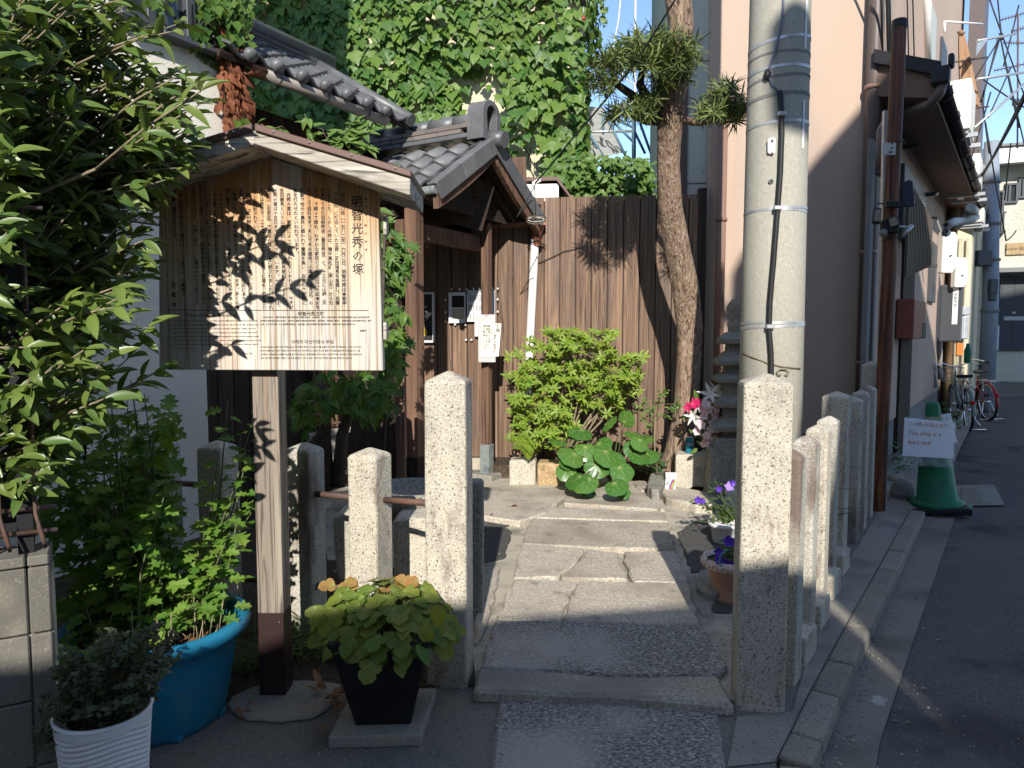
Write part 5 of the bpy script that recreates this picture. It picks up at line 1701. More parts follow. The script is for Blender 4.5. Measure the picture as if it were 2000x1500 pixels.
def pole_at(x, y, dr=0.0):
    """point on the pole's near surface seen at a pixel"""
    d = ray(x, y)
    z = P(x, y, PY - .18).z
    cx, r = cxz(z), rad(z) + dr
    o = Vector((0, 0, CAM_H))
    ox, oy = o.x - cx, o.y - PY
    A, B, Cc = d.x ** 2 + d.y ** 2, 2 * (ox * d.x + oy * d.y), ox * ox + oy * oy - r * r
    disc = max(B * B - 4 * A * Cc, 0)
    return o + d * ((-B - math.sqrt(disc)) / (2 * A))


def band(y, tilt, m, w=.012, lab=None):
    z = pole_at(1512, y).z
    pts = []
    for k in range(33):
        a = 2 * math.pi * k / 32
        zz = z + tilt * math.cos(a)
        r = rad(zz) + .003
        pts.append(Vector((cxz(zz) + r * math.cos(a), PY + r * math.sin(a), zz)))
    mb = MB()
    vs, fs = [], []
    for p in pts[:-1]:
        vs += [p - ZV * w, p + ZV * w]
    for k in range(32):
        a, b = 2 * k, 2 * ((k + 1) % 32)
        fs.append((a, b, b + 1, a + 1))
    mb.add(vs, fs, True)
    return part("band", mb, m, pole)


for y, tl, m, w in ((72, .03, M_STEEL, .010), (100, .01, M_GREYST, .007), (128, .012, M_STEEL, .010), (146, .02, M_GREYST, .009), (182, .016, M_GREYST, .012), (236, .010, M_STEEL, .010), (405, .012, M_STEEL, .009), (409, -.004, M_STEEL, .007), (630, .003, M_STEEL, .009), (637, .012, M_STEEL, .009)):
    band(y, tl, m, w)
pts = [(1523, 178), (1526, 216), (1527, 260), (1524, 340), (1518, 420), (1511, 510), (1504, 590), (1502, 640), (1506, 690), (1507, 760), (1507, 900)]
mb = MB(); mb.tube([pole_at(x, y, .016) for x, y in pts], .0185, 10); part("conduit", mb, M_CABLE, pole)
pts = [(1531, -30), (1530, 10), (1527, 40), (1521, 70), (1514, 100), (1503, 130), (1500, 145), (1508, 165), (1522, 182)]
mb = MB(); mb.tube([pole_at(x, y, .010) for x, y in pts], .007, 7); part("thin_cable", mb, mat("blue_grey_cable", (.12, .15, .22), rough=.5), pole)
p = pole_at(1499, 146, .012); mb = MB(); mb.ball(p, (.025, .02, .04), 8, 6); part("cable_clip", mb, M_BLACK, pole)
for (x, y) in ((1527, 222), (1519, 406), (1504, 638)):
    p = pole_at(x, y, .03); mb = MB(); mb.box(p, (.055, .03, .03)); part("cable_clip", mb, M_STEEL, pole, .006)
p = pole_at(1507, 285, .004)
mb = MB(frame(p, (1, .0, 0), (0, 0, 1))); mb.extr([Vector((.030 * math.cos(a), .022 * math.sin(a) + (.035 if math.sin(a) > 0 else -.035), -.004)) for a in [2 * math.pi * k / 16 for k in range(16)]], (0, 0, .01)); part("number_plate", mb, M_STEEL, pole, .002)
for yy in (275, 300):
    p = pole_at(1508, yy, .011); mb = MB(frame(p, (1, 0, 0), (0, 0, 1))); mb.lathe([(.008, 0), (.008, .006), (0, .008)], 8); part("bolt", mb, M_RUST, pole)
p = pole_at(1506, 354, .002); mb = MB(frame(p, (1, 0, 0), (0, 0, 1))); mb.lathe([(.009, .001), (.018, .001), (.018, .005), (.009, .006)], 14); part("hole_ring", mb, M_GREYST, pole)
mb = MB(frame(p, (1, 0, 0), (0, 0, 1))); mb.lathe([(0, .003), (.010, .003)], 12); part("hole", mb, M_BLACK, pole)
# twine round the pole with a bow
for off in (0, .006):
    pts = [pole_at(x, y, .004 + off) for x, y in ((1449, 691), (1470, 699), (1500, 711), (1525, 717), (1548, 720), (1563, 721))]
    mb = MB(); mb.tube([q + ZV * off for q in pts], .0045, 6); part("twine", mb, M_TWIG, pole)
for s in (-1, 1):
    c = pole_at(1529, 722, .012)
    mb = MB(); mb.tube([c, c + Vector((s * .025, -.01, .004)), c + Vector((s * .042, -.01, -.012)), c + Vector((s * .03, -.012, -.035)), c + Vector((s * .012, -.008, -.03))], .005, 6); part("twine", mb, M_TWIG, pole)
# paper strip pasted down the right edge
for (ya, yb, x) in ((0, 95, 1577), (195, 290, 1572)):
    q = [pole_at(x - 3, ya, .004), pole_at(x + 1, ya, .004), pole_at(x - 2, yb, .004), pole_at(x - 6, yb, .004)]
    mb = MB(); mb.add(q, [(0, 1, 2, 3), (3, 2, 1, 0)]); part("paper_strip", mb, M_PAPERW, pole)

# ------------------------------------------------------------------ stained log pole with solar lamps and camera
lb = Vector((3.10, 5.98, 0))
lp = thing("log_pole", "reddish stained bare log pole with dark top at the alley mouth", "log pole", tuple(lb))
lt0 = P(1757, 40, 5.98)
mb = MB(); N_ = 12
mb.tube([lb.lerp(lt0, t) + Vector((rnd.uniform(-.004, .004), 0, 0)) - ZV * (.15 if t == 0 else 0) for t in [k / N_ for k in range(N_ + 1)]], [.058 - .004 * k / N_ + rnd.uniform(-.002, .002) for k in range(N_ + 1)], 18)
part("shaft", mb, M_WOODPOLE, lp)
mb = MB(frame(lt0, (1, 0, 0), (0, 1, 0))); mb.lathe([(.057, -.06), (.058, .0), (.05, .006), (0, .008)], 18); part("top_cap", mb, M_BLACK, lp)
LX = lambda x, y, o=.0: P(x, y, 5.98 - o)
# galvanised channel behind the log
a, b = LX(1738, 215, -.1), LX(1722, 1000, -.1)
chn = thing("steel_channel", "galvanised steel upright behind the stained log pole", "steel post", (b.x, b.y, 0))
mb = MB(); mb.extr([a + Vector((-.045, 0, 0)), a + Vector((.045, 0, 0)), a + Vector((.045, .04, 0)), a + Vector((-.045, .04, 0))], b - a - ZV * .05); part("upright", mb, M_STEEL, chn, .003)
c = LX(1736, 291, .062); mb = MB(); mb.box(c, (.11, .01, .10)); pbk = part("bracket_plate", mb, M_STEEL, chn, .004)
for (x, y) in ((1742, 289), (1742, 297), (1738, 297), (1742, 280)):
    p = LX(x, y, .069); mb = MB(frame(p, (1, 0, 0), (0, 0, 1))); mb.lathe([(0, .0), (.007, .0), (.007, .003)], 8); part("bolt_hole", mb, M_BLACK, pbk)
for yy in (280, 466):
    c = lb.lerp(lt0, (LX(1750, yy).z) / lt0.z)
    mb = MB(); mb.tube([c + Vector((.062 * math.cos(t), .062 * math.sin(t), .012 * math.cos(t))) for t in [k * math.pi / 8 for k in range(17)]], .0035, 5, False); part("tie_wire", mb, M_CABLE, chn)
# solar panel lamp (upper), two-headed security lamp (lower)
lamp = thing("solar_lamp", "black security lamp with two tilted heads strapped to the log pole", "lamp", tuple(LX(1742, 440, .1)))
def head(x, y, rot, w, hh, m=M_BLACK):
    c = LX(x, y, .13); M = frame(c, (math.cos(rot), -.2, math.sin(rot)), (-math.sin(rot) * .9, .1, math.cos(rot)))
    mb = MB(M); mb.box((0, 0, 0), (w, hh, .04)); o = part("lamp_head", mb, m, lamp, .008, 2)
    mb = MB(M); mb.box((0, 0, .021), (w * .72, hh * .76, .004)); part("lens", mb, M_GREYST, o)
    for k in range(3):
        mb = MB(M); mb.box((0, -hh * .25 + k * hh * .25, .024), (w * .3, hh * .13, .003)); part("chip", mb, M_SANDST, o)


head(1712, 422, -.12, .06, .125)
head(1744, 434, .25, .085, .085)
c = LX(1737, 443, .1); mb = MB(); mb.box(c, (.14, .06, .11)); part("housing", mb, M_BLACK, lamp, .015, 2)
c = LX(1725, 455, .13); mb = MB(); mb.ball(c, .032, 12, 8); part("sensor", mb, M_GREYST, lamp)
mb = MB(); mb.tube([LX(1751, 442, .08), LX(1762, 443, .06), LX(1774, 444, .06)], .010, 7); mb.tube([LX(1762, 462, .05), LX(1782, 440, .05)], .018, 7); part("arm", mb, M_STEEL, lamp)
spn = thing("solar_charger", "small dark solar panel clamped to the right of the log pole", "solar panel", tuple(LX(1773, 378, .05)))
mb = MB(frame(LX(1773, 379, .0), (1, -.25, 0), (0, .2, 1))); mb.box((0, 0, 0), (.085, .22, .012)); part("panel", mb, mat("solar_cell", (.012, .018, .035), rough=.3), spn, .003)
mb = MB(); mb.box(LX(1742, 400, .09), (.11, .05, .05)); mb.tube([LX(1728, 398, .1), LX(1714, 397, .1)], .006, 6); mb.tube([LX(1758, 402, .05), LX(1774, 400, .05)], .008, 6); part("clamp", mb, M_BLACK, spn, .006)

# ------------------------------------------------------------------ green cone with signs
cb = Vector((3.70, 6.14, -.05))
mt = [G(1768, 988, -.04), G(1838, 1000, -.04), G(1900, 990, -.04), G(1886, 965, -.04)]
mb = MB(); mb.extr([Vector((p.x, p.y, -.052)) for p in ccw(mt)], (0, 0, .012)); solo("green_mat", "thin green plastic mat under the cone's black base", "mat", mb, M_MATGREEN)
cone = thing("traffic_cone", "dark green traffic cone leaning on a black rubber base", "traffic cone", tuple(cb))
CM = Matrix.Translation(cb + Vector((0, 0, .012))) @ Matrix.Rotation(R(-5), 4, 'Y') @ Matrix.Diagonal((1, 1, 1.24, 1))
mb = MB(CM @ Matrix.Rotation(R(-18), 4, 'Z')); mb.box((.0, .0, .025), (.44, .40, .05)); part("base", mb, M_BLACK, cone, .014, 2)
mb = MB(CM); mb.lathe([(.205, .048), (.21, .062), (.18, .075), (.160, .085), (.118, .40), (.072, .64), (.066, .66), (.058, .668), (.056, .73), (.048, .755), (.03, .765), (0, .766)], 32); part("body", mb, M_CONE, cone)
mb = MB(CM); mb.lathe([(.0665, .655), (.068, .657), (.067, .663), (.06, .666)], 24); part("gold_ring", mb, M_SANDST, cone)
mb = MB(CM); mb.lathe([(.083, .585), (.0855, .586), (.0815, .608), (.079, .609)], 24); part("ring", mb, M_STEEL, cone)
sgn = thing("dead_end_sign", "white dead end notice in crumpled clear plastic hung on the green cone", "notice", tuple(P(1812, 860, 5.92)))
Q = [P(1763, 890, 5.93), P(1862, 896, 5.90), P(1866, 825, 5.98), P(1767, 816, 6.0)]
mb = MB(); mb.extr(Q, (0, .006, 0)); sht = part("paper", mb, M_PAPERW, sgn)
# clear sleeve: crumpled
ex, ez = (Q[1] - Q[0]), (Q[3] - Q[0])
nrm = ex.cross(ez).normalized(); nrm = nrm if nrm.y < 0 else -nrm
vs, fs = [], []
nx_, nz_ = 26, 22
for j in range(nz_ + 1):
    for i in range(nx_ + 1):
        u, v = -.02 + 1.04 * i / nx_, -.24 + 1.27 * j / nz_
        vs.append(Q[0] + ex * u + ez * v + nrm * (.008 + rnd.uniform(0, .016) + .010 * math.sin(i * .9 + j * .55) * math.sin(j * .5)))
for j in range(nz_):
    for i in range(nx_):
        a = j * (nx_ + 1) + i
        fs.append((a, a + 1, a + nx_ + 2, a + nx_ + 1))
M_SLEEVE = mat("clear_plastic", (.9, .9, .92), rough=.06, alpha=.17, spec=1.0)
mb = MB(); mb.add(vs, fs, False); part("plastic_sleeve", mb, M_SLEEVE, sgn)
t = MB(frame(Q[3] + nrm * .002, ex.normalized(), ez.normalized()))
L_ = ex.length
def sgtext(s, size, xx, yy, m):
    tt = MB(t.M); vs, fs = text_geo(s, size, 1, 'LEFT', 'TOP', bold=.012 * size); tt.add([v + Vector((xx, yy, 0)) for v in vs], fs); part("lettering", tt, m, sht)


sgtext("この先 行き止まり。", L_ * .098, L_ * .07, -.03, M_ORANGE)
sgtext("This alley is a", L_ * .125, L_ * .07, -.10, M_ORANGE)
sgtext("dead end.", L_ * .125, L_ * .07, -.175, M_ORANGE)
s2 = thing("second_sign", "second white notice tilted behind the dead end notice on the cone", "notice", tuple(P(1850, 840, 6.2)))
Q2 = [P(1826, 850, 6.2), P(1870, 866, 6.2), P(1857, 807, 6.25), P(1822, 813, 6.25)]
mb = MB(); mb.extr(Q2, (0, .005, 0)); sh2 = part("paper", mb, M_PAPERW, s2)
tt = MB(frame(P(1846, 815, 6.225), (1, 0, 0), (0, 0, 1))); vs, fs = text_geo("まり", .04, 1); tt.add(vs, fs); part("lettering", tt, M_SANDST, sh2)
for (x, y, rx, rz_, lab, m) in ((1762, 953, .105, .115, "rounded granite boulder between log pole and green cone", M_STONE), (1748, 930, .10, .05, "flat broken stone behind the boulder at the log pole", M_FOOT)):
    p = G(x, y + (20 if rz_ > .1 else 8)); mb = MB(); mb.ball((p.x, p.y, .06 if rz_ > .1 else .02), (rx, rx * .9, rz_), 14, 9, .06, rnd); solo("boulder", lab, "boulder", mb, m)

# ------------------------------------------------------------------ bicycles
def bicycle(loc, rot, m_frame, label, basket=True, lean=0.0):
    b = thing("bicycle", label, "bicycle", tuple(loc), "bicycles parked in the alley")
    M = Matrix.Translation(loc) @ Matrix.Rotation(rot, 4, 'Z') @ Matrix.Rotation(lean, 4, 'X')
    def T(name, pts, r, m, par=None, n=8):
        mb = MB(M); mb.tube(pts, r, n); return part(name, mb, m, par or b)
    Rw = .33
    for wx in (0, 1.08):
        mb = MB(M @ Matrix.Translation((wx, 0, Rw)))
        mb.tube([(Rw * math.cos(a), 0, Rw * math.sin(a)) for a in [2 * math.pi * k / 32 for k in range(33)]], .020, 8, False); w = part("wheel", mb, M_RUBBER, b)
        mb = MB(M @ Matrix.Translation((wx, 0, Rw)))
        mb.tube([((Rw - .028) * math.cos(a), 0, (Rw - .028) * math.sin(a)) for a in [2 * math.pi * k / 32 for k in range(33)]], .011, 6, False); part("rim", mb, M_CHROME, w)
        mb = MB(M @ Matrix.Translation((wx, 0, Rw))); mb.tube([(0, -.05, 0), (0, .05, 0)], .022, 8)
        for k in range(20):
            a = 2 * math.pi * k / 20; s = .03 if k % 2 else -.03
            mb.tube([(0, s, 0), ((Rw - .03) * math.cos(a), 0, (Rw - .03) * math.sin(a))], .0016, 4, False)
        part("spokes", mb, M_CHROME, w)
        # mudguard
        vs, fs = [], []
        a0, a1 = (R(10), R(190)) if wx == 0 else (R(30), R(175))
        for k in range(19):
            a = a0 + (a1 - a0) * k / 18
            rr = Rw + .022
            for y, d in ((-.030, -.012), (-.018, .004), (.018, .004), (.030, -.012)):
                vs.append((wx + (rr + d) * math.cos(a), y, Rw + (rr + d) * math.sin(a)))
        for k in range(18):
            for i in range(3):
                q = k * 4 + i; fs.append((q, q + 1, q + 5, q + 4))
        mb = MB(M); mb.add(vs, fs, True); part("mudguard", mb, m_frame, b)
    T("frame", [(.42, 0, .30), (.34, 0, .62), (.30, 0, .78)], .017, m_frame)
    T("frame_tube", [(.42, 0, .30), (.75, 0, .50), (.92, 0, .72)], .019, m_frame)
    T("frame_tube", [(.37, 0, .48), (.70, 0, .62), (.91, 0, .78)], .015, m_frame)
    for s in (-1, 1):
        T("chain_stay", [(.42, s * .03, .30), (0, s * .055, Rw)], .010, m_frame)
        T("seat_stay", [(.33, s * .02, .66), (0, s * .055, Rw)], .009, m_frame)
        T("fork", [(.94, s * .03, .66), (1.02, s * .05, .45), (1.08, s * .05, Rw)], .011, m_frame)
        T("stand_leg", [(0, s * .06, Rw), (-.02, s * .10, .16), (-.05, s * .19, .02)], .008, M_CHROME)
        T("rack_stay", [(0, s * .06, Rw), (-.02, s * .07, .70)], .005, M_CHROME)
        T("pedal_crank", [(.42, s * .06, .30), (.42 + s * .09, s * .08, .30 - s * .13)], .010, M_CHROME)
        mb = MB(M); mb.box((.42 + s * .09, s * .13, .30 - s * .13), (.08, .09, .025)); part("pedal", mb, M_BLACK, b)
    T("stand_bar", [(-.05, -.24, .02), (-.05, .24, .02)], .008, M_CHROME)
    T("head_tube", [(.95, 0, .62), (.90, 0, .86)], .020, m_frame)
    T("stem", [(.90, 0, .84), (.88, 0, .97), (.92, 0, .99)], .013, M_CHROME)
    hb = T("handlebar", [(.62, .30, 1.00), (.74, .29, 1.02), (.86, .20, 1.05), (.92, .07, .99), (.92, -.07, .99), (.86, -.20, 1.05), (.74, -.29, 1.02), (.62, -.30, 1.00)], .011, M_CHROME)
    for s in (-1, 1):
        T("grip", [(.66, s * .296, 1.005), (.54, s * .30, .99)], .017, M_BLACK, hb)
        T("brake_lever", [(.72, s * .29, 1.0), (.68, s * .33, .97), (.58, s * .33, .94)], .006, M_BLACK, hb)
    mb = MB(M); mb.extr([Vector(p) for p in [(.14, -.10, .83), (.20, -.12, .83), (.34, -.05, .82), (.46, -.022, .82), (.48, 0, .82), (.46, .022, .82), (.34, .05, .82), (.20, .12, .83), (.14, .10, .83), (.12, 0, .83)]], (0, 0, .055)); part("saddle", mb, M_BLACK, b, .02, 2)
    T("seat_post", [(.30, 0, .76), (.29, 0, .83)], .013, M_CHROME)
    mb = MB(M)
    for y in (-.07, -.025, .025, .07):
        mb.tube([(-.24, y, .71), (.24, y, .72)], .005, 5)
    mb.tube([(-.24, -.075, .71), (-.24, .075, .71)], .007, 6); mb.tube([(.1, -.075, .715), (.1, .075, .715)], .006, 6); part("rack", mb, M_CHROME, b)
    mb = MB(M @ frame((-.235 - .10, 0, .47), (0, 1, 0), (0, 0, 1))); mb.box((0, 0, 0), (.05, .065, .03)); part("reflector", mb, M_REFLECT, b, .01, 2)
    T("lock", [(.02, -.06, .44), (.02, .06, .44)], .018, M_BLACK)
    if basket:
        mb = MB(M)
        for z, k in ((.72, .82), (.79, .9), (.86, .96), (.95, 1.0)):
            mb.tube([(1.02 + .0, -.17 * k, z), (1.30 * 1 - .02, -.17 * k, z), (1.28, .17 * k, z), (1.02, .17 * k, z), (1.02, -.17 * k, z)], .003 if z < .95 else .005, 5)
        for i in range(7):
            f = -1 + 2 * i / 6
            mb.tube([(1.02, f * .17, .95), (1.02, f * .14, .72), (1.26, f * .14, .72), (1.28, f * .17, .95)], .0025, 4)
        for i in range(5):
            xx = 1.02 + .06 * i
            for s in (-1, 1):
                mb.tube([(xx, s * .17, .95), (xx, s * .14, .72)], .0025, 4)
        part("basket", mb, M_STEEL, b)
    return b


g1 = G(1901, 846, -.055)
bicycle(g1 + Vector((.12, .31, 0)), R(69), M_BIKEGREEN, "sage green bicycle seen from behind with wide handlebar nearest in the alley", lean=R(-3))
g2 = P(1934, 795, 12.5); bicycle(Vector((g2.x + .1, 12.7, -.055)), R(82), M_RED, "red bicycle parked behind the sage green one", basket=False, lean=R(-4))
p = P(1890, 690, 11.9); mb = MB(); mb.lathe([(.05, -.16), (.055, .04), (.03, .12), (.03, .16), (0, .165)], 12, Matrix.Translation((p.x, p.y, p.z))); solo("green_bottle", "green bag standing in the bicycle basket", "bag", mb, M_CONE)

# ------------------------------------------------------------------ stone pagoda and offerings
pgx = P(1437, 900, 6.4)
pag = thing("stone_pagoda", "weathered grey five tiered stone pagoda half hidden behind the concrete pole", "stone pagoda", (pgx.x, 6.4, 0))
zp = lambda y: P(1437, y, 6.4).z
PMt = frame((pgx.x, 6.4, 0), (.985, -.17, 0), (.17, .985, 0))
def tier(z0, z1, w0, w1, name, up=.0, bev=.012):
    a, b = w0 / 2, w1 / 2
    k = .02
    mb = MB(PMt)
    lo = [(-a, -a, z0 + up), (a, -a, z0 + up), (a, a, z0 + up), (-a, a, z0 + up)]
    hi = [(-b, -b, z1), (b, -b, z1), (b, b, z1), (-b, b, z1)]
    mb.hexa(lo, hi); return part(name, mb, M_STONE, pag, bev, 2)


tiers = [(672, 648, 40), (713, 686, 45), (746, 726, 46), (793, 768, 48), (838, 812, 52)]
sc_ = 6.4 / FPX
for i, (yl, yt, hw) in enumerate(tiers):
    w = 2 * hw * sc_
    tier(zp(yl), zp(yl) + .035, w * .93, w, "roof_stone")
    tier(zp(yl) + .035, zp(yt), w, w * .55, "roof_stone")
    nxt = tiers[i + 1][1] if i < 4 else 870
    tier(zp(nxt) - .01, zp(yl) + .005, w * .60, w * .56, "body_stone")
tier(-.05, zp(868), .52, .48, "base_stone"); tier(zp(870), zp(850), .44, .40, "base_stone")
mb = MB(PMt); z0 = zp(650); mb.lathe([(.09, z0), (.10, z0 + .08), (.07, z0 + .13), (.11, z0 + .20), (.105, z0 + .24), (.085, z0 + .27), (.06, z0 + .30), (0, z0 + .31)], 14); part("finial", mb, M_STONE, pag)

of = thing("offering_stone", "pale granite offering stone with a carved flower crest and notched foot", "offering stone", tuple(G(1368, 966)))
gf = G(1368, 962); Yo = gf.y
OX = frame((P(1368, 960, Yo).x, Yo, .02), (.985, -.17, 0), (.17, .985, 0))
wO = 98 / FPX * Yo; hO = P(1368, 893, Yo).z
mb = MB(OX)
o = [(-wO / 2, 0), (-wO * .22, 0), (-wO * .15, .035), (wO * .22, .035), (wO * .30, -.06), (wO * .38, -.06), (wO / 2, .06), (wO / 2, hO * .93), (wO * .18, hO * .90), (wO * .12, hO), (-wO * .46, hO), (-wO / 2, hO * .96)]
mb.extr([Vector((x, 0, z)) for x, z in o], (0, .22, 0)); blk = part("block", mb, M_GRAN, of, .01, 2)
for k in range(8):
    a = k * math.pi / 4; mb = MB(OX); mb.tube([(.02 * math.cos(a) + 0, -.002, hO * .52 + .02 * math.sin(a)), (.052 * math.cos(a + .2), -.004, hO * .52 + .052 * math.sin(a + .2)), (.045 * math.cos(a - .25), -.003, hO * .52 + .045 * math.sin(a - .25))], .006, 5); part("crest_petal", mb, M_GRAN, blk)
of2 = thing("flower_stone", "darker cube shaped granite flower stand right of the crest stone", "offering stone", tuple(G(1408, 960)))
mb = MB(OX); mb.hexa([(wO * .1, .24, -.02), (wO * .82, .24, -.02), (wO * .82, .56, -.02), (wO * .1, .56, -.02)], [(wO * .1, .24, hO * .9), (wO * .82, .24, hO * .83), (wO * .82, .56, hO * .83), (wO * .1, .56, hO * .9)]); part("block", mb, M_GRAN2, of2, .02, 2)
# low stones in front
for pxs, zt, lab in (([(1290, 962), (1300, 950), (1345, 958), (1398, 968), (1394, 990), (1360, 990), (1300, 975)], .10, "long pale kerbstone lying before the offering stone"),
                     ([(1264, 958), (1272, 930), (1296, 926), (1298, 950), (1288, 968), (1272, 966)], .17, "upright reddish grey stone left of the juice carton"),
                     ([(1228, 940), (1262, 942), (1270, 958), (1252, 960)], .09, "small tan edging stone at the end of the big round leaves")):
    q = ccw([G(x, y, zt * .6) for x, y in pxs]); q = rough_edge(q, .07, .01, rnd)
    mb = MB(); mb.extr([Vector((p.x, p.y, -.02)) for p in q], (0, 0, zt)); solo("edging_stone", lab, "stone", mb, M_STONE if 'reddish' in lab else M_SLAB, .018, 2)
for pxs, zt, m, lab in (([(994, 948), (1046, 947), (1046, 935), (996, 936)], .27, M_GRAN, "grey granite edging block under the azalea left of the tan block"),
                        ([(1049, 949), (1118, 951), (1118, 938), (1050, 936)], .25, M_SANDST, "tan brown edging block under the azalea beside the grey block")):
    a, b_ = G(pxs[0][0], pxs[0][1]), G(pxs[1][0], pxs[1][1])
    q = [a, b_, b_ + VF * .22, a + VF * .22]; q = rough_edge(ccw(q), .06, .008, rnd)
    mb = MB(); mb.extr([Vector((p.x, p.y, -.02)) for p in q], (0, 0, zt)); solo("edging_block", lab, "stone block", mb, m, .022, 2)
# raised earth of the bed
q = ccw([G(960, 935), G(1120, 935), G(1240, 940), G(1300, 955), G(1330, 925), G(1420, 905), G(1380, 880), G(960, 893)])
mb = MB(); mb.extr([Vector((p.x, p.y, -.05)) for p in q], (0, 0, .19)); struct("planting_bed", mb, M_SOIL)

# can, carton, tea bottle, water bottle
pcn = OX @ Vector((-wO * .22, .10, hO))
can = thing("drink_can", "teal drink can with white rings standing on the offering stone", "can", tuple(pcn))
mb = MB(Matrix.Translation(pcn)); mb.lathe([(.026, 0), (.033, .008), (.033, .135), (.027, .150), (.027, .155), (.0, .152)], 22); cbd = part("body", mb, mat("teal_can", (.02, .22, .30), [((.03, .32, .42), 3, I3, .4, .7, .6, 2)], rough=.25, metal=.5), can)
t = MB(frame(pcn + Vector((0, -.0338, .085)), (1, 0, 0), (0, 0, 1))); vs, fs = text_geo("OIIO", .032, 1, 'CENTER', 'CENTER'); t.add(vs, fs); part("lettering", t, M_WHITE, cbd)
mb = MB(Matrix.Translation(pcn)); mb.lathe([(.028, .149), (.030, .152), (.027, .158), (.024, .153), (0, .152)], 20); part("lid", mb, M_STEEL, can)
pj = G(1308, 958, .06)
jc = thing("juice_carton", "white juice carton with a rainbow print leaning on the offering stone", "carton", tuple(pj))
JM = frame(pj, (.98, -.12, .0), (.12, .96, .25), (0, -.22, .97))
mb = MB(JM); mb.box((0, 0, .085), (.095, .05, .17)); jb = part("box", mb, M_PAPERW, jc, .003)
for k, c in enumerate(((.04, .08, .5), (.55, .02, .03), (.62, .35, .02), (.05, .4, .12))):
    pts = [(-.012 + k * .010, -.0262, .005 + .0), (-.005 + k * .011, -.0262, .06), (.008 + k * .010, -.0262, .10), (.028 + k * .0055, -.0262, .13 - .008 * k)]
    mb = MB(JM); mb.tube(pts, .0045, 5); part("printed_stripe", mb, mat("carton_print", c, rough=.5), jb)
t = MB(JM @ frame((-.026, -.0258, .10), (1, 0, 0), (0, 0, 1))); vs, fs = text_geo("い\nろ", .055, .9, 'CENTER', 'CENTER'); t.add(vs, fs); part("lettering", t, M_INK, jb)
pt_ = OX @ Vector((wO * .42, .30, hO * .88))
tea = thing("tea_bottle", "small bottle of green tea with green label behind the pale flowers", "bottle", tuple(pt_))
mb = MB(Matrix.Translation(pt_)); mb.lathe([(.028, 0), (.031, .01), (.031, .12), (.026, .15), (.013, .18), (.013, .195)], 18); part("bottle", mb, mat("tea_bottle", (.30, .26, .06), rough=.15), tea)
mb = MB(Matrix.Translation(pt_)); mb.lathe([(.0315, .045), (.0322, .047), (.0322, .125), (.0315, .127)], 18); part("wrapper", mb, mat("tea_wrapper", (.22, .38, .10), rough=.4), tea)
mb = MB(Matrix.Translation(pt_)); mb.lathe([(.015, .19), (.016, .195), (.016, .215), (0, .216)], 14); part("cap", mb, mat("green_cap", (.25, .42, .10), rough=.4), tea)
pwb = G(1424, 1012, .0); pwb = P(1426, 1014, pwb.y)
wb = thing("water_bottle", "clear ribbed water bottle with blue cap among the bellflowers", "bottle", tuple(pwb))
prof = [(.042, .0)]
for k in range(10):
    prof += [(.047, .02 + k * .018), (.0435, .029 + k * .018)]
prof += [(.047, .21), (.040, .245), (.016, .28), (.015, .295)]
mb = MB(Matrix.Translation(pwb)); mb.lathe(prof, 22); part("bottle", mb, mat("clear_pet", (.75, .80, .82), rough=.08, alpha=.38, spec=.9), wb)
mb = MB(Matrix.Translation(pwb)); mb.lathe([(.017, .29), (.018, .30), (.018, .32), (0, .322)], 14); part("cap", mb, mat("blue_cap", (.06, .24, .45), rough=.4), wb)

# ------------------------------------------------------------------ left block wall with metal fence on it
bwd = Vector((.87, .49, 0))
B0 = P(97, 1080, 2.06)
bw_ = thing("block_wall", "low wall of grey concrete blocks with capping at the left edge", "block wall", (B0.x - .3, B0.y - .1, 0))
zt = B0.z
MBW = frame(Vector((B0.x, B0.y, 0)), bwd, Vector((-.49, .87, 0)), ZV)
M_BLOCK = mat("concrete_block", (.155, .145, .125), [((.30, .27, .21), 5, I3, .5, .72, .8, 5), ((.09, .085, .08), 4, (1, 1, .5), .52, .74, .7, 5), ((.34, .32, .28), 120, I3, .6, .7, .4, 2)], .95, [(130, I3, .5, .004, 3)], vary=.18)
rows = [zt, zt - .035, zt - .235, zt - .435, zt - .635, zt - .835]
for r in range(5):
    hi, lo = rows[r], rows[r + 1]
    L = .40
    off = (.058 if r % 2 == 0 else .058)
    xs = [0, -off] + [-off - L * k for k in range(1, 5)]
    for i in range(len(xs) - 1):
        mb = MB(MBW); x1_, x0_ = xs[i], xs[i + 1]
        mb.box(((x0_ + x1_) / 2, .075, (hi + lo) / 2), (x1_ - x0_ - .005, .15 + (.01 if r == 0 else 0), hi - lo - .005)); part("concrete_block", mb, M_BLOCK, bw_, .004)
mb = MB(MBW); mb.box((-.85, .08, zt / 2 - .03), (1.70, .13, zt - .07)); part("mortar", mb, M_MORTAR, bw_)
gf_ = thing("iron_gate_rail", "dark iron fence with bar loops standing on the block wall", "iron fence", tuple(MBW @ Vector((-.3, .07, zt))))
for k in range(9):
    x = -.03 - k * .085
    mb = MB(MBW); mb.tube([(x, .03, zt + .09), (x + .012, .01, zt + .05), (x + .02, .0, zt + .02), (x + .02, -.02, zt + .04), (x, .0, zt + .12), (x, .03, zt + .5), (x, .03, zt + 1.0)], .0055, 6); part("bar", mb, M_RUST, gf_)
for z in (.06, .13, .62, 1.0):
    mb = MB(MBW); mb.tube([(.02, .03, zt + z), (-1.5, .03, zt + z)], .008, 6); part("rail", mb, M_RUST, gf_)
for x in (-.06, -.8):
    mb = MB(MBW); mb.box((x, .06, zt + .5), (.04, .04, 1.05)); part("post", mb, M_BLACK, gf_)
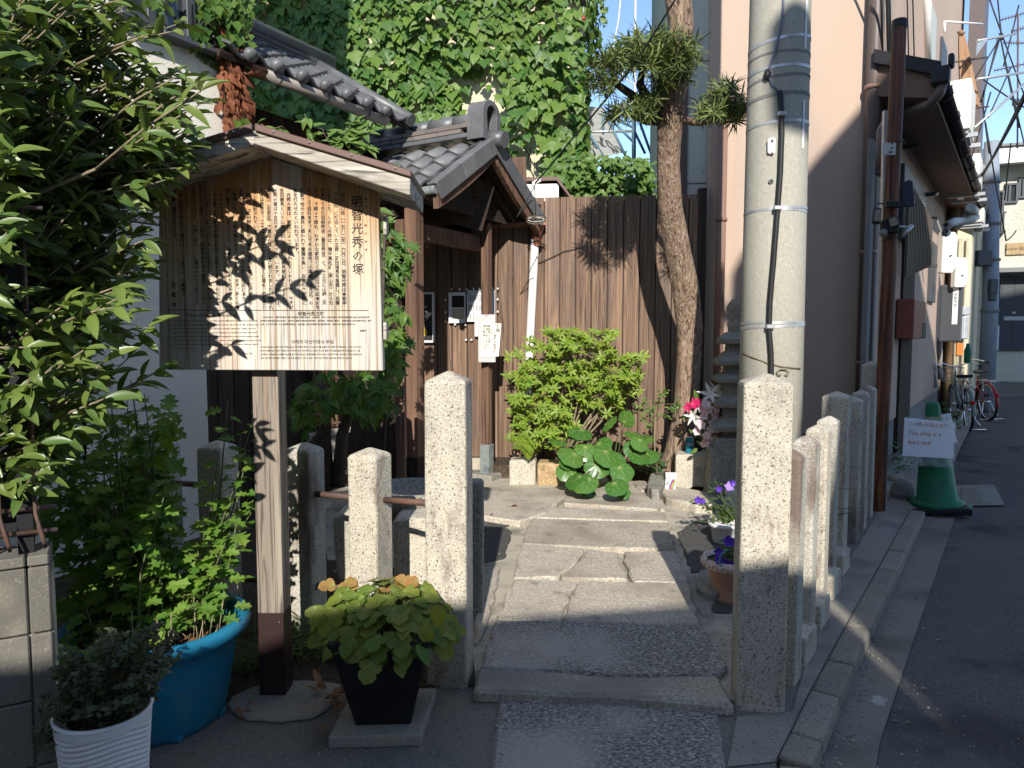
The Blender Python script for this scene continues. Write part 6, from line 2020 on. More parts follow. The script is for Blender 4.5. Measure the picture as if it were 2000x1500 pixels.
mb = MB(MBW); mb.box((-.8, .10, zt + .5), (1.5, .02, .9)); part("backing_panel", mb, M_BLACK, gf_)
# wire grid trellis behind the shrub
tr = thing("trellis", "black wire trellis half hidden behind the big leaved shrub", "trellis", tuple(P(150, 650, 2.9)))
for x in (133, 165, 60, 20):
    mb = MB(); mb.tube([P(x, 560, 2.95), P(x, 900, 2.95)], .008, 6); part("bar", mb, M_BLACK, tr)
for y in (620, 653, 720, 790):
    mb = MB(); mb.tube([P(0, y, 2.95), P(198, y, 2.95)], .006, 6); part("bar", mb, M_BLACK, tr)

# ------------------------------------------------------------------ pots
pb_ = thing("blue_planter", "large round bright blue plastic planter full of chrysanthemum stems", "planter", (-1.385, 2.72, 0))
BM = Matrix.Translation((-1.385, 2.72, 0))
mb = MB(BM); mb.lathe([(.20, 0.0), (.235, .0), (.245, .02), (.262, .10), (.282, .24), (.290, .335)], 56); part("body", mb, M_PBLUE, pb_)
mb = MB(BM); mb.lathe([(.288, .330), (.312, .326), (.336, .338), (.345, .360), (.338, .385), (.318, .394), (.300, .388), (.293, .36), (.285, .25), (.28, .2)], 56); part("rim", mb, M_PBLUE, pb_)
mb = MB(BM); mb.lathe([(0, .315), (.15, .31), (.29, .30)], 30); part("soil", mb, M_SOIL, pb_)
for k in range(7):
    a = k * .9; mb = MB(BM); mb.box((.23 * math.cos(a), .23 * math.sin(a), .012), (.05, .05, .024)); part("foot", mb, M_PBLUE, pb_, .006)
wpc = Vector((P(203, 1400, 1.96).x, 1.96, 0))
pw_ = thing("white_planter", "tapered white planter with wavy relief lines in the front left corner", "planter", tuple(wpc))
vs, fs = [], []
nA, nZ = 120, 130
for j in range(nZ + 1):
    z = .43 * j / nZ
    for k in range(nA):
        a = 2 * math.pi * k / nA
        w = .5 + .5 * math.sin(2 * math.pi * (z / .0155 + .95 * math.sin(a * 2 + .6) + .35 * math.sin(a * 3)))
        r = .090 + .034 * (z / .43) - .0060 * (w ** 4) * (1 if .03 < z < .405 else 0)
        vs.append((r * math.cos(a), r * math.sin(a), z))
for j in range(nZ):
    for k in range(nA):
        a, b_ = j * nA + k, j * nA + (k + 1) % nA
        fs.append((a, b_, b_ + nA, a + nA))
mb = MB(Matrix.Translation(wpc)); mb.add(vs, fs, True); part("body", mb, M_PWHITE, pw_)
mb = MB(Matrix.Translation(wpc)); mb.lathe([(.124, .428), (.128, .436), (.118, .440), (.110, .40), (.0, .395)], 40); part("rim", mb, M_PWHITE, pw_)
mb = MB(Matrix.Translation(wpc)); mb.lathe([(0, .405), (.112, .402)], 20); part("soil", mb, M_SOIL, pw_)

# black square planter on a concrete slab
s1_, s2_, s3_ = G(640, 1440, .045), G(822, 1436, .045), G(852, 1343, .045)
ctr = (s1_ + s3_) / 2
ex_ = (s2_ - s1_).normalized()
mb = MB(); q = [s1_, s2_, s3_, s1_ + (s3_ - s2_)]
mb.extr([Vector((p.x, p.y, -.0)) for p in rough_edge(ccw(q), .07, .002, rnd)], (0, 0, .046)); solo("plinth_slab", "thin square concrete slab under the black planter", "concrete slab", mb, M_FOOT, .007, 2)
PBM = frame(Vector((ctr.x + .005, ctr.y, .046)), ex_, Vector((-ex_.y, ex_.x, 0)), ZV)
kb = thing("black_planter", "tapered glossy black square planter on a concrete slab", "planter", tuple(PBM.translation))
def sq(a, z):
    return [(-a, -a, z), (a, -a, z), (a, a, z), (-a, a, z)]


mb = MB(PBM); mb.hexa(sq(.103, 0), sq(.178, .335)); part("body", mb, M_PBLACK, kb, .006, 2)
mb = MB(PBM); mb.hexa(sq(.181, .325), sq(.184, .352)); part("rim", mb, M_PBLACK, kb, .005, 2)
mb = MB(PBM); mb.hexa(sq(.160, .345), sq(.160, .3535)); part("soil", mb, M_SOIL, kb)

# bellflower pots at the right
tpx = G(1425, 1195, .0)
tp_ = thing("terracotta_pot", "terracotta pot with pale scalloped rim of purple bellflowers beside the right post", "flower pot", (P(1432, 1150, tpx.y).x, tpx.y + .14, 0))
TM_ = Matrix.Translation((P(1432, 1150, tpx.y).x + .035, tpx.y + .16, 0))
mb = MB(TM_); mb.lathe([(.085, 0), (.10, .03), (.088, .05), (.105, .12), (.135, .20)], 32); part("body", mb, M_TERRA, tp_)
mb = MB(TM_); mb.lathe([(.132, .195), (.152, .20), (.160, .225), (.156, .25), (.142, .252), (.132, .23)], 40)
part("rim", mb, M_TERRAPALE, tp_)
for k in range(18):
    a = k * 2 * math.pi / 18; mb = MB(TM_ @ Matrix.Rotation(a, 4, 'Z')); mb.tube([(.159, -.020, .212), (.163, -.010, .233), (.164, 0, .238), (.163, .010, .233), (.159, .020, .212)], .004, 5); part("scallop", mb, M_TERRAPALE, tp_)
mb = MB(TM_); mb.lathe([(0, .225), (.138, .22)], 24); part("soil", mb, M_SOIL, tp_)
tp2 = thing("white_pot", "white pot of bellflowers behind the terracotta pot", "flower pot", tuple(G(1428, 1060)))
g_ = G(1425, 1070); mb = MB(Matrix.Translation((g_.x, g_.y + .12, 0))); mb.lathe([(.08, 0), (.10, .12), (.115, .125), (.118, .15), (.10, .15), (.095, .13), (0, .125)], 28); part("pot", mb, M_PWHITE, tp2)
# ------------------------------------------------------------------ plants
rp_ = random.Random(11)
U = rp_.uniform


def rv(s=1.0):
    return Vector((U(-s, s), U(-s, s), U(-s, s)))


def in_poly(x, y, poly):
    c = False
    n = len(poly)
    for i in range(n):
        (x1, y1), (x2, y2) = poly[i], poly[(i + 1) % n]
        if (y1 > y) != (y2 > y) and x < (x2 - x1) * (y - y1) / (y2 - y1) + x1:
            c = not c
    return c


# ---- big leaved shrub at the left (osmanthus)
OSM = [leaf_grid(.098, .034, 2, 7, .55, .22, lambda t: math.sin(math.pi * min(1, t * .96 + .03) ** .95) ** .85, .02),
       leaf_grid(.088, .032, 2, 7, .40, .38, lambda t: math.sin(math.pi * min(1, t * .96 + .03) ** .9) ** .85, .03),
       leaf_grid(.104, .037, 2, 7, .70, .10, lambda t: math.sin(math.pi * min(1, t * .96 + .03)) ** .9, .015)]
shr = thing("osmanthus_shrub", "large evergreen shrub of pointed glossy leaves spilling in from the left edge", "shrub", (-2.15, 2.45, 0))
region = [(-60, -60), (285, -60), (270, 30), (290, 70), (300, 120), (392, 165), (385, 225), (372, 262), (385, 310), (345, 332), (300, 375), (292, 430), (296, 520), (262, 575), (240, 640), (215, 700), (205, 780), (150, 860), (110, 920), (60, 950), (-60, 960)]
ins = []
mb = MB()
hub = [Vector((-2.0, 2.3, z)) for z in (1.0, 1.4, 1.8, 2.2)]
mb.tube([(-2.15, 2.45, 0), (-2.1, 2.4, .9), (-2.0, 2.3, 1.6), (-1.95, 2.2, 2.4), (-1.9, 2.1, 3.0)], [.05, .045, .035, .025, .012], 8)
tips = []
tries = 0
while len(tips) < 640 and tries < 9000:
    tries += 1
    x, y = U(-60, 400), U(-60, 950)
    if not in_poly(x, y, region):
        continue
    dens = 1.0 if y < 620 else .8
    if rp_.random() > dens:
        continue
    edge = x / 390
    Y = U(1.75, 2.2) if x < 20 else U(2.05, 2.5)
    if y > 560:
        Y = U(1.9, 2.6)
    elif x > 150:
        Y = U(2.32, 2.58)
    tips.append(P(x, y, Y))
tips += [P(x, y, Y) for x, y, Y in ((392, 178, 1.97), (388, 205, 2.2), (345, 48, 2.2), (335, 62, 2.2), (372, 262, 2.3), (342, 318, 2.4), (300, 250, 2.3), (345, 150, 2.05), (236, 580, 1.95), (224, 600, 1.9), (228, 560, 1.95), (290, 640, 2.3), (322, 718, 2.35), (300, 730, 2.3), (250, 700, 2.3), (270, 655, 2.35), (30, 20, 1.8), (20, 300, 1.8), (150, 200, 2.2), (100, 420, 2.1), (280, 470, 2.2), (255, 360, 2.2))]
for tp in tips:
    hb = hub[min(3, max(0, int((tp.z - 1.0) / .45)))] + rv(.18)
    dd = tp - hb
    Lb = dd.length
    base = tp - dd.normalized() * min(Lb * .8, U(.22, .42)) + Vector((0, 0, -.05))
    midp = (tp + base) / 2 + Vector((0, 0, .012))
    mb.tube([base, midp, tp], [.0042, .0034, .002], 5)
    if rp_.random() < .35:
        mb.tube([hb + Vector((0, 0, -.15)), (hb + base) / 2 + Vector((0, 0, .03)), base], [.009, .006, .0042], 6)
    ax = (tp - base).normalized()
    nl = rp_.randint(3, 5)
    side = ax.cross(ZV).normalized()
    for k in range(nl):
        t = 1 - (k / nl) * .85
        p = base.lerp(tp, t)
        an = U(0, 1.2) + k * 1.57
        for s in (-1, 1):
            r_ = side * math.cos(an) * s + ax.cross(side) * math.sin(an) * s * .7
            d = ax * (.75 if k else 1.1) + r_ * .95 + Vector((0, 0, U(-.55, .1))) + rv(.2)
            upv = Vector((U(-.4, .4), U(-1.5, -.1), 1.0))
            ins.append((rp_.randrange(3), place(p, d, upv, U(.66, 1.0))))
part("branches", mb, M_TWIG, shr)
for k in range(1000):
    p = Vector((U(-3.3, -1.85), U(2.25, 3.2), U(.9, 3.55)))
    if px(p)[0] > 205 + 60 * (p.z < 1.9):
        continue
    ins.append((rp_.randrange(3), place(p, (U(-1, 1), U(-1, 1), U(-.7, .3)), (U(-.5, .5), U(-1.3, .1), 1), U(1.2, 1.8))))
foliage(shr, OSM, ins, [M_LOSM], nparts=300)
mb = MB(); v_, f_ = leaf_grid(.085, .022, 2, 5, .8, .2); mb.add([place(P(172, 622, 2.2), (.15, 0, -1), (0, -1, 0)) @ Vector(p) for p in v_], f_, True); part("dead_leaf", mb, M_DRY, shr)

# ---- chrysanthemum
def lobed(L, lobes=2, depth=.35, wid=.62):
    pts = [(-.015, 0), (.015, 0)]
    right = [(.10, .12), (.34 * wid * 1.6, .22), (.14, .34), (.40 * wid * 1.6, .50), (.42 * wid, .60), (.16, .62), (.26 * wid * 1.4, .84), (.08, .88), (0, 1.0)]
    pts = [(0, 0)] + right + [(-x, y) for x, y in right[-2::-1]]
    return leaf_outline(pts, .22 / L * L, .25, L)


def scaled(t, s):
    v, f = t
    return (v * s, f)


CHR = [scaled(lobed(1.0), .098), scaled(lobed(1.0, wid=.55), .088), scaled(lobed(1.0, wid=.72), .105)]
chrys = thing("chrysanthemum", "tall green chrysanthemum stems with lobed leaves growing from the blue planter", "flower plant", (-1.385, 2.72, .31))
ins = []
mb = MB()
bc_ = Vector((-1.385, 2.72, .31))


def stem(b, t, nleaf, lo, s0, s1, bend=.04, plant_mb=None, ins_=None, temps=3, droop=(-.45, .25), up=None, upright=.2):
    m_ = b.lerp(t, .5) + Vector((U(-bend, bend), U(-bend, bend), .02))
    plant_mb.tube([b, b.lerp(m_, .5), m_, m_.lerp(t, .5), t], [.0042, .004, .0036, .003, .002], 5)
    an = U(0, 6)
    for k in range(nleaf):
        q = lo + (1 - lo) * (k + rp_.random() * .5) / nleaf
        p = (b.lerp(m_, q * 2) if q < .5 else m_.lerp(t, q * 2 - 1))
        an += 2.4 + U(-.4, .4)
        d = Vector((math.cos(an), math.sin(an), U(*droop)))
        d += Vector((0, 0, upright))
        sc = (s0 + (s1 - s0) * q) * U(.8, 1.15)
        off = d.normalized() * .018
        ins_.append((rp_.randrange(temps), place(p + off, d, Vector((U(-.3, .3), U(-.9, .1), 1)), sc)))


for (x, y, Yq, n) in ((498, 800, 3.0, 20), (470, 850, 2.95, 18), (445, 780, 3.05, 18), (425, 905, 2.85, 18), (480, 905, 2.9, 16), (455, 960, 2.8, 16), (492, 1000, 2.9, 12), (410, 1010, 2.8, 14), (385, 1060, 2.75, 12), (440, 1060, 2.75, 14)):
    t = P(x, y, Yq); b = bc_ + Vector((U(.05, .22), U(-.05, .2), 0)); stem(b, t, n, .12, 1.0, .7, .04, mb, ins)
for k in range(34):
    x, y = U(95, 330), U(760, 1120)
    if x > 250 and y < 830:
        y = U(850, 1100)
    t = P(x, y, U(2.55, 3.15)); b = bc_ + Vector((U(-.24, .12), U(-.2, .22), 0)); stem(b, t, rp_.randint(12, 20), .10, 1.05, .75, .05, mb, ins)
for (x, y) in ((255, 742), (262, 790), (300, 830), (282, 770), (200, 900), (170, 940)):
    t = P(x, y, 2.9); b = bc_ + Vector((U(-.2, .05), U(0, .2), 0)); stem(b, t, 16, .3, 1.05, .8, .05, mb, ins)
for k in range(14):
    t = bc_ + Vector((U(-.2, .26), U(-.26, .1), U(.08, .22))); b = bc_ + Vector((U(-.2, .22), U(-.2, .2), 0)); stem(b, t, 6, .35, .8, .55, .02, mb, ins)
for k in range(420):
    x, y = U(70, 340), U(790, 1190)
    p = P(x, y, U(2.85, 3.45))
    ins.append((rp_.randrange(3), place(p, (U(-1, 1), U(-1, .4), U(-.7, .4)), (U(-.4, .4), U(-.9, 0), 1), U(.7, 1.15))))
for k in range(60):
    a = 2 * math.pi * k / 60; r_ = U(.22, .36)
    p = bc_ + Vector((r_ * math.cos(a) - .06, r_ * math.sin(a), U(.05, .22)))
    if p.y < 2.62 and p.x > -1.4:
        continue
    ins.append((rp_.randrange(3), place(p, (math.cos(a), math.sin(a), U(-.6, .2)), (U(-.4, .4), U(-.9, 0), 1), U(.6, 1.0))))
part("stems", mb, M_STEM, chrys)
mb = MB()
for k in range(46):
    b = bc_ + Vector((U(-.24, .26), U(-.24, .22), 0)); mb.tube([b, b + Vector((U(-.05, .05), U(-.05, .05), U(.06, .2)))], .0022, 4)
part("dry_stems", mb, M_TWIG, chrys)
foliage(chrys, CHR, ins, [M_LCHR], nparts=300, smooth=False)
DRYL = [leaf_grid(.07, .026, 2, 4, .8, .5)]
litter = []
for k in range(46):
    a, r = U(0, 6.28), .27 * math.sqrt(rp_.random())
    litter.append((0, place(bc_ + Vector((r * math.cos(a), r * math.sin(a), U(.005, .03))), (U(-1, 1), U(-1, 1), U(-.1, .3)), (U(-.4, .4), U(-.4, .4), 1), U(.5, 1.0))))
lit = joined("leaf_litter", DRYL, [0], litter, [M_DRY], pb_)

# ---- boxwood-like small leaved plant in the white planter
BOX = [leaf_grid(.021, .011, 2, 3, .4, .3), leaf_grid(.016, .010, 2, 3, .4, .3)]
bx = thing("box_plant", "bushy small leaved grey green plant in the white planter", "shrub", tuple(wpc + ZV * .4))
ins = []; mb = MB()
breg = [(60, 1470), (75, 1370), (100, 1310), (115, 1270), (140, 1262), (165, 1300), (195, 1225), (240, 1232), (290, 1222), (330, 1215), (362, 1245), (350, 1290), (320, 1320), (305, 1360), (280, 1385), (240, 1402), (200, 1420), (140, 1405), (120, 1420), (110, 1460)]
n_ = 0
while n_ < 210:
    x, y = U(60, 365), U(1210, 1470)
    if not in_poly(x, y, breg):
        continue
    n_ += 1
    t = P(x, y, 1.96 + U(-.14, .12)); b = wpc + Vector((U(-.07, .07), U(-.05, .05), .41))
    m_ = b.lerp(t, .6) + Vector((0, 0, .015))
    mb.tube([b, m_, t], [.002, .0016, .001], 4)
    for k in range(26):
        q = 1 - .40 * rp_.random() ** 1.2
        p = b.lerp(m_, q / .6) if q < .6 else m_.lerp(t, (q - .6) / .4)
        ins.append((rp_.randrange(2), place(p + rv(.006), (U(-1, 1), U(-1, 1), U(-.2, .9)), (U(-.5, .5), U(-1, .2), .8), U(.7, 1.3))))
part("stems", mb, M_STEM, bx)
foliage(bx, BOX, ins, [M_LBOX], nparts=120)

# ---- yellow green geranium-like plant in the black planter
def trilobe():
    pts = [(0, 0), (.20, .02), (.44, .12), (.50, .32), (.40, .46), (.30, .48), (.40, .62), (.32, .82), (.14, .93), (0, 1.0)]
    return leaf_outline(pts + [(-x, y) for x, y in pts[-2:0:-1]], .09, .16, 1.0)


TRI = [(0, .95), (.34, .72), (-.34, .72), (.44, .30), (-.44, .30)]
STR = [veined(scaled(trilobe(), .080), TRI), veined(scaled(trilobe(), .070), TRI), veined(scaled(leaf_outline([(0, 0), (.22, .10), (.36, .30), (.38, .55), (.26, .78), (0, 1.0), (-.26, .78), (-.38, .55), (-.36, .30), (-.22, .10)], .25, .3, 1.0), .075), [(0, .95), (.3, .55), (-.3, .55)])]
st = thing("geranium", "low mound of yellow green lobed leaves with a few orange ones in the black planter", "potted plant", tuple(PBM.translation + ZV * .35))
ins = []; mb = MB()
for k in range(175):
    a, r = U(0, 6.283), .235 * math.sqrt(rp_.random())
    hgt = .375 + .085 * (1 - (r / .235) ** 2) + U(-.02, .04)
    if r > .17:
        hgt -= U(0, .09)
    t = PBM @ Vector((r * math.cos(a) * 1.05, r * math.sin(a), hgt - .0))
    b = PBM @ Vector((r * .4 * math.cos(a), r * .4 * math.sin(a), .35))
    mb.tube([b, b.lerp(t, .6) + ZV * .02, t], .0018, 4)
    d = Vector((math.cos(a) + U(-.5, .5), math.sin(a) + U(-.5, .5), U(-.6, .0) - (r > .17) * .5))
    ins.append((rp_.randrange(3), place(t, d, Vector((U(-.3, .3), U(-.6, .1), 1)), U(.75, 1.15))))
for (x, y, zz) in ((640, 1225, 0), (655, 1205, 0), (680, 1245, 0), (690, 1270, 0), (805, 1265, 0), (830, 1235, 0), (860, 1200, 0), (615, 1200, 0)):
    ins.append((rp_.randrange(3), place(P(x, y - 18, 2.50), (U(-.3, .3), -.3, -1), (0, -1, .4), 1.0)))
part("stems", mb, M_STEM, st)
foliage(st, STR, ins, [M_LSTRAW, M_VEIN], nparts=200, smooth=False)
ins = []
for (x, y) in ((655, 1112), (672, 1105), (690, 1118), (700, 1110), (672, 1120), (770, 1122), (782, 1118), (745, 1150), (806, 1108), (818, 1104), (800, 1112)):
    ins.append((rp_.randrange(3), place(P(x, y + 30, 2.76), (U(-1, 1), U(-.6, .3), U(-.3, .2)), (U(-.3, .3), -.6, 1), .85)))
foliage(st, STR, ins, [M_LYEL, M_VEIN], nparts=40, name="yellowed_leaf", smooth=False)

# ---- grass tufts at the foot of the left posts
BL = [leaf_grid(.32, .007, 2, 6, .5, .75, lambda t: (1 - t) ** .5), leaf_grid(.24, .006, 2, 6, .5, .55, lambda t: (1 - t) ** .5)]
gins = []
for (cx, cy, nn) in ((-1.02, 3.22, 90), (-.82, 3.28, 120), (-.72, 3.38, 110), (-.62, 3.45, 70), (-1.12, 3.10, 90), (-.48, 3.4, 40), (-1.35, 3.35, 60), (-1.6, 3.5, 60)):
    for k in range(nn):
        a = U(0, 6.28)
        p = Vector((cx + U(-.09, .09), cy + U(-.08, .08), 0))
        gins.append((rp_.randrange(2), place(p, (math.cos(a) * .55, math.sin(a) * .55 - .15, 1.0), (-math.cos(a), -math.sin(a), .5), U(.6, 1.15))))
g_ = joined("grass", BL, [0, 0], gins, [M_GRASS], None)
tag(g_, "tufts of narrow drooping grass at the foot of the left granite posts", "grass")

# ---- azalea
AZL = [leaf_grid(.080, .026, 2, 4, .35, .25), leaf_grid(.066, .023, 2, 4, .35, .15)]
az = thing("azalea_bush", "bright green azalea bush in whorled leaves against the board fence", "shrub", tuple(P(1100, 905, 7.15)))
blobs = [(1140, 690, 62, 40), (1085, 680, 60, 34), (1165, 660, 40, 24), (1060, 735, 70, 34), (1020, 745, 36, 16), (1030, 790, 42, 26), (1120, 750, 62, 40), (1190, 730, 64, 34), (1225, 712, 38, 34), (1180, 770, 54, 24), (1060, 800, 50, 36), (1035, 845, 40, 30), (1070, 862, 42, 26), (1230, 750, 24, 22), (1180, 795, 40, 16), (1100, 820, 30, 26), (1015, 700, 26, 10), (1110, 655, 38, 20)]
ins = []; mb = MB()
root = P(1100, 905, 7.2)
for bxx, byy, rx, ry in blobs:
    nclu = int(rx * ry / 56)
    c0 = P(bxx, byy, 7.1)
    mb.tube([root + Vector((U(-.08, .12), U(-.05, .05), 0)), root.lerp(c0, .5) + rv(.06), c0], [.016, .010, .005], 6)
    for k in range(nclu):
        a, r = U(0, 6.28), math.sqrt(rp_.random())
        p = P(bxx + rx * r * math.cos(a), byy + ry * r * math.sin(a), 7.1 - .34 * math.sqrt(max(0, 1 - r * r)) * U(.3, 1.0) + U(0, .25))
        mb.tube([c0.lerp(p, .2), c0.lerp(p, .6) + rv(.02), p], [.004, .003, .002], 4)
        nd = Vector((U(-.5, .5), U(-.9, .0), U(.1, 1)))
        nd.normalize()
        s1v = nd.cross(Vector((.3, .2, .9))).normalized(); s2v = nd.cross(s1v)
        for j in range(7):
            an = j * .898 + U(-.2, .2)
            rd = s1v * math.cos(an) + s2v * math.sin(an)
            ins.append((rp_.randrange(2), place(p + rd * .006, rd + nd * U(.15, .6), nd - rd * .3 + Vector((0, -.4, 0)), U(.75, 1.15))))
part("branches", mb, M_TWIG, az)
foliage(az, AZL, ins, [M_LAZA], nparts=300)

# ---- farfugium: big round glossy leaves, each a part
def kidney(n=22):
    pts = [(0, .10)]
    for k in range(n + 1):
        a = -math.pi / 2 + .30 + (2 * math.pi - .60) * k / n
        pts.append((.53 * math.cos(a) * (1 + .03 * math.sin(5 * a)), .46 + .50 * math.sin(a) * (1 + .03 * math.cos(7 * a))))
    vs = [(0, .30, .03)]
    # two rings for a domed blade
    for x, y in pts:
        vs.append((x * .55, .30 + (y - .30) * .55, .035 - .10 * x * x + .012 * math.cos(8 * math.atan2(x, y - .3))))
    for x, y in pts:
        vs.append((x, y, .06 * abs(x) - .28 * (x * x + (y - .4) ** 2 * .7) + .012 * math.sin(9 * math.atan2(x, y - .4))))
    m = len(pts)
    fs = [(0, 1 + (i + 1) % m, 1 + i)[::-1] for i in range(m)]
    for i in range(m):
        j = (i + 1) % m
        fs.append((1 + i, 1 + m + i, 1 + m + j, 1 + j))
    return np.array(vs, float), fs


far = thing("farfugium", "clump of big round glossy leaves with pale specks in front of the azalea", "plant", tuple(P(1180, 930, 6.8)))
KD = [veined(kidney(), [(.0, .93), (.36, .80), (-.36, .80), (.50, .48), (-.50, .48), (.40, .16), (-.40, .16)], (0, .22), .011, .004)]
mb = MB(); ins = []
fb = P(1195, 935, 6.85)
for (x, y, s, Y, dx, dz) in ((1140, 857, .33, 6.7, -.3, -.35), (1178, 893, .36, 6.5, .0, -.7), (1180, 850, .26, 6.8, .1, .2), (1225, 862, .32, 6.75, .5, -.3), (1232, 880, .28, 6.6, .3, -.6), (1130, 905, .34, 6.4, -.5, -.6),
                        (1160, 950, .34, 6.15, -.4, -.7), (1195, 958, .28, 6.05, .3, -.7), (1140, 945, .30, 6.2, -.6, -.6), (1205, 925, .30, 6.35, .5, -.7), (1235, 900, .28, 6.55, .6, -.5), (1105, 885, .25, 6.6, -1, -.1),
                        (1250, 875, .22, 6.8, .7, -.2), (1190, 905, .3, 6.5, .2, -.6), (1170, 915, .3, 6.45, -.2, -.7), (1118, 930, .26, 6.35, -.7, -.6), (1215, 850, .24, 6.9, .3, .2), (1255, 905, .24, 6.6, .8, -.4), (1145, 885, .28, 6.6, -.4, -.5)):
    if rp_.random() < .75:
        p = P(x + U(-26, 26), y - 20 + U(-14, 22), Y + U(-.1, .15))
        ins.append((0, place(p, Vector((dx + U(-.5, .5), -.55, dz + U(-.2, .5))), Vector((U(-.5, .5), -.8, U(.4, 1.1))), s * U(.42, .62))))
        mb.tube([fb + rv(.05), fb.lerp(p, .6) + Vector((0, .05, .06)), p], .004, 6)
    p = P(x, y - 20, Y)
    d = Vector((dx, -.55, dz + .1))
    M = place(p, d + rv(.3), Vector((dx * .5 + U(-.35, .35), -.75 + U(-.3, .4), .75)), s * .70)
    ins.append((0, M))
    mb.tube([fb + rv(.05), fb.lerp(p, .6) + Vector((0, .05, .06)), p + d.normalized() * s * .1], .005, 6)
part("stalks", mb, M_STEM, far)
foliage(far, KD, ins, [M_LFAR, M_VEIN], nparts=60)

# ---- fern, sapling and low weeds
fr = thing("fern", "small fern frond at the left foot of the azalea", "fern", tuple(P(1040, 893, 6.9)))
FL = [leaf_grid(.07, .016, 2, 3, .3, .2)]
ins = []; mb = MB()
for (xa, ya, xb, yb) in ((1045, 890, 982, 855), (1040, 892, 1000, 872), (1046, 880, 1010, 848)):
    a, b = P(xa, ya, 6.9), P(xb, yb, 6.75)
    m_ = a.lerp(b, .5) + ZV * .05
    mb.tube([a, m_, b], .0025, 4)
    for k in range(15):
        q = (k + 1) / 16
        p = a.lerp(m_, q * 2) if q < .5 else m_.lerp(b, q * 2 - 1)
        for s in (-1, 1):
            ins.append((0, place(p, Vector((-.4, -.1, .0)) + Vector((.25, -.3, .9)) * s, (0, -1, .3), 1.1 - q * .7)))
part("stalks", mb, M_STEM, fr)
foliage(fr, FL, ins, [M_LAZA], nparts=100)

sp = thing("sapling", "thin young sapling with small leaves left of the tree trunk", "sapling", tuple(P(1284, 925, 6.7)))
SL = [leaf_grid(.045, .024, 2, 4, .3, .2)]
ins = []; mb = MB()
sb = P(1284, 925, 6.7); stp = P(1278, 830, 6.75)
mb.tube([sb, P(1279, 880, 6.72), stp, P(1290, 775, 6.75)], [.008, .007, .005, .002], 6)
for (x, y) in ((1300, 765), (1285, 790), (1320, 785), (1265, 805), (1258, 785), (1300, 810), (1270, 830), (1330, 790), (1250, 795), (1290, 770), (1262, 815), (1312, 800), (1275, 800)):
    t = P(x, y, 6.7 + U(-.1, .1)); mb.tube([stp.lerp(P(1290, 775, 6.75), rp_.random()), t], .002, 4)
    for k in range(9):
        ins.append((0, place(t + rv(.035), (U(-1, 1), U(-1, .3), U(-.6, .4)), (U(-.4, .4), -.7, .8), U(.7, 1.2))))
mb.tube([P(1300, 803, 6.75), P(1345, 812, 6.6)], .002, 4)
ins += [(0, place(P(1330 + 12 * k, 815 - 6 * (k % 2), 6.6), (U(-1, 1), -.3, U(-.5, .3)), (0, -1, .6), 1.5)) for k in range(3)]
part("stems", mb, M_TWIG, sp)
foliage(sp, SL, ins, [M_LHEDGE], nparts=130)
wins = []
for k in range(150):
    x, y = U(1240, 1300), U(890, 930)
    wins.append((0, place(G(x, y, .15) + Vector((0, 0, U(0, .12))), (U(-1, 1), U(-1, .5), U(-.2, .6)), (U(-.4, .4), -.7, .8), U(.8, 1.6))))
for k in range(240):
    x, y = U(1745, 1850), U(865, 915)
    wins.append((0, place(G(x, y + (1850 - x) * .2, .0) + Vector((0, 0, U(0, .14))), (U(-1, 1), U(-1, .5), U(-.2, .6)), (U(-.4, .4), -.7, .8), U(.6, 1.4))))
for k in range(200):
    x, y = U(1820, 1870), U(800, 850)
    wins.append((0, place(G(x, y, .0) + Vector((0, 0, U(0, .22))), (U(-1, 1), U(-1, .5), U(-.2, .6)), (U(-.4, .4), -.7, .8), U(1., 2.0))))
wd_ = joined("weeds", SL, [0], wins, [M_LBELL], None)
tag(wd_, "low creeping weeds along the alley wall and the planting bed", "weeds")
# strap leaves behind the alley posts
stp_ins = []
STL = [leaf_grid(.32, .032, 2, 7, .5, .6, lambda t: (1 - t) ** .45 * min(1, t * 6 + .4))]
for k in range(46):
    p = P(U(1562, 1590), 870, U(4.5, 5.0)); p.z = U(.05, .35)
    a = U(0, 6.28); stp_ins.append((0, place(p + Vector((0, 0, .1)), (math.cos(a) * .7, math.sin(a) * .7, 1), (-math.cos(a), -math.sin(a), .4), U(.8, 1.3))))
lil = thing("lily_clump", "dark strap leaved clump behind the first posts of the alley row", "plant", tuple(P(1590, 900, 5.0)))
foliage(lil, STL, stp_ins, [M_LBELL], nparts=46)

# ---- podocarpus tree
tree = thing("podocarpus_tree", "tall podocarpus with a bare leaning trunk and clipped pads of narrow leaves", "tree", tuple(P(1330, 895, 7.15)))
ctrl = [(1318, 930, 92, 7.12), (1326, 880, 66, 7.08), (1338, 800, 56, 7.02), (1345, 700, 57, 6.92), (1346, 640, 60, 6.86), (1338, 560, 62, 6.72), (1322, 480, 60, 6.58), (1310, 400, 55, 6.44), (1306, 320, 52, 6.32), (1308, 240, 58, 6.2), (1312, 170, 66, 6.12), (1322, 100, 60, 6.05), (1330, 50, 58, 6.0), (1324, 0, 60, 5.96), (1320, -80, 54, 5.9), (1316, -220, 46, 5.84)]
tc_ = [(P(x, y, Y), w / 2.42 / FPX * Y) for x, y, w, Y in ctrl]
vs, fs = [], []
pts, rr = [], []
for i in range(len(tc_) - 1):
    for k in range(4):
        t = k / 4
        pts.append(tc_[i][0].lerp(tc_[i + 1][0], t)); rr.append(tc_[i][1] * (1 - t) + tc_[i + 1][1] * t)
ns = 22
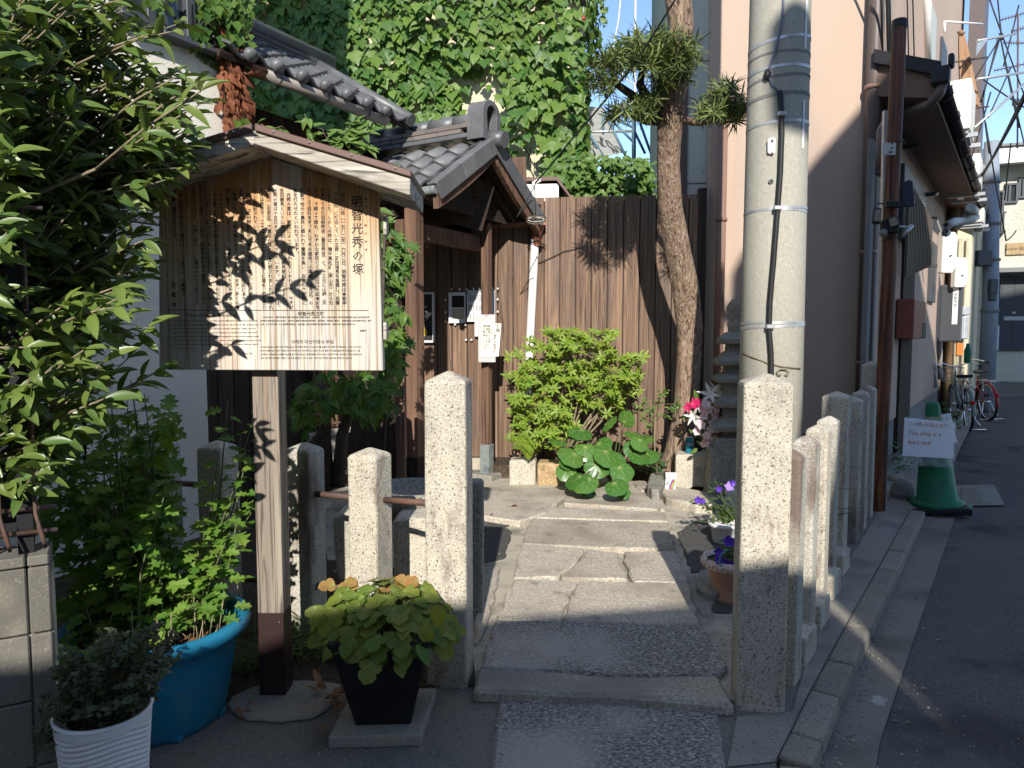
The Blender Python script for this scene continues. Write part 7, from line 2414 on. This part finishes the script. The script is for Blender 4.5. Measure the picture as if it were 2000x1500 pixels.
for p, r in zip(pts, rr):
    for k in range(ns):
        a = 2 * math.pi * k / ns
        q = r * (1 + .05 * math.sin(3 * a + p.z * 2) + .035 * math.sin(7 * a + p.z * 5) + U(-.02, .02))
        vs.append(p + Vector((math.cos(a) * q, math.sin(a) * q, 0)))
for i in range(len(pts) - 1):
    for k in range(ns):
        a, b = i * ns + k, i * ns + (k + 1) % ns
        fs.append((a, b, b + ns, a + ns))
mb = MB(); mb.add(vs, fs, True); trunk = part("trunk", mb, M_BARK, tree)
# dark old branch collar
def limb(ptsx, r0, r1, m=M_BARKDK):
    q = [P(x, y, Y - .58) for x, y, Y in ptsx]
    n = len(q)
    mb = MB(); mb.tube(q, [r0 + (r1 - r0) * i / (n - 1) for i in range(n)], 9); return part("limb", mb, m, tree)


limb([(1300, 215, 6.8), (1272, 208, 6.72), (1240, 190, 6.62), (1205, 165, 6.5), (1178, 158, 6.45)], .05, .02)
limb([(1295, 235, 6.8), (1262, 236, 6.7), (1232, 224, 6.6), (1215, 205, 6.55)], .045, .018)
limb([(1270, 208, 6.72), (1250, 165, 6.6), (1255, 130, 6.55), (1275, 115, 6.5)], .045, .015)
limb([(1300, 200, 6.8), (1290, 160, 6.6), (1310, 120, 6.45), (1325, 95, 6.4)], .045, .016)
limb([(1330, 235, 6.8), (1368, 240, 6.6), (1400, 232, 6.45), (1430, 205, 6.4)], .035, .014, M_BARK)
limb([(1205, 165, 6.5), (1195, 140, 6.45), (1198, 118, 6.4)], .02, .01)
PN_ = [leaf_grid(.135, .0125, 2, 4, .3, .25, lambda t: min(1, (1 - t) * 3) * min(1, t * 5 + .4)), leaf_grid(.115, .0115, 2, 4, .3, .45, lambda t: min(1, (1 - t) * 3) * min(1, t * 5 + .4))]
pins = []
mbT = MB()
pads = [(1270, 88, 52, 30, 6.45), (1232, 100, 34, 22, 6.5), (1318, 88, 48, 30, 6.35), (1338, 110, 30, 26, 6.4), (1192, 130, 38, 24, 6.42), (1178, 165, 30, 20, 6.45), (1215, 120, 26, 18, 6.5), (1300, 118, 44, 24, 6.4), (1262, 110, 32, 22, 6.4), (1232, 214, 44, 18, 6.55), (1265, 195, 30, 18, 6.62), (1205, 222, 24, 12, 6.55), (1290, 150, 22, 20, 6.5), (1338, 140, 18, 18, 6.5), (1428, 192, 42, 30, 6.38), (1400, 205, 30, 22, 6.42), (1372, 212, 20, 18, 6.55), (1445, 215, 24, 20, 6.4), (1410, 225, 30, 14, 6.42)]
for (x, y, rx, ry, Y) in pads:
    for k in range(int(rx * ry / 36)):
        a, r = U(0, 6.28), math.sqrt(rp_.random())
        p = P(x + rx * r * math.cos(a), y + ry * r * math.sin(a), Y - .58 + U(-.2, .24))
        nd = Vector((U(-.7, .7), U(-.9, .4), U(-.1, 1.0))).normalized()
        mbT.tube([p - nd * .07, p], .003, 4, False)
        s1v = nd.cross(Vector((.31, .22, .9))).normalized(); s2v = nd.cross(s1v)
        for j in range(12):
            an = j * 2.4
            rd = s1v * math.cos(an) + s2v * math.sin(an)
            pins.append((rp_.randrange(2), place(p - nd * (.07 * j / 15), rd + nd * U(.1, 1.0), nd, U(.7, 1.15))))
part("twigs", mbT, M_BARKDK, tree, kind='stuff')
foliage(tree, PN_, pins, [M_LPODO], nparts=300, rest="crown")

# ---- ivy on the house behind
def ivyleaf():
    pts = [(0, .0), (.16, -.10), (.34, -.06), (.52, .18), (.66, .30), (.40, .42), (.34, .58), (.16, .74), (0, 1.0)]
    return leaf_outline(pts + [(-x, y) for x, y in pts[-2:0:-1]], .20, .22, 1.0)


IV = [scaled(ivyleaf(), .175), scaled(ivyleaf(), .145), scaled(leaf_outline([(0, 0), (.28, -.05), (.45, .2), (.38, .5), (.2, .78), (0, 1.0), (-.2, .78), (-.38, .5), (-.45, .2), (-.28, -.05)], .22, .2, 1.0), .14)]
ivy = thing("ivy", "dense green ivy covering the tall wall behind the gate roof", "ivy", tuple(I0 + UF * -1.5))
iins = []
mb = MB()
def iv_off(s, z):
    return .10 + .14 * (math.sin(s * 2.1 + 1) * math.sin(z * 1.7) + .6 * math.sin(s * 4.3 + z * 3.1))


bare = [(905, 985, 150, 275), (1000, 1060, 262, 380), (875, 905, 150, 180), (790, 812, 148, 172), (800, 880, 0, 12), (930, 960, 300, 380)]
nI = 0
while nI < 5400:
    s, z = U(-5.2, 1.02), U(2.7, 8.2)
    p0 = I0 + UF * s - VF * .02 + ZV * z
    x, y = px(p0)
    if not (380 < x < 1180 and -90 < y < 420):
        continue
    b_ = False
    for (xa, xb, ya, yb) in bare:
        if xa < x < xb and ya < y < yb and rp_.random() < .9:
            b_ = True
    if 1.02 - s < .2 and rp_.random() < .2:
        b_ = True
    if b_:
        nI += 1 if rp_.random() < .2 else 0
        continue
    nI += 1
    o_ = .03 + (max(0, iv_off(s, z)) + .08) * U(.1, 1.5)
    d = Vector((U(-.7, .7), -.35 + U(-.45, .15), -1))
    n_ = Vector((U(-.6, .6), -1, U(-.1, 1.1)))
    iins.append((rp_.randrange(3), place(p0 - VF * o_, d, n_, U(.42, .8) if rp_.random() < .4 else U(.75, 1.25))))
# right-hand corner of the ivy house: leaves wrapping round
for k in range(700):
    z = U(2.9, 7.6)
    y_ = U(0, 2.2)
    p0 = I0 + UF * (.97 + U(0, .18 + .12 * math.sin(z * 2.2))) + VF * y_ + ZV * z
    iins.append((rp_.randrange(3), place(p0, (U(-.2, .6), U(-.5, .3), -1), (1, U(-1, .2), U(.1, .7)), U(.7, 1.2))))
for k in range(26):
    s = U(-1.5, .6); z0 = U(3.6, 5.0)
    q = [I0 + UF * (s + U(-.25, .25) * j / 5) - VF * .03 + ZV * (z0 - .22 * j) for j in range(6)]
    mb.tube(q, .006, 4, False)
part("stems", mb, M_BARKDK, ivy)
foliage(ivy, IV, iins, [M_LIVY], nparts=300)
# ivy strands on the old house wall and hanging in the sky
iv2 = thing("creeper", "thin ivy creeper trailing round the windows of the cream wall", "ivy", tuple(H0 + ZV * 4))
iins = []; mb = MB()
IVS = [scaled(ivyleaf(), .075), scaled(ivyleaf(), .06)]
for (x, y, rx, ry, n_) in ((455, 30, 30, 40, 90), (478, 60, 14, 40, 70), (440, 5, 30, 24, 60), (392, 18, 24, 24, 40), (372, 60, 8, 50, 16), (425, 60, 14, 26, 22), (410, 40, 16, 20, 18), (448, 240, 14, 10, 5), (295, 10, 30, 20, 12)):
    for k in range(n_):
        q = HW(x + rx * U(-1, 1), y + ry * U(-1, 1)); 
        if q.x > .12:
            q.x = U(-.1, .12)
        iins.append((rp_.randrange(2), place(MH @ Vector((q.x, -.05 - U(0, .12), q.z)), (U(-.6, .6), U(-.3, .1), -1), MH.to_3x3() @ Vector((U(-.4, .4), -1, U(0, .7))), U(.7, 1.2))))
for k in range(70):
    t = k / 70
    q = HW(383 + 75 * t, 105 + 55 * t + U(-4, 4)) if k % 2 else HW(388 + 55 * t, 108 + 12 * t + U(-4, 4))
    if q.x > -.01:
        continue
    iins.append((1, place(MH @ Vector((q.x, -.02, q.z)), (U(-1, 1), 0, -1), MH.to_3x3() @ Vector((0, -1, .2)), .42)))
for k in range(5):
    a = HW(372 + 12 * k, 10 + 6 * k); b = HW(376 + 18 * k, 90 + 14 * k); mb.tube([MH @ Vector((min(a.x, 0), -.02, a.z)), MH @ Vector((min(b.x, 0), -.02, b.z))], .004, 4)
part("stems", mb, M_BARKDK, iv2)
foliage(iv2, IVS, iins, [M_LIVY], nparts=120)
iv3 = thing("ivy_strand", "two thin ivy strands hanging free against the blue sky", "ivy", tuple(P(1170, 0, 9)))
iins = []; mb = MB()
for (xa, ya, xb, yb) in ((1176, -30, 1182, 45), (1150, -30, 1160, 8)):
    a, b = P(xa, ya, 9), P(xb, yb, 9); mb.tube([a, b], .004, 4)
    for k in range(22):
        iins.append((rp_.randrange(2), place(a.lerp(b, rp_.random()) + rv(.03), (U(-1, 1), U(-.4, .4), -1), (U(-.3, .3), -1, .3), U(.6, .9))))
part("stems", mb, M_BARKDK, iv3); foliage(iv3, IVS, iins, [M_LIVY], nparts=60)

# ---- leafy hedge behind the board fence
hd = thing("leafy_bush", "light green leafy bush rising behind the board fence under the sky", "bush", tuple(P(1180, 640, 8.9)))
HL = [leaf_grid(.10, .055, 2, 4, .3, .3), leaf_grid(.08, .045, 2, 4, .3, .3)]
iins = []
for (x, y, rx, ry) in ((1110, 345, 50, 40), (1165, 335, 55, 32), (1225, 340, 52, 36), (1260, 350, 30, 40), (1140, 368, 60, 24), (1210, 370, 70, 26), (1080, 360, 24, 30), (1142, 310, 16, 14), (1195, 318, 24, 14), (1245, 322, 20, 16)):
    for k in range(int(rx * ry / 9)):
        a, r = U(0, 6.28), math.sqrt(rp_.random())
        Yh = 8.75 - .35 * math.sqrt(max(0, 1 - r * r)) * U(.2, 1) + U(0, .25)
        iins.append((rp_.randrange(2), place(P(x + rx * r * math.cos(a), y + ry * r * math.sin(a), Yh), (U(-1, 1), U(-.8, .2), U(-1, .3)), (U(-.4, .4), -.9, U(.2, .9)), U(.7, 1.3))))
mb = MB()
for k in range(14):
    a = P(U(1090, 1270), 420, 8.85); mb.tube([a - ZV * 2.8, a, P(px(a)[0] + U(-15, 15), U(310, 350), 8.8)], [.02, .012, .004], 5)
part("stems", mb, M_BARKDK, hd)
foliage(hd, HL, iins, [M_LHEDGE], nparts=300)

# ---- climbing maple-like plant between notice board and gate
def palmate():
    pts = [(0, 0), (.10, .10), (.42, .02), (.20, .28), (.62, .36), (.24, .44), (.40, .80), (.13, .58), (0, 1.0)]
    return leaf_outline(pts + [(-x, y) for x, y in pts[-2:0:-1]], .3, .25, 1.0)


MP = [scaled(palmate(), .095), scaled(leaf_outline([(0, 0), (.16, .12), (.24, .36), (.16, .7), (0, 1.0), (-.16, .7), (-.24, .36), (-.16, .12)], .4, .3, 1.0), .10)]
mp = thing("climbing_vine", "leafy green vine hanging between the notice board and the gate's left post", "vine", tuple(P(760, 900, 4.6)))
iins = []; mb = MB()
for (xa, ya, xb, yb, n_) in ((745, 420, 760, 560, 16), (750, 440, 800, 510, 20), (752, 500, 790, 560, 16), (748, 560, 775, 640, 18), (750, 600, 790, 600, 10), (750, 640, 785, 660, 10), (745, 640, 770, 720, 14), (748, 470, 765, 520, 10), (620, 250, 640, 275, 0)):
    a, b = P(xa, ya, U(4.4, 4.8)), P(xb, yb, U(4.3, 4.8)); mb.tube([a, a.lerp(b, .5) + ZV * .03, b], .003, 4)
    for k in range(n_):
        iins.append((rp_.randrange(2), place(a.lerp(b, rp_.random()) + rv(.05), (U(-.4, 1), U(-.7, .2), U(-1, -.1)), (U(-.3, .4), -.8, .7), U(.75, 1.2))))
mb.tube([P(752, 420, 4.6), P(748, 600, 4.6), P(755, 760, 4.65), P(745, 1000, 4.7)], .009, 6)
for (x, y, rx, ry, n_) in ((720, 760, 46, 36, 70), (740, 790, 30, 26, 34), (650, 760, 50, 36, 40), (600, 800, 36, 40, 22), (700, 800, 30, 20, 20), (760, 690, 20, 40, 24)):
    for k in range(n_):
        a, r = U(0, 6.28), math.sqrt(rp_.random())
        iins.append((rp_.randrange(2), place(P(x + rx * r * math.cos(a), y + ry * r * math.sin(a), U(4.4, 4.9)), (U(-.6, 1), U(-.7, .3), U(-1, .1)), (U(-.3, .4), -.8, .7), U(.8, 1.3))))
part("stems", mb, M_BARKDK, mp)
foliage(mp, MP, iins, [M_LMAPLE], nparts=260, smooth=False)
dk = MB()
for (q) in ([(640, 950), (635, 850), (640, 790), (620, 740)], [(660, 950), (668, 850), (690, 780), (700, 740)], [(600, 950), (612, 870), (640, 830)]):
    dk.tube([P(x, y, 4.9) for x, y in q], [.05 - .01 * i for i in range(len(q))], 8)
part("trunk", dk, M_BARKDK, mp)
# sprigs above the notice board roof
spg = thing("sprig", "fresh light green sprigs rising above the notice board roof", "plant", tuple(P(650, 320, 5.0)))
iins = []; mb = MB()
for (xa, ya, xb, yb, n_) in ((618, 300, 595, 222, 9), (615, 290, 632, 260, 4), (650, 300, 690, 240, 14), (655, 290, 715, 236, 10), (670, 300, 730, 285, 12), (655, 280, 660, 255, 4), (560, 255, 540, 250, 4), (500, 245, 520, 250, 3), (790, 330, 770, 322, 5), (640, 285, 725, 262, 8)):
    a, b = P(xa, ya, 5.0), P(xb, yb, 4.95); mb.tube([a, a.lerp(b, .5) + ZV * .02, b], .0035, 4)
    for k in range(n_):
        iins.append((1, place(a.lerp(b, .3 + .7 * k / max(1, n_)) + rv(.02), (U(-1, 1), U(-.5, .2), U(-.5, .5)), (U(-.3, .3), -.7, .8), U(.8, 1.25))))
mb.tube([P(640, 300, 5.0), P(640, 420, 5.05), P(642, 900, 5.1)], .008, 5)
part("stems", mb, M_STEM, spg)
foliage(spg, MP, iins, [M_LHEDGE], nparts=100, smooth=False)

# ---- bellflowers
def bellplant(base, name, label, tipsx, Yq, flowers):
    r = thing(name, label, "flower plant", tuple(base)); ii = []; m1 = MB()
    for (x, y) in tipsx:
        t = P(x, y, Yq + U(-.1, .1)); stem(base + rv(.04), t, 14, .1, .9, .7, .03, m1, ii, 1)
    part("stems", m1, M_STEM, r)
    foliage(r, BLf, ii, [M_LBELL], nparts=120)
    for (x, y, s, m, ang) in flowers:
        c = P(x, y, Yq - .08); nd = Vector((U(-.3, .3), -.8, ang)).normalized()
        s1v = nd.cross(Vector((.2, .1, 1))).normalized(); s2v = nd.cross(s1v)
        mbf = MB()
        for k in range(5):
            an = k * 1.2566; rd = s1v * math.cos(an) + s2v * math.sin(an)
            v, f = leaf_grid(s, s * .72, 2, 4, .1, -.25)
            mbf.add([place(c, rd + nd * .35, nd - rd * .3) @ Vector(q) for q in v], f, True)
        part("flower", mbf, m, r)
    return r


BLf = [leaf_grid(.055, .024, 2, 4, .3, .3)]
bellplant(Vector((1.62, 5.15, .12)), "bellflower", "purple bellflowers in the pot behind the water bottle", [(1370, 965), (1385, 950), (1400, 985), (1420, 965), (1360, 985), (1385, 1005), (1410, 1010), (1430, 1000), (1375, 1020), (1428, 1030), (1350, 975), (1395, 935), (1440, 1010), (1404, 1035), (1380, 990), (1415, 990)], 5.1,
          [(1424, 952, .045, M_PETLILAC, .5), (1364, 977, .035, M_PETPURP, .2), (1404, 955, .03, M_PETPURP, .1), (1432, 945, .03, M_PETPURP, .4), (1372, 980, .025, M_PETPURP, .4)])
bellplant(TM_.translation + Vector((0, 0, .22)), "bellflower", "deep purple bellflowers in the terracotta pot with pale rim", [(1420, 1058), (1405, 1075), (1395, 1090), (1430, 1070), (1415, 1095), (1440, 1060), (1400, 1110), (1425, 1110), (1412, 1065)], 3.9,
          [(1422, 1058, .042, M_PETPURP, .3), (1404, 1078, .034, M_PETPURP, .2), (1402, 1092, .034, M_PETPURP, .1), (1420, 1102, .036, M_PETPURP, .3), (1436, 1060, .03, M_PETPURP, .2)])
mb = MB(); c = P(1428, 1092, 3.82); mb.tube([c + Vector((.06 * math.cos(a) - .01, -.02, .06 * math.sin(a))) for a in [R(100) + R(190) * k / 14 for k in range(15)]], .004, 6); solo("hoop", "teal plastic support hoop in the terracotta pot", "hoop", mb, mat("teal_hoop", (.10, .30, .30), rough=.5))

# ---- bouquet at the pagoda
bq = thing("bouquet", "artificial bouquet of white lilies, pale pink orchids and crimson flowers before the pagoda", "bouquet", tuple(P(1392, 900, 6.5)))
Bq = 6.45
def petals(c, nd, n, L, w, cup, m, name, droop=.3):
    nd = Vector(nd).normalized(); s1v = nd.cross(Vector((.21, .13, 1))).normalized(); s2v = nd.cross(s1v)
    m_ = MB()
    for k in range(n):
        an = 2 * math.pi * k / n + U(-.1, .1); rd = s1v * math.cos(an) + s2v * math.sin(an)
        v, f = leaf_grid(L, w, 2, 4, .2, droop)
        m_.add([place(c, rd + nd * cup, nd - rd * .3) @ Vector(q) for q in v], f, True)
    return part(name, m_, m, bq)


for (x, y, nd) in ((1384, 800, (-.4, -1, .3)), (1376, 812, (-.7, -1, 0)), (1392, 825, (.1, -1, -.1)), (1370, 830, (-.6, -1, -.2)), (1388, 838, (0, -1, -.3)), (1380, 850, (-.3, -1, -.3)), (1396, 812, (.4, -1, .1)), (1388, 860, (.1, -1, -.4)), (1366, 826, (-.8, -1, 0)), (1380, 790, (-.2, -1, .4)), (1398, 798, (.3, -1, .3)), (1400, 836, (.4, -1, -.2)), (1376, 866, (-.4, -1, -.5)), (1394, 872, (.2, -1, -.5)), (1362, 842, (-.7, -1, -.1)), (1372, 798, (-.5, -1, .3))):
    petals(P(x, y, Bq - U(0, .1)), nd, 5, .046, .046, .45, M_PETPINK, "orchid")
for (x, y, nd, L) in ((1388, 772, (-.3, -.8, .5), .12), (1356, 812, (-.9, -.7, .0), .10), (1420, 795, (.5, -.9, .1), .10), (1432, 820, (.5, -.9, -.4), .09), (1400, 768, (.4, -.5, .9), .12)):
    petals(P(x, y, Bq), nd, 6, L, L * .30, .9, M_PETWHITE, "lily", .45)
for (x, y, nd, L) in ((1357, 790, (-.6, -.8, .4), .07), (1345, 796, (-.8, -.8, .2), .06), (1410, 845, (.2, -.9, -.2), .08), (1414, 858, (.2, -.9, -.6), .07), (1362, 788, (-.4, -.7, .6), .06)):
    petals(P(x, y, Bq), nd, 6, L, L * .4, .6, M_PETRED, "crimson_flower")
for (x, y) in ((1398, 810), (1402, 820), (1405, 800)):
    petals(P(x, y, Bq + .03), (.1, -1, .2), 8, .045, .02, .5, M_PETPURP, "purple_flower")
for (x, y) in ((1402, 842), (1410, 835)):
    m_ = MB(); m_.ball(P(x, y, Bq - .1), (.022, .022, .018), 10, 7); part("bud", m_, M_PETWHITE, bq)
m_ = MB()
b0_ = P(1398, 905, 6.55)
for (x, y) in ((1384, 800), (1376, 830), (1356, 812), (1420, 795), (1388, 772), (1400, 850), (1410, 845), (1345, 796)):
    m_.tube([b0_, b0_.lerp(P(x, y, Bq), .6) + rv(.02), P(x, y, Bq + .02)], .003, 4)
part("stems", m_, M_STEM, bq)
iins = [(0, place(P(U(1360, 1420), U(780, 880), Bq + .05), (U(-1, 1), U(-.5, .2), U(-.8, .6)), (U(-.3, .3), -1, .4), U(1.2, 2.2))) for k in range(40)]
foliage(bq, BLf, iins, [M_LHEDGE], nparts=40)
m_ = MB(Matrix.Translation(b0_ + Vector((0, 0, -.06)))); m_.lathe([(.03, 0), (.035, .02), (.04, .2), (.037, .2), (.03, .02)], 14); part("vase", m_, mat("glass_vase", (.35, .4, .36), rough=.15, alpha=.6), bq)

# ---- fallen leaves
fl = [leaf_grid(.07, .03, 2, 5, .6, -.35), leaf_grid(.06, .028, 2, 5, .9, .3)]
fm = []
for v, f in fl:
    me = bpy.data.meshes.new("fallen_leaf"); me.from_pydata([tuple(p) for p in v], [], f); me.materials.append(M_DRY); me.polygons.foreach_set("use_smooth", [True] * len(f)); fm.append(me)
spots = [(625, 1340, 1.1), (638, 1350, 1.1), (648, 1360, 1.2), (655, 1370, 1.1), (660, 1352, .9), (645, 1375, .9), (622, 1352, .8), (652, 1385, .9), (667, 1362, 1.0), (668, 1380, .8), (630, 1420, 1.1), (455, 1390, .9), (492, 1392, .6), (495, 1375, .6), (545, 1330, .8), (955, 1250, .5), (480, 1200, 1.0), (1010, 990, 1.0), (958, 1008, .8), (1285, 996, .7), (1005, 935, .6), (1012, 945, .6), (1020, 930, .6), (975, 905, .5), (985, 915, .6), (1825, 1010, .8), (1890, 1010, .7), (1818, 1000, .7), (985, 1480, .4), (1262, 958, .7)]
labels = {0: "brown curled leaf in the heap behind the black planter", }
for k, (x, y, s) in enumerate(spots):
    c = G(x, y, .062 if (900 < x < 1330) else .03 if x < 680 else -.05)
    o = bpy.data.objects.new("fallen_leaf", fm[k % 2]); COL.objects.link(o)
    o.matrix_basis = place(c + Vector((0, 0, .008)), (U(-1, 1), U(-1, 1), U(-.1, .25)), (U(-.4, .4), U(-.5, .2), 1), s)
    tag(o, "dry brown leaf in the small heap between notice board and black planter" if k < 11 else "brown scrap of leaf on the concrete footing of the notice board" if k < 15 else "dry orange brown leaf lying on the sunlit stone paving" if 1000 < x < 1330 or 940 < x < 990 and y < 1100 else "dry leaf on the ground at the alley mouth below the cone" if x > 1700 else "dry brown leaf lying by itself on the shaded ground", "fallen leaf", "dry leaves fallen on the ground")

# ------------------------------------------------------------------ behind the fence: sheet roof, mast; overhead wires
sr = thing("sheet_roof", "pale corrugated sheet roof on a steel frame behind the ivy house", "roof", tuple(P(1220, 300, 13)))
q = [P(1120, 205, 12.5), P(1180, 212, 13.6), P(1222, 300, 12.4), P(1150, 318, 11.4)]
u_, v_ = q[1] - q[0], q[3] - q[0]
vs, fs = [], []
n_ = 60
for i in range(n_ + 1):
    t = i / n_
    a, b = q[0].lerp(q[3], t), q[1].lerp(q[2], t)
    o_ = Vector((0, 0, .03 * math.sin(t * 46)))
    vs += [a + o_, b + o_]
for i in range(n_):
    fs.append((2 * i, 2 * i + 1, 2 * i + 3, 2 * i + 2))
mb = MB(); mb.add(vs, fs, True); part("sheet", mb, M_POLYC, sr)
M_BLUEST = mat("blue_steel", (.12, .22, .30), [((.2, .3, .38), 8, I3, .5, .7, .5, 3)], .5)
for (a, b) in (((1135, 235), (1178, 305)), ((1182, 222), (1222, 305)), ((1178, 222), (1178, 262)), ((1238, 212), (1238, 310)), ((1122, 258), (1240, 256)), ((1200, 240), (1235, 275)), ((1240, 258), (1260, 300)), ((1250, 240), (1275, 310)), ((1190, 228), (1240, 250))):
    mb = MB(); mb.tube([P(*a, 11.9), P(*b, 11.9)], .035 if a[0] == 1238 else .022, 6); part("frame_bar", mb, M_BLUEST if a[0] != 1122 else M_STEEL, sr)
mb = MB(); mb.tube([P(1128, 262, 11.8), P(1160, 312, 11.8)], .05, 6); part("frame_bar", mb, M_CAP, sr)
mast = thing("antenna_mast", "slim white antenna mast against the blue sky left of the tree", "antenna", tuple(P(1239, 250, 12)))
mb = MB(); mb.tube([P(1239, 330, 12), P(1240, 120, 12), P(1242, -60, 12)], [.022, .018, .014], 6); part("shaft", mb, M_WHITE, mast)
mb = MB(); mb.tube([P(1216, -40, 12), P(1208, 40, 12), P(1198, 90, 12), P(1200, 130, 12), P(1230, 160, 12), P(1239, 165, 12)], .010, 6); part("cable", mb, M_WHITE, mast)
rod = thing("hanging_rod", "dark rod end with a red tipped hook at the top above the ivy", "hook", tuple(P(1137, 10, 8.5)))
mb = MB(); mb.tube([P(1128, -40, 8.5), P(1140, 10, 8.5)], .035, 8); part("rod", mb, M_BLACK, rod)
mb = MB(); mb.tube([P(1140, 10, 8.5), P(1140, 30, 8.5)], .006, 5); part("hook", mb, M_STEEL, rod)
mb = MB(); mb.ball(P(1140, 36, 8.5), (.02, .02, .03), 8, 6); part("tip", mb, M_RED, rod)


def wire(pts, r, label, name="overhead_wire", m=M_CABLE, group=None):
    q = []
    for i in range(len(pts) - 1):
        a, b = Vector(pts[i]), Vector(pts[i + 1])
        sag = (b - a).length * .012
        for k in range(6):
            t = k / 6
            q.append(a.lerp(b, t) - ZV * (sag * 4 * t * (1 - t)))
    q.append(Vector(pts[-1]))
    mb = MB(); mb.tube(q, r, 5)
    return solo(name, label, "wire", mb, m, group=group)


wire([P(1045, 358, 6.6), P(1110, 280, 6.3), P(1235, 130, 5.7), P(1330, -20, 5.2)], .008, "black service cable running from the gate up past the tree")
wire([P(1040, 390, 6.5), P(1030, 400, 6.55), P(1008, 425, 6.6), P(1045, 362, 6.6)], .005, "short black wire looping at the gate's right eave")
for k, (xa, ya, xb, yb, Y0_, Y1_) in enumerate(((1930, -10, 2010, 210, 12, 12), (1948, -10, 1956, 70, 12, 12), (1954, 74, 2010, 320, 12, 12), (1952, 76, 1900, 160, 12, 12), (1952, 78, 1915, 200, 12, 12), (1955, 78, 1990, 250, 12, 12), (1948, 80, 1920, 190, 12, 12), (1920, 155, 2010, 215, 12, 11), (1920, 340, 2010, 165, 12, 8.5), (1915, 346, 2010, 174, 12, 8.5),
                                                      (1990, 10, 1960, 130, 12, 12), (1925, 240, 1965, 470, 12, 13), (1974, 280, 1962, 390, 12, 13), (1935, 180, 1890, 330, 12, 11), (1965, 470, 1985, 450, 13, 15), (1918, 190, 1932, 300, 12, 12), (1975, 130, 1930, 230, 12, 12))):
    wire([P(xa, ya, Y0_), P(xb, yb, Y1_)], .012 if k not in (8, 9) else .02, "thin black wire of the overhead tangle at the alley's end" if k not in (8, 9) else ["thick cable rising to the right edge over the far roof", "second thick cable just below the upper thick one at the right edge"][k - 8], group="overhead wires over the alley")
for (x, y) in ((1954, 72), (1985, 200)):
    mb = MB()
    for k in range(6):
        mb.tube([P(x + U(-8, 8), y + U(-8, 8), 12) for j in range(4)], .009, 4)
    solo("wire_knot", "tangled joint of wires on the topmost crossarm" if y < 100 else "tangled joint of wires at the right edge above the far roof", "wire knot", mb, M_CABLE)
an = thing("tv_antenna", "thin television antennas on the far roof against the sky", "antenna", tuple(P(1987, 280, 17)))
mb = MB()
mb.tube([P(1987, 290, 17), P(1988, 30, 17)], .02, 5); part("mast", mb, M_RUST, an)
for (xa, ya, xb, yb) in ((1952, 40, 2006, 24), (1942, 138, 2006, 124), (1960, 84, 2006, 84), (1975, 62, 2008, 52)):
    mb = MB(); a, b = P(xa, ya, 17), P(xb, yb, 17); mb.tube([a, b], .015, 5)
    for k in range(10):
        c = a.lerp(b, k / 9); mb.tube([c - ZV * .05, c + ZV * .06], .006, 4)
    part("boom", mb, M_RUST, an)

# grit and small stones lying along the kerb, gutter and paving edges
gr = []
PEB = []
for k in range(3):
    mbp = MB(); mbp.ball((0, 0, 0), (1, .8, .55), 6, 4, .18, rp_); PEB.append((np.array([tuple(v) for v in mbp.v]), mbp.f))
for k in range(420):
    t = rp_.random()
    i = min(len(kp) - 2, int(t * (len(kp) - 1)))
    c = kp[i].lerp(kp[i + 1], rp_.random())
    w_ = U(.02, .34) if rp_.random() < .4 else abs(rp_.gauss(.03, .03)) + .012
    gr.append((rp_.randrange(3), place((c.x + w_ * .82, c.y - w_ * .4, -.053), (U(-1, 1), U(-1, 1), 0), (0, 0, 1), U(.002, .008))))
for k in range(500):
    x, y = U(380, 1660), U(1340, 1500)
    gr.append((rp_.randrange(3), place(G(x, y, .003), (U(-1, 1), U(-1, 1), 0), (0, 0, 1), U(.0012, .0045))))
for k in range(260):
    x, y = rp_.choice(((U(925, 990), U(1010, 1330)), (U(1310, 1440), U(1000, 1330)), (U(1000, 1320), rp_.choice((1012, 1063, 1132, 1212)) + U(-4, 4))))
    gr.append((rp_.randrange(3), place(G(x, y, .03) + Vector((0, 0, -.018)), (U(-1, 1), U(-1, 1), 0), (0, 0, 1), U(.002, .007))))
for k in range(600):
    p = G(U(1640, 2000), U(900, 1500), -.06)
    gr.append((rp_.randrange(3), place(p, (U(-1, 1), U(-1, 1), 0), (0, 0, 1), U(.0012, .005))))
go_ = joined("gravel", PEB, [0, 1, 2], gr, [M_MORTAR, M_STONE, M_SLAB], None)
tag(go_, "grit and small stones scattered along kerb, gutter and paving joints", "gravel")
# weeds in the joints of the kerb and paving
wi = []
for (x, y, n_) in ((1652, 1320, 14), (1706, 1205, 18), (1745, 1120, 12), (1712, 1100, 14), (1560, 1330, 20), (1600, 1235, 16), (930, 1225, 18), (1140, 1064, 14), (1330, 1180, 14), (940, 1120, 12), (1795, 1015, 14)):
    for k in range(n_):
        a = U(0, 6.28); wi.append((0, place(G(x + U(-8, 8), y + U(-5, 5), .0), (math.cos(a), math.sin(a), U(.4, 1.6)), (-math.cos(a), -math.sin(a), .5), U(.08, .22))))
wo_ = joined("moss", [BL[0]], [0], wi, [M_GRASS], None)
tag(wo_, "little grass blades sprouting from kerb and paving joints", "weeds")
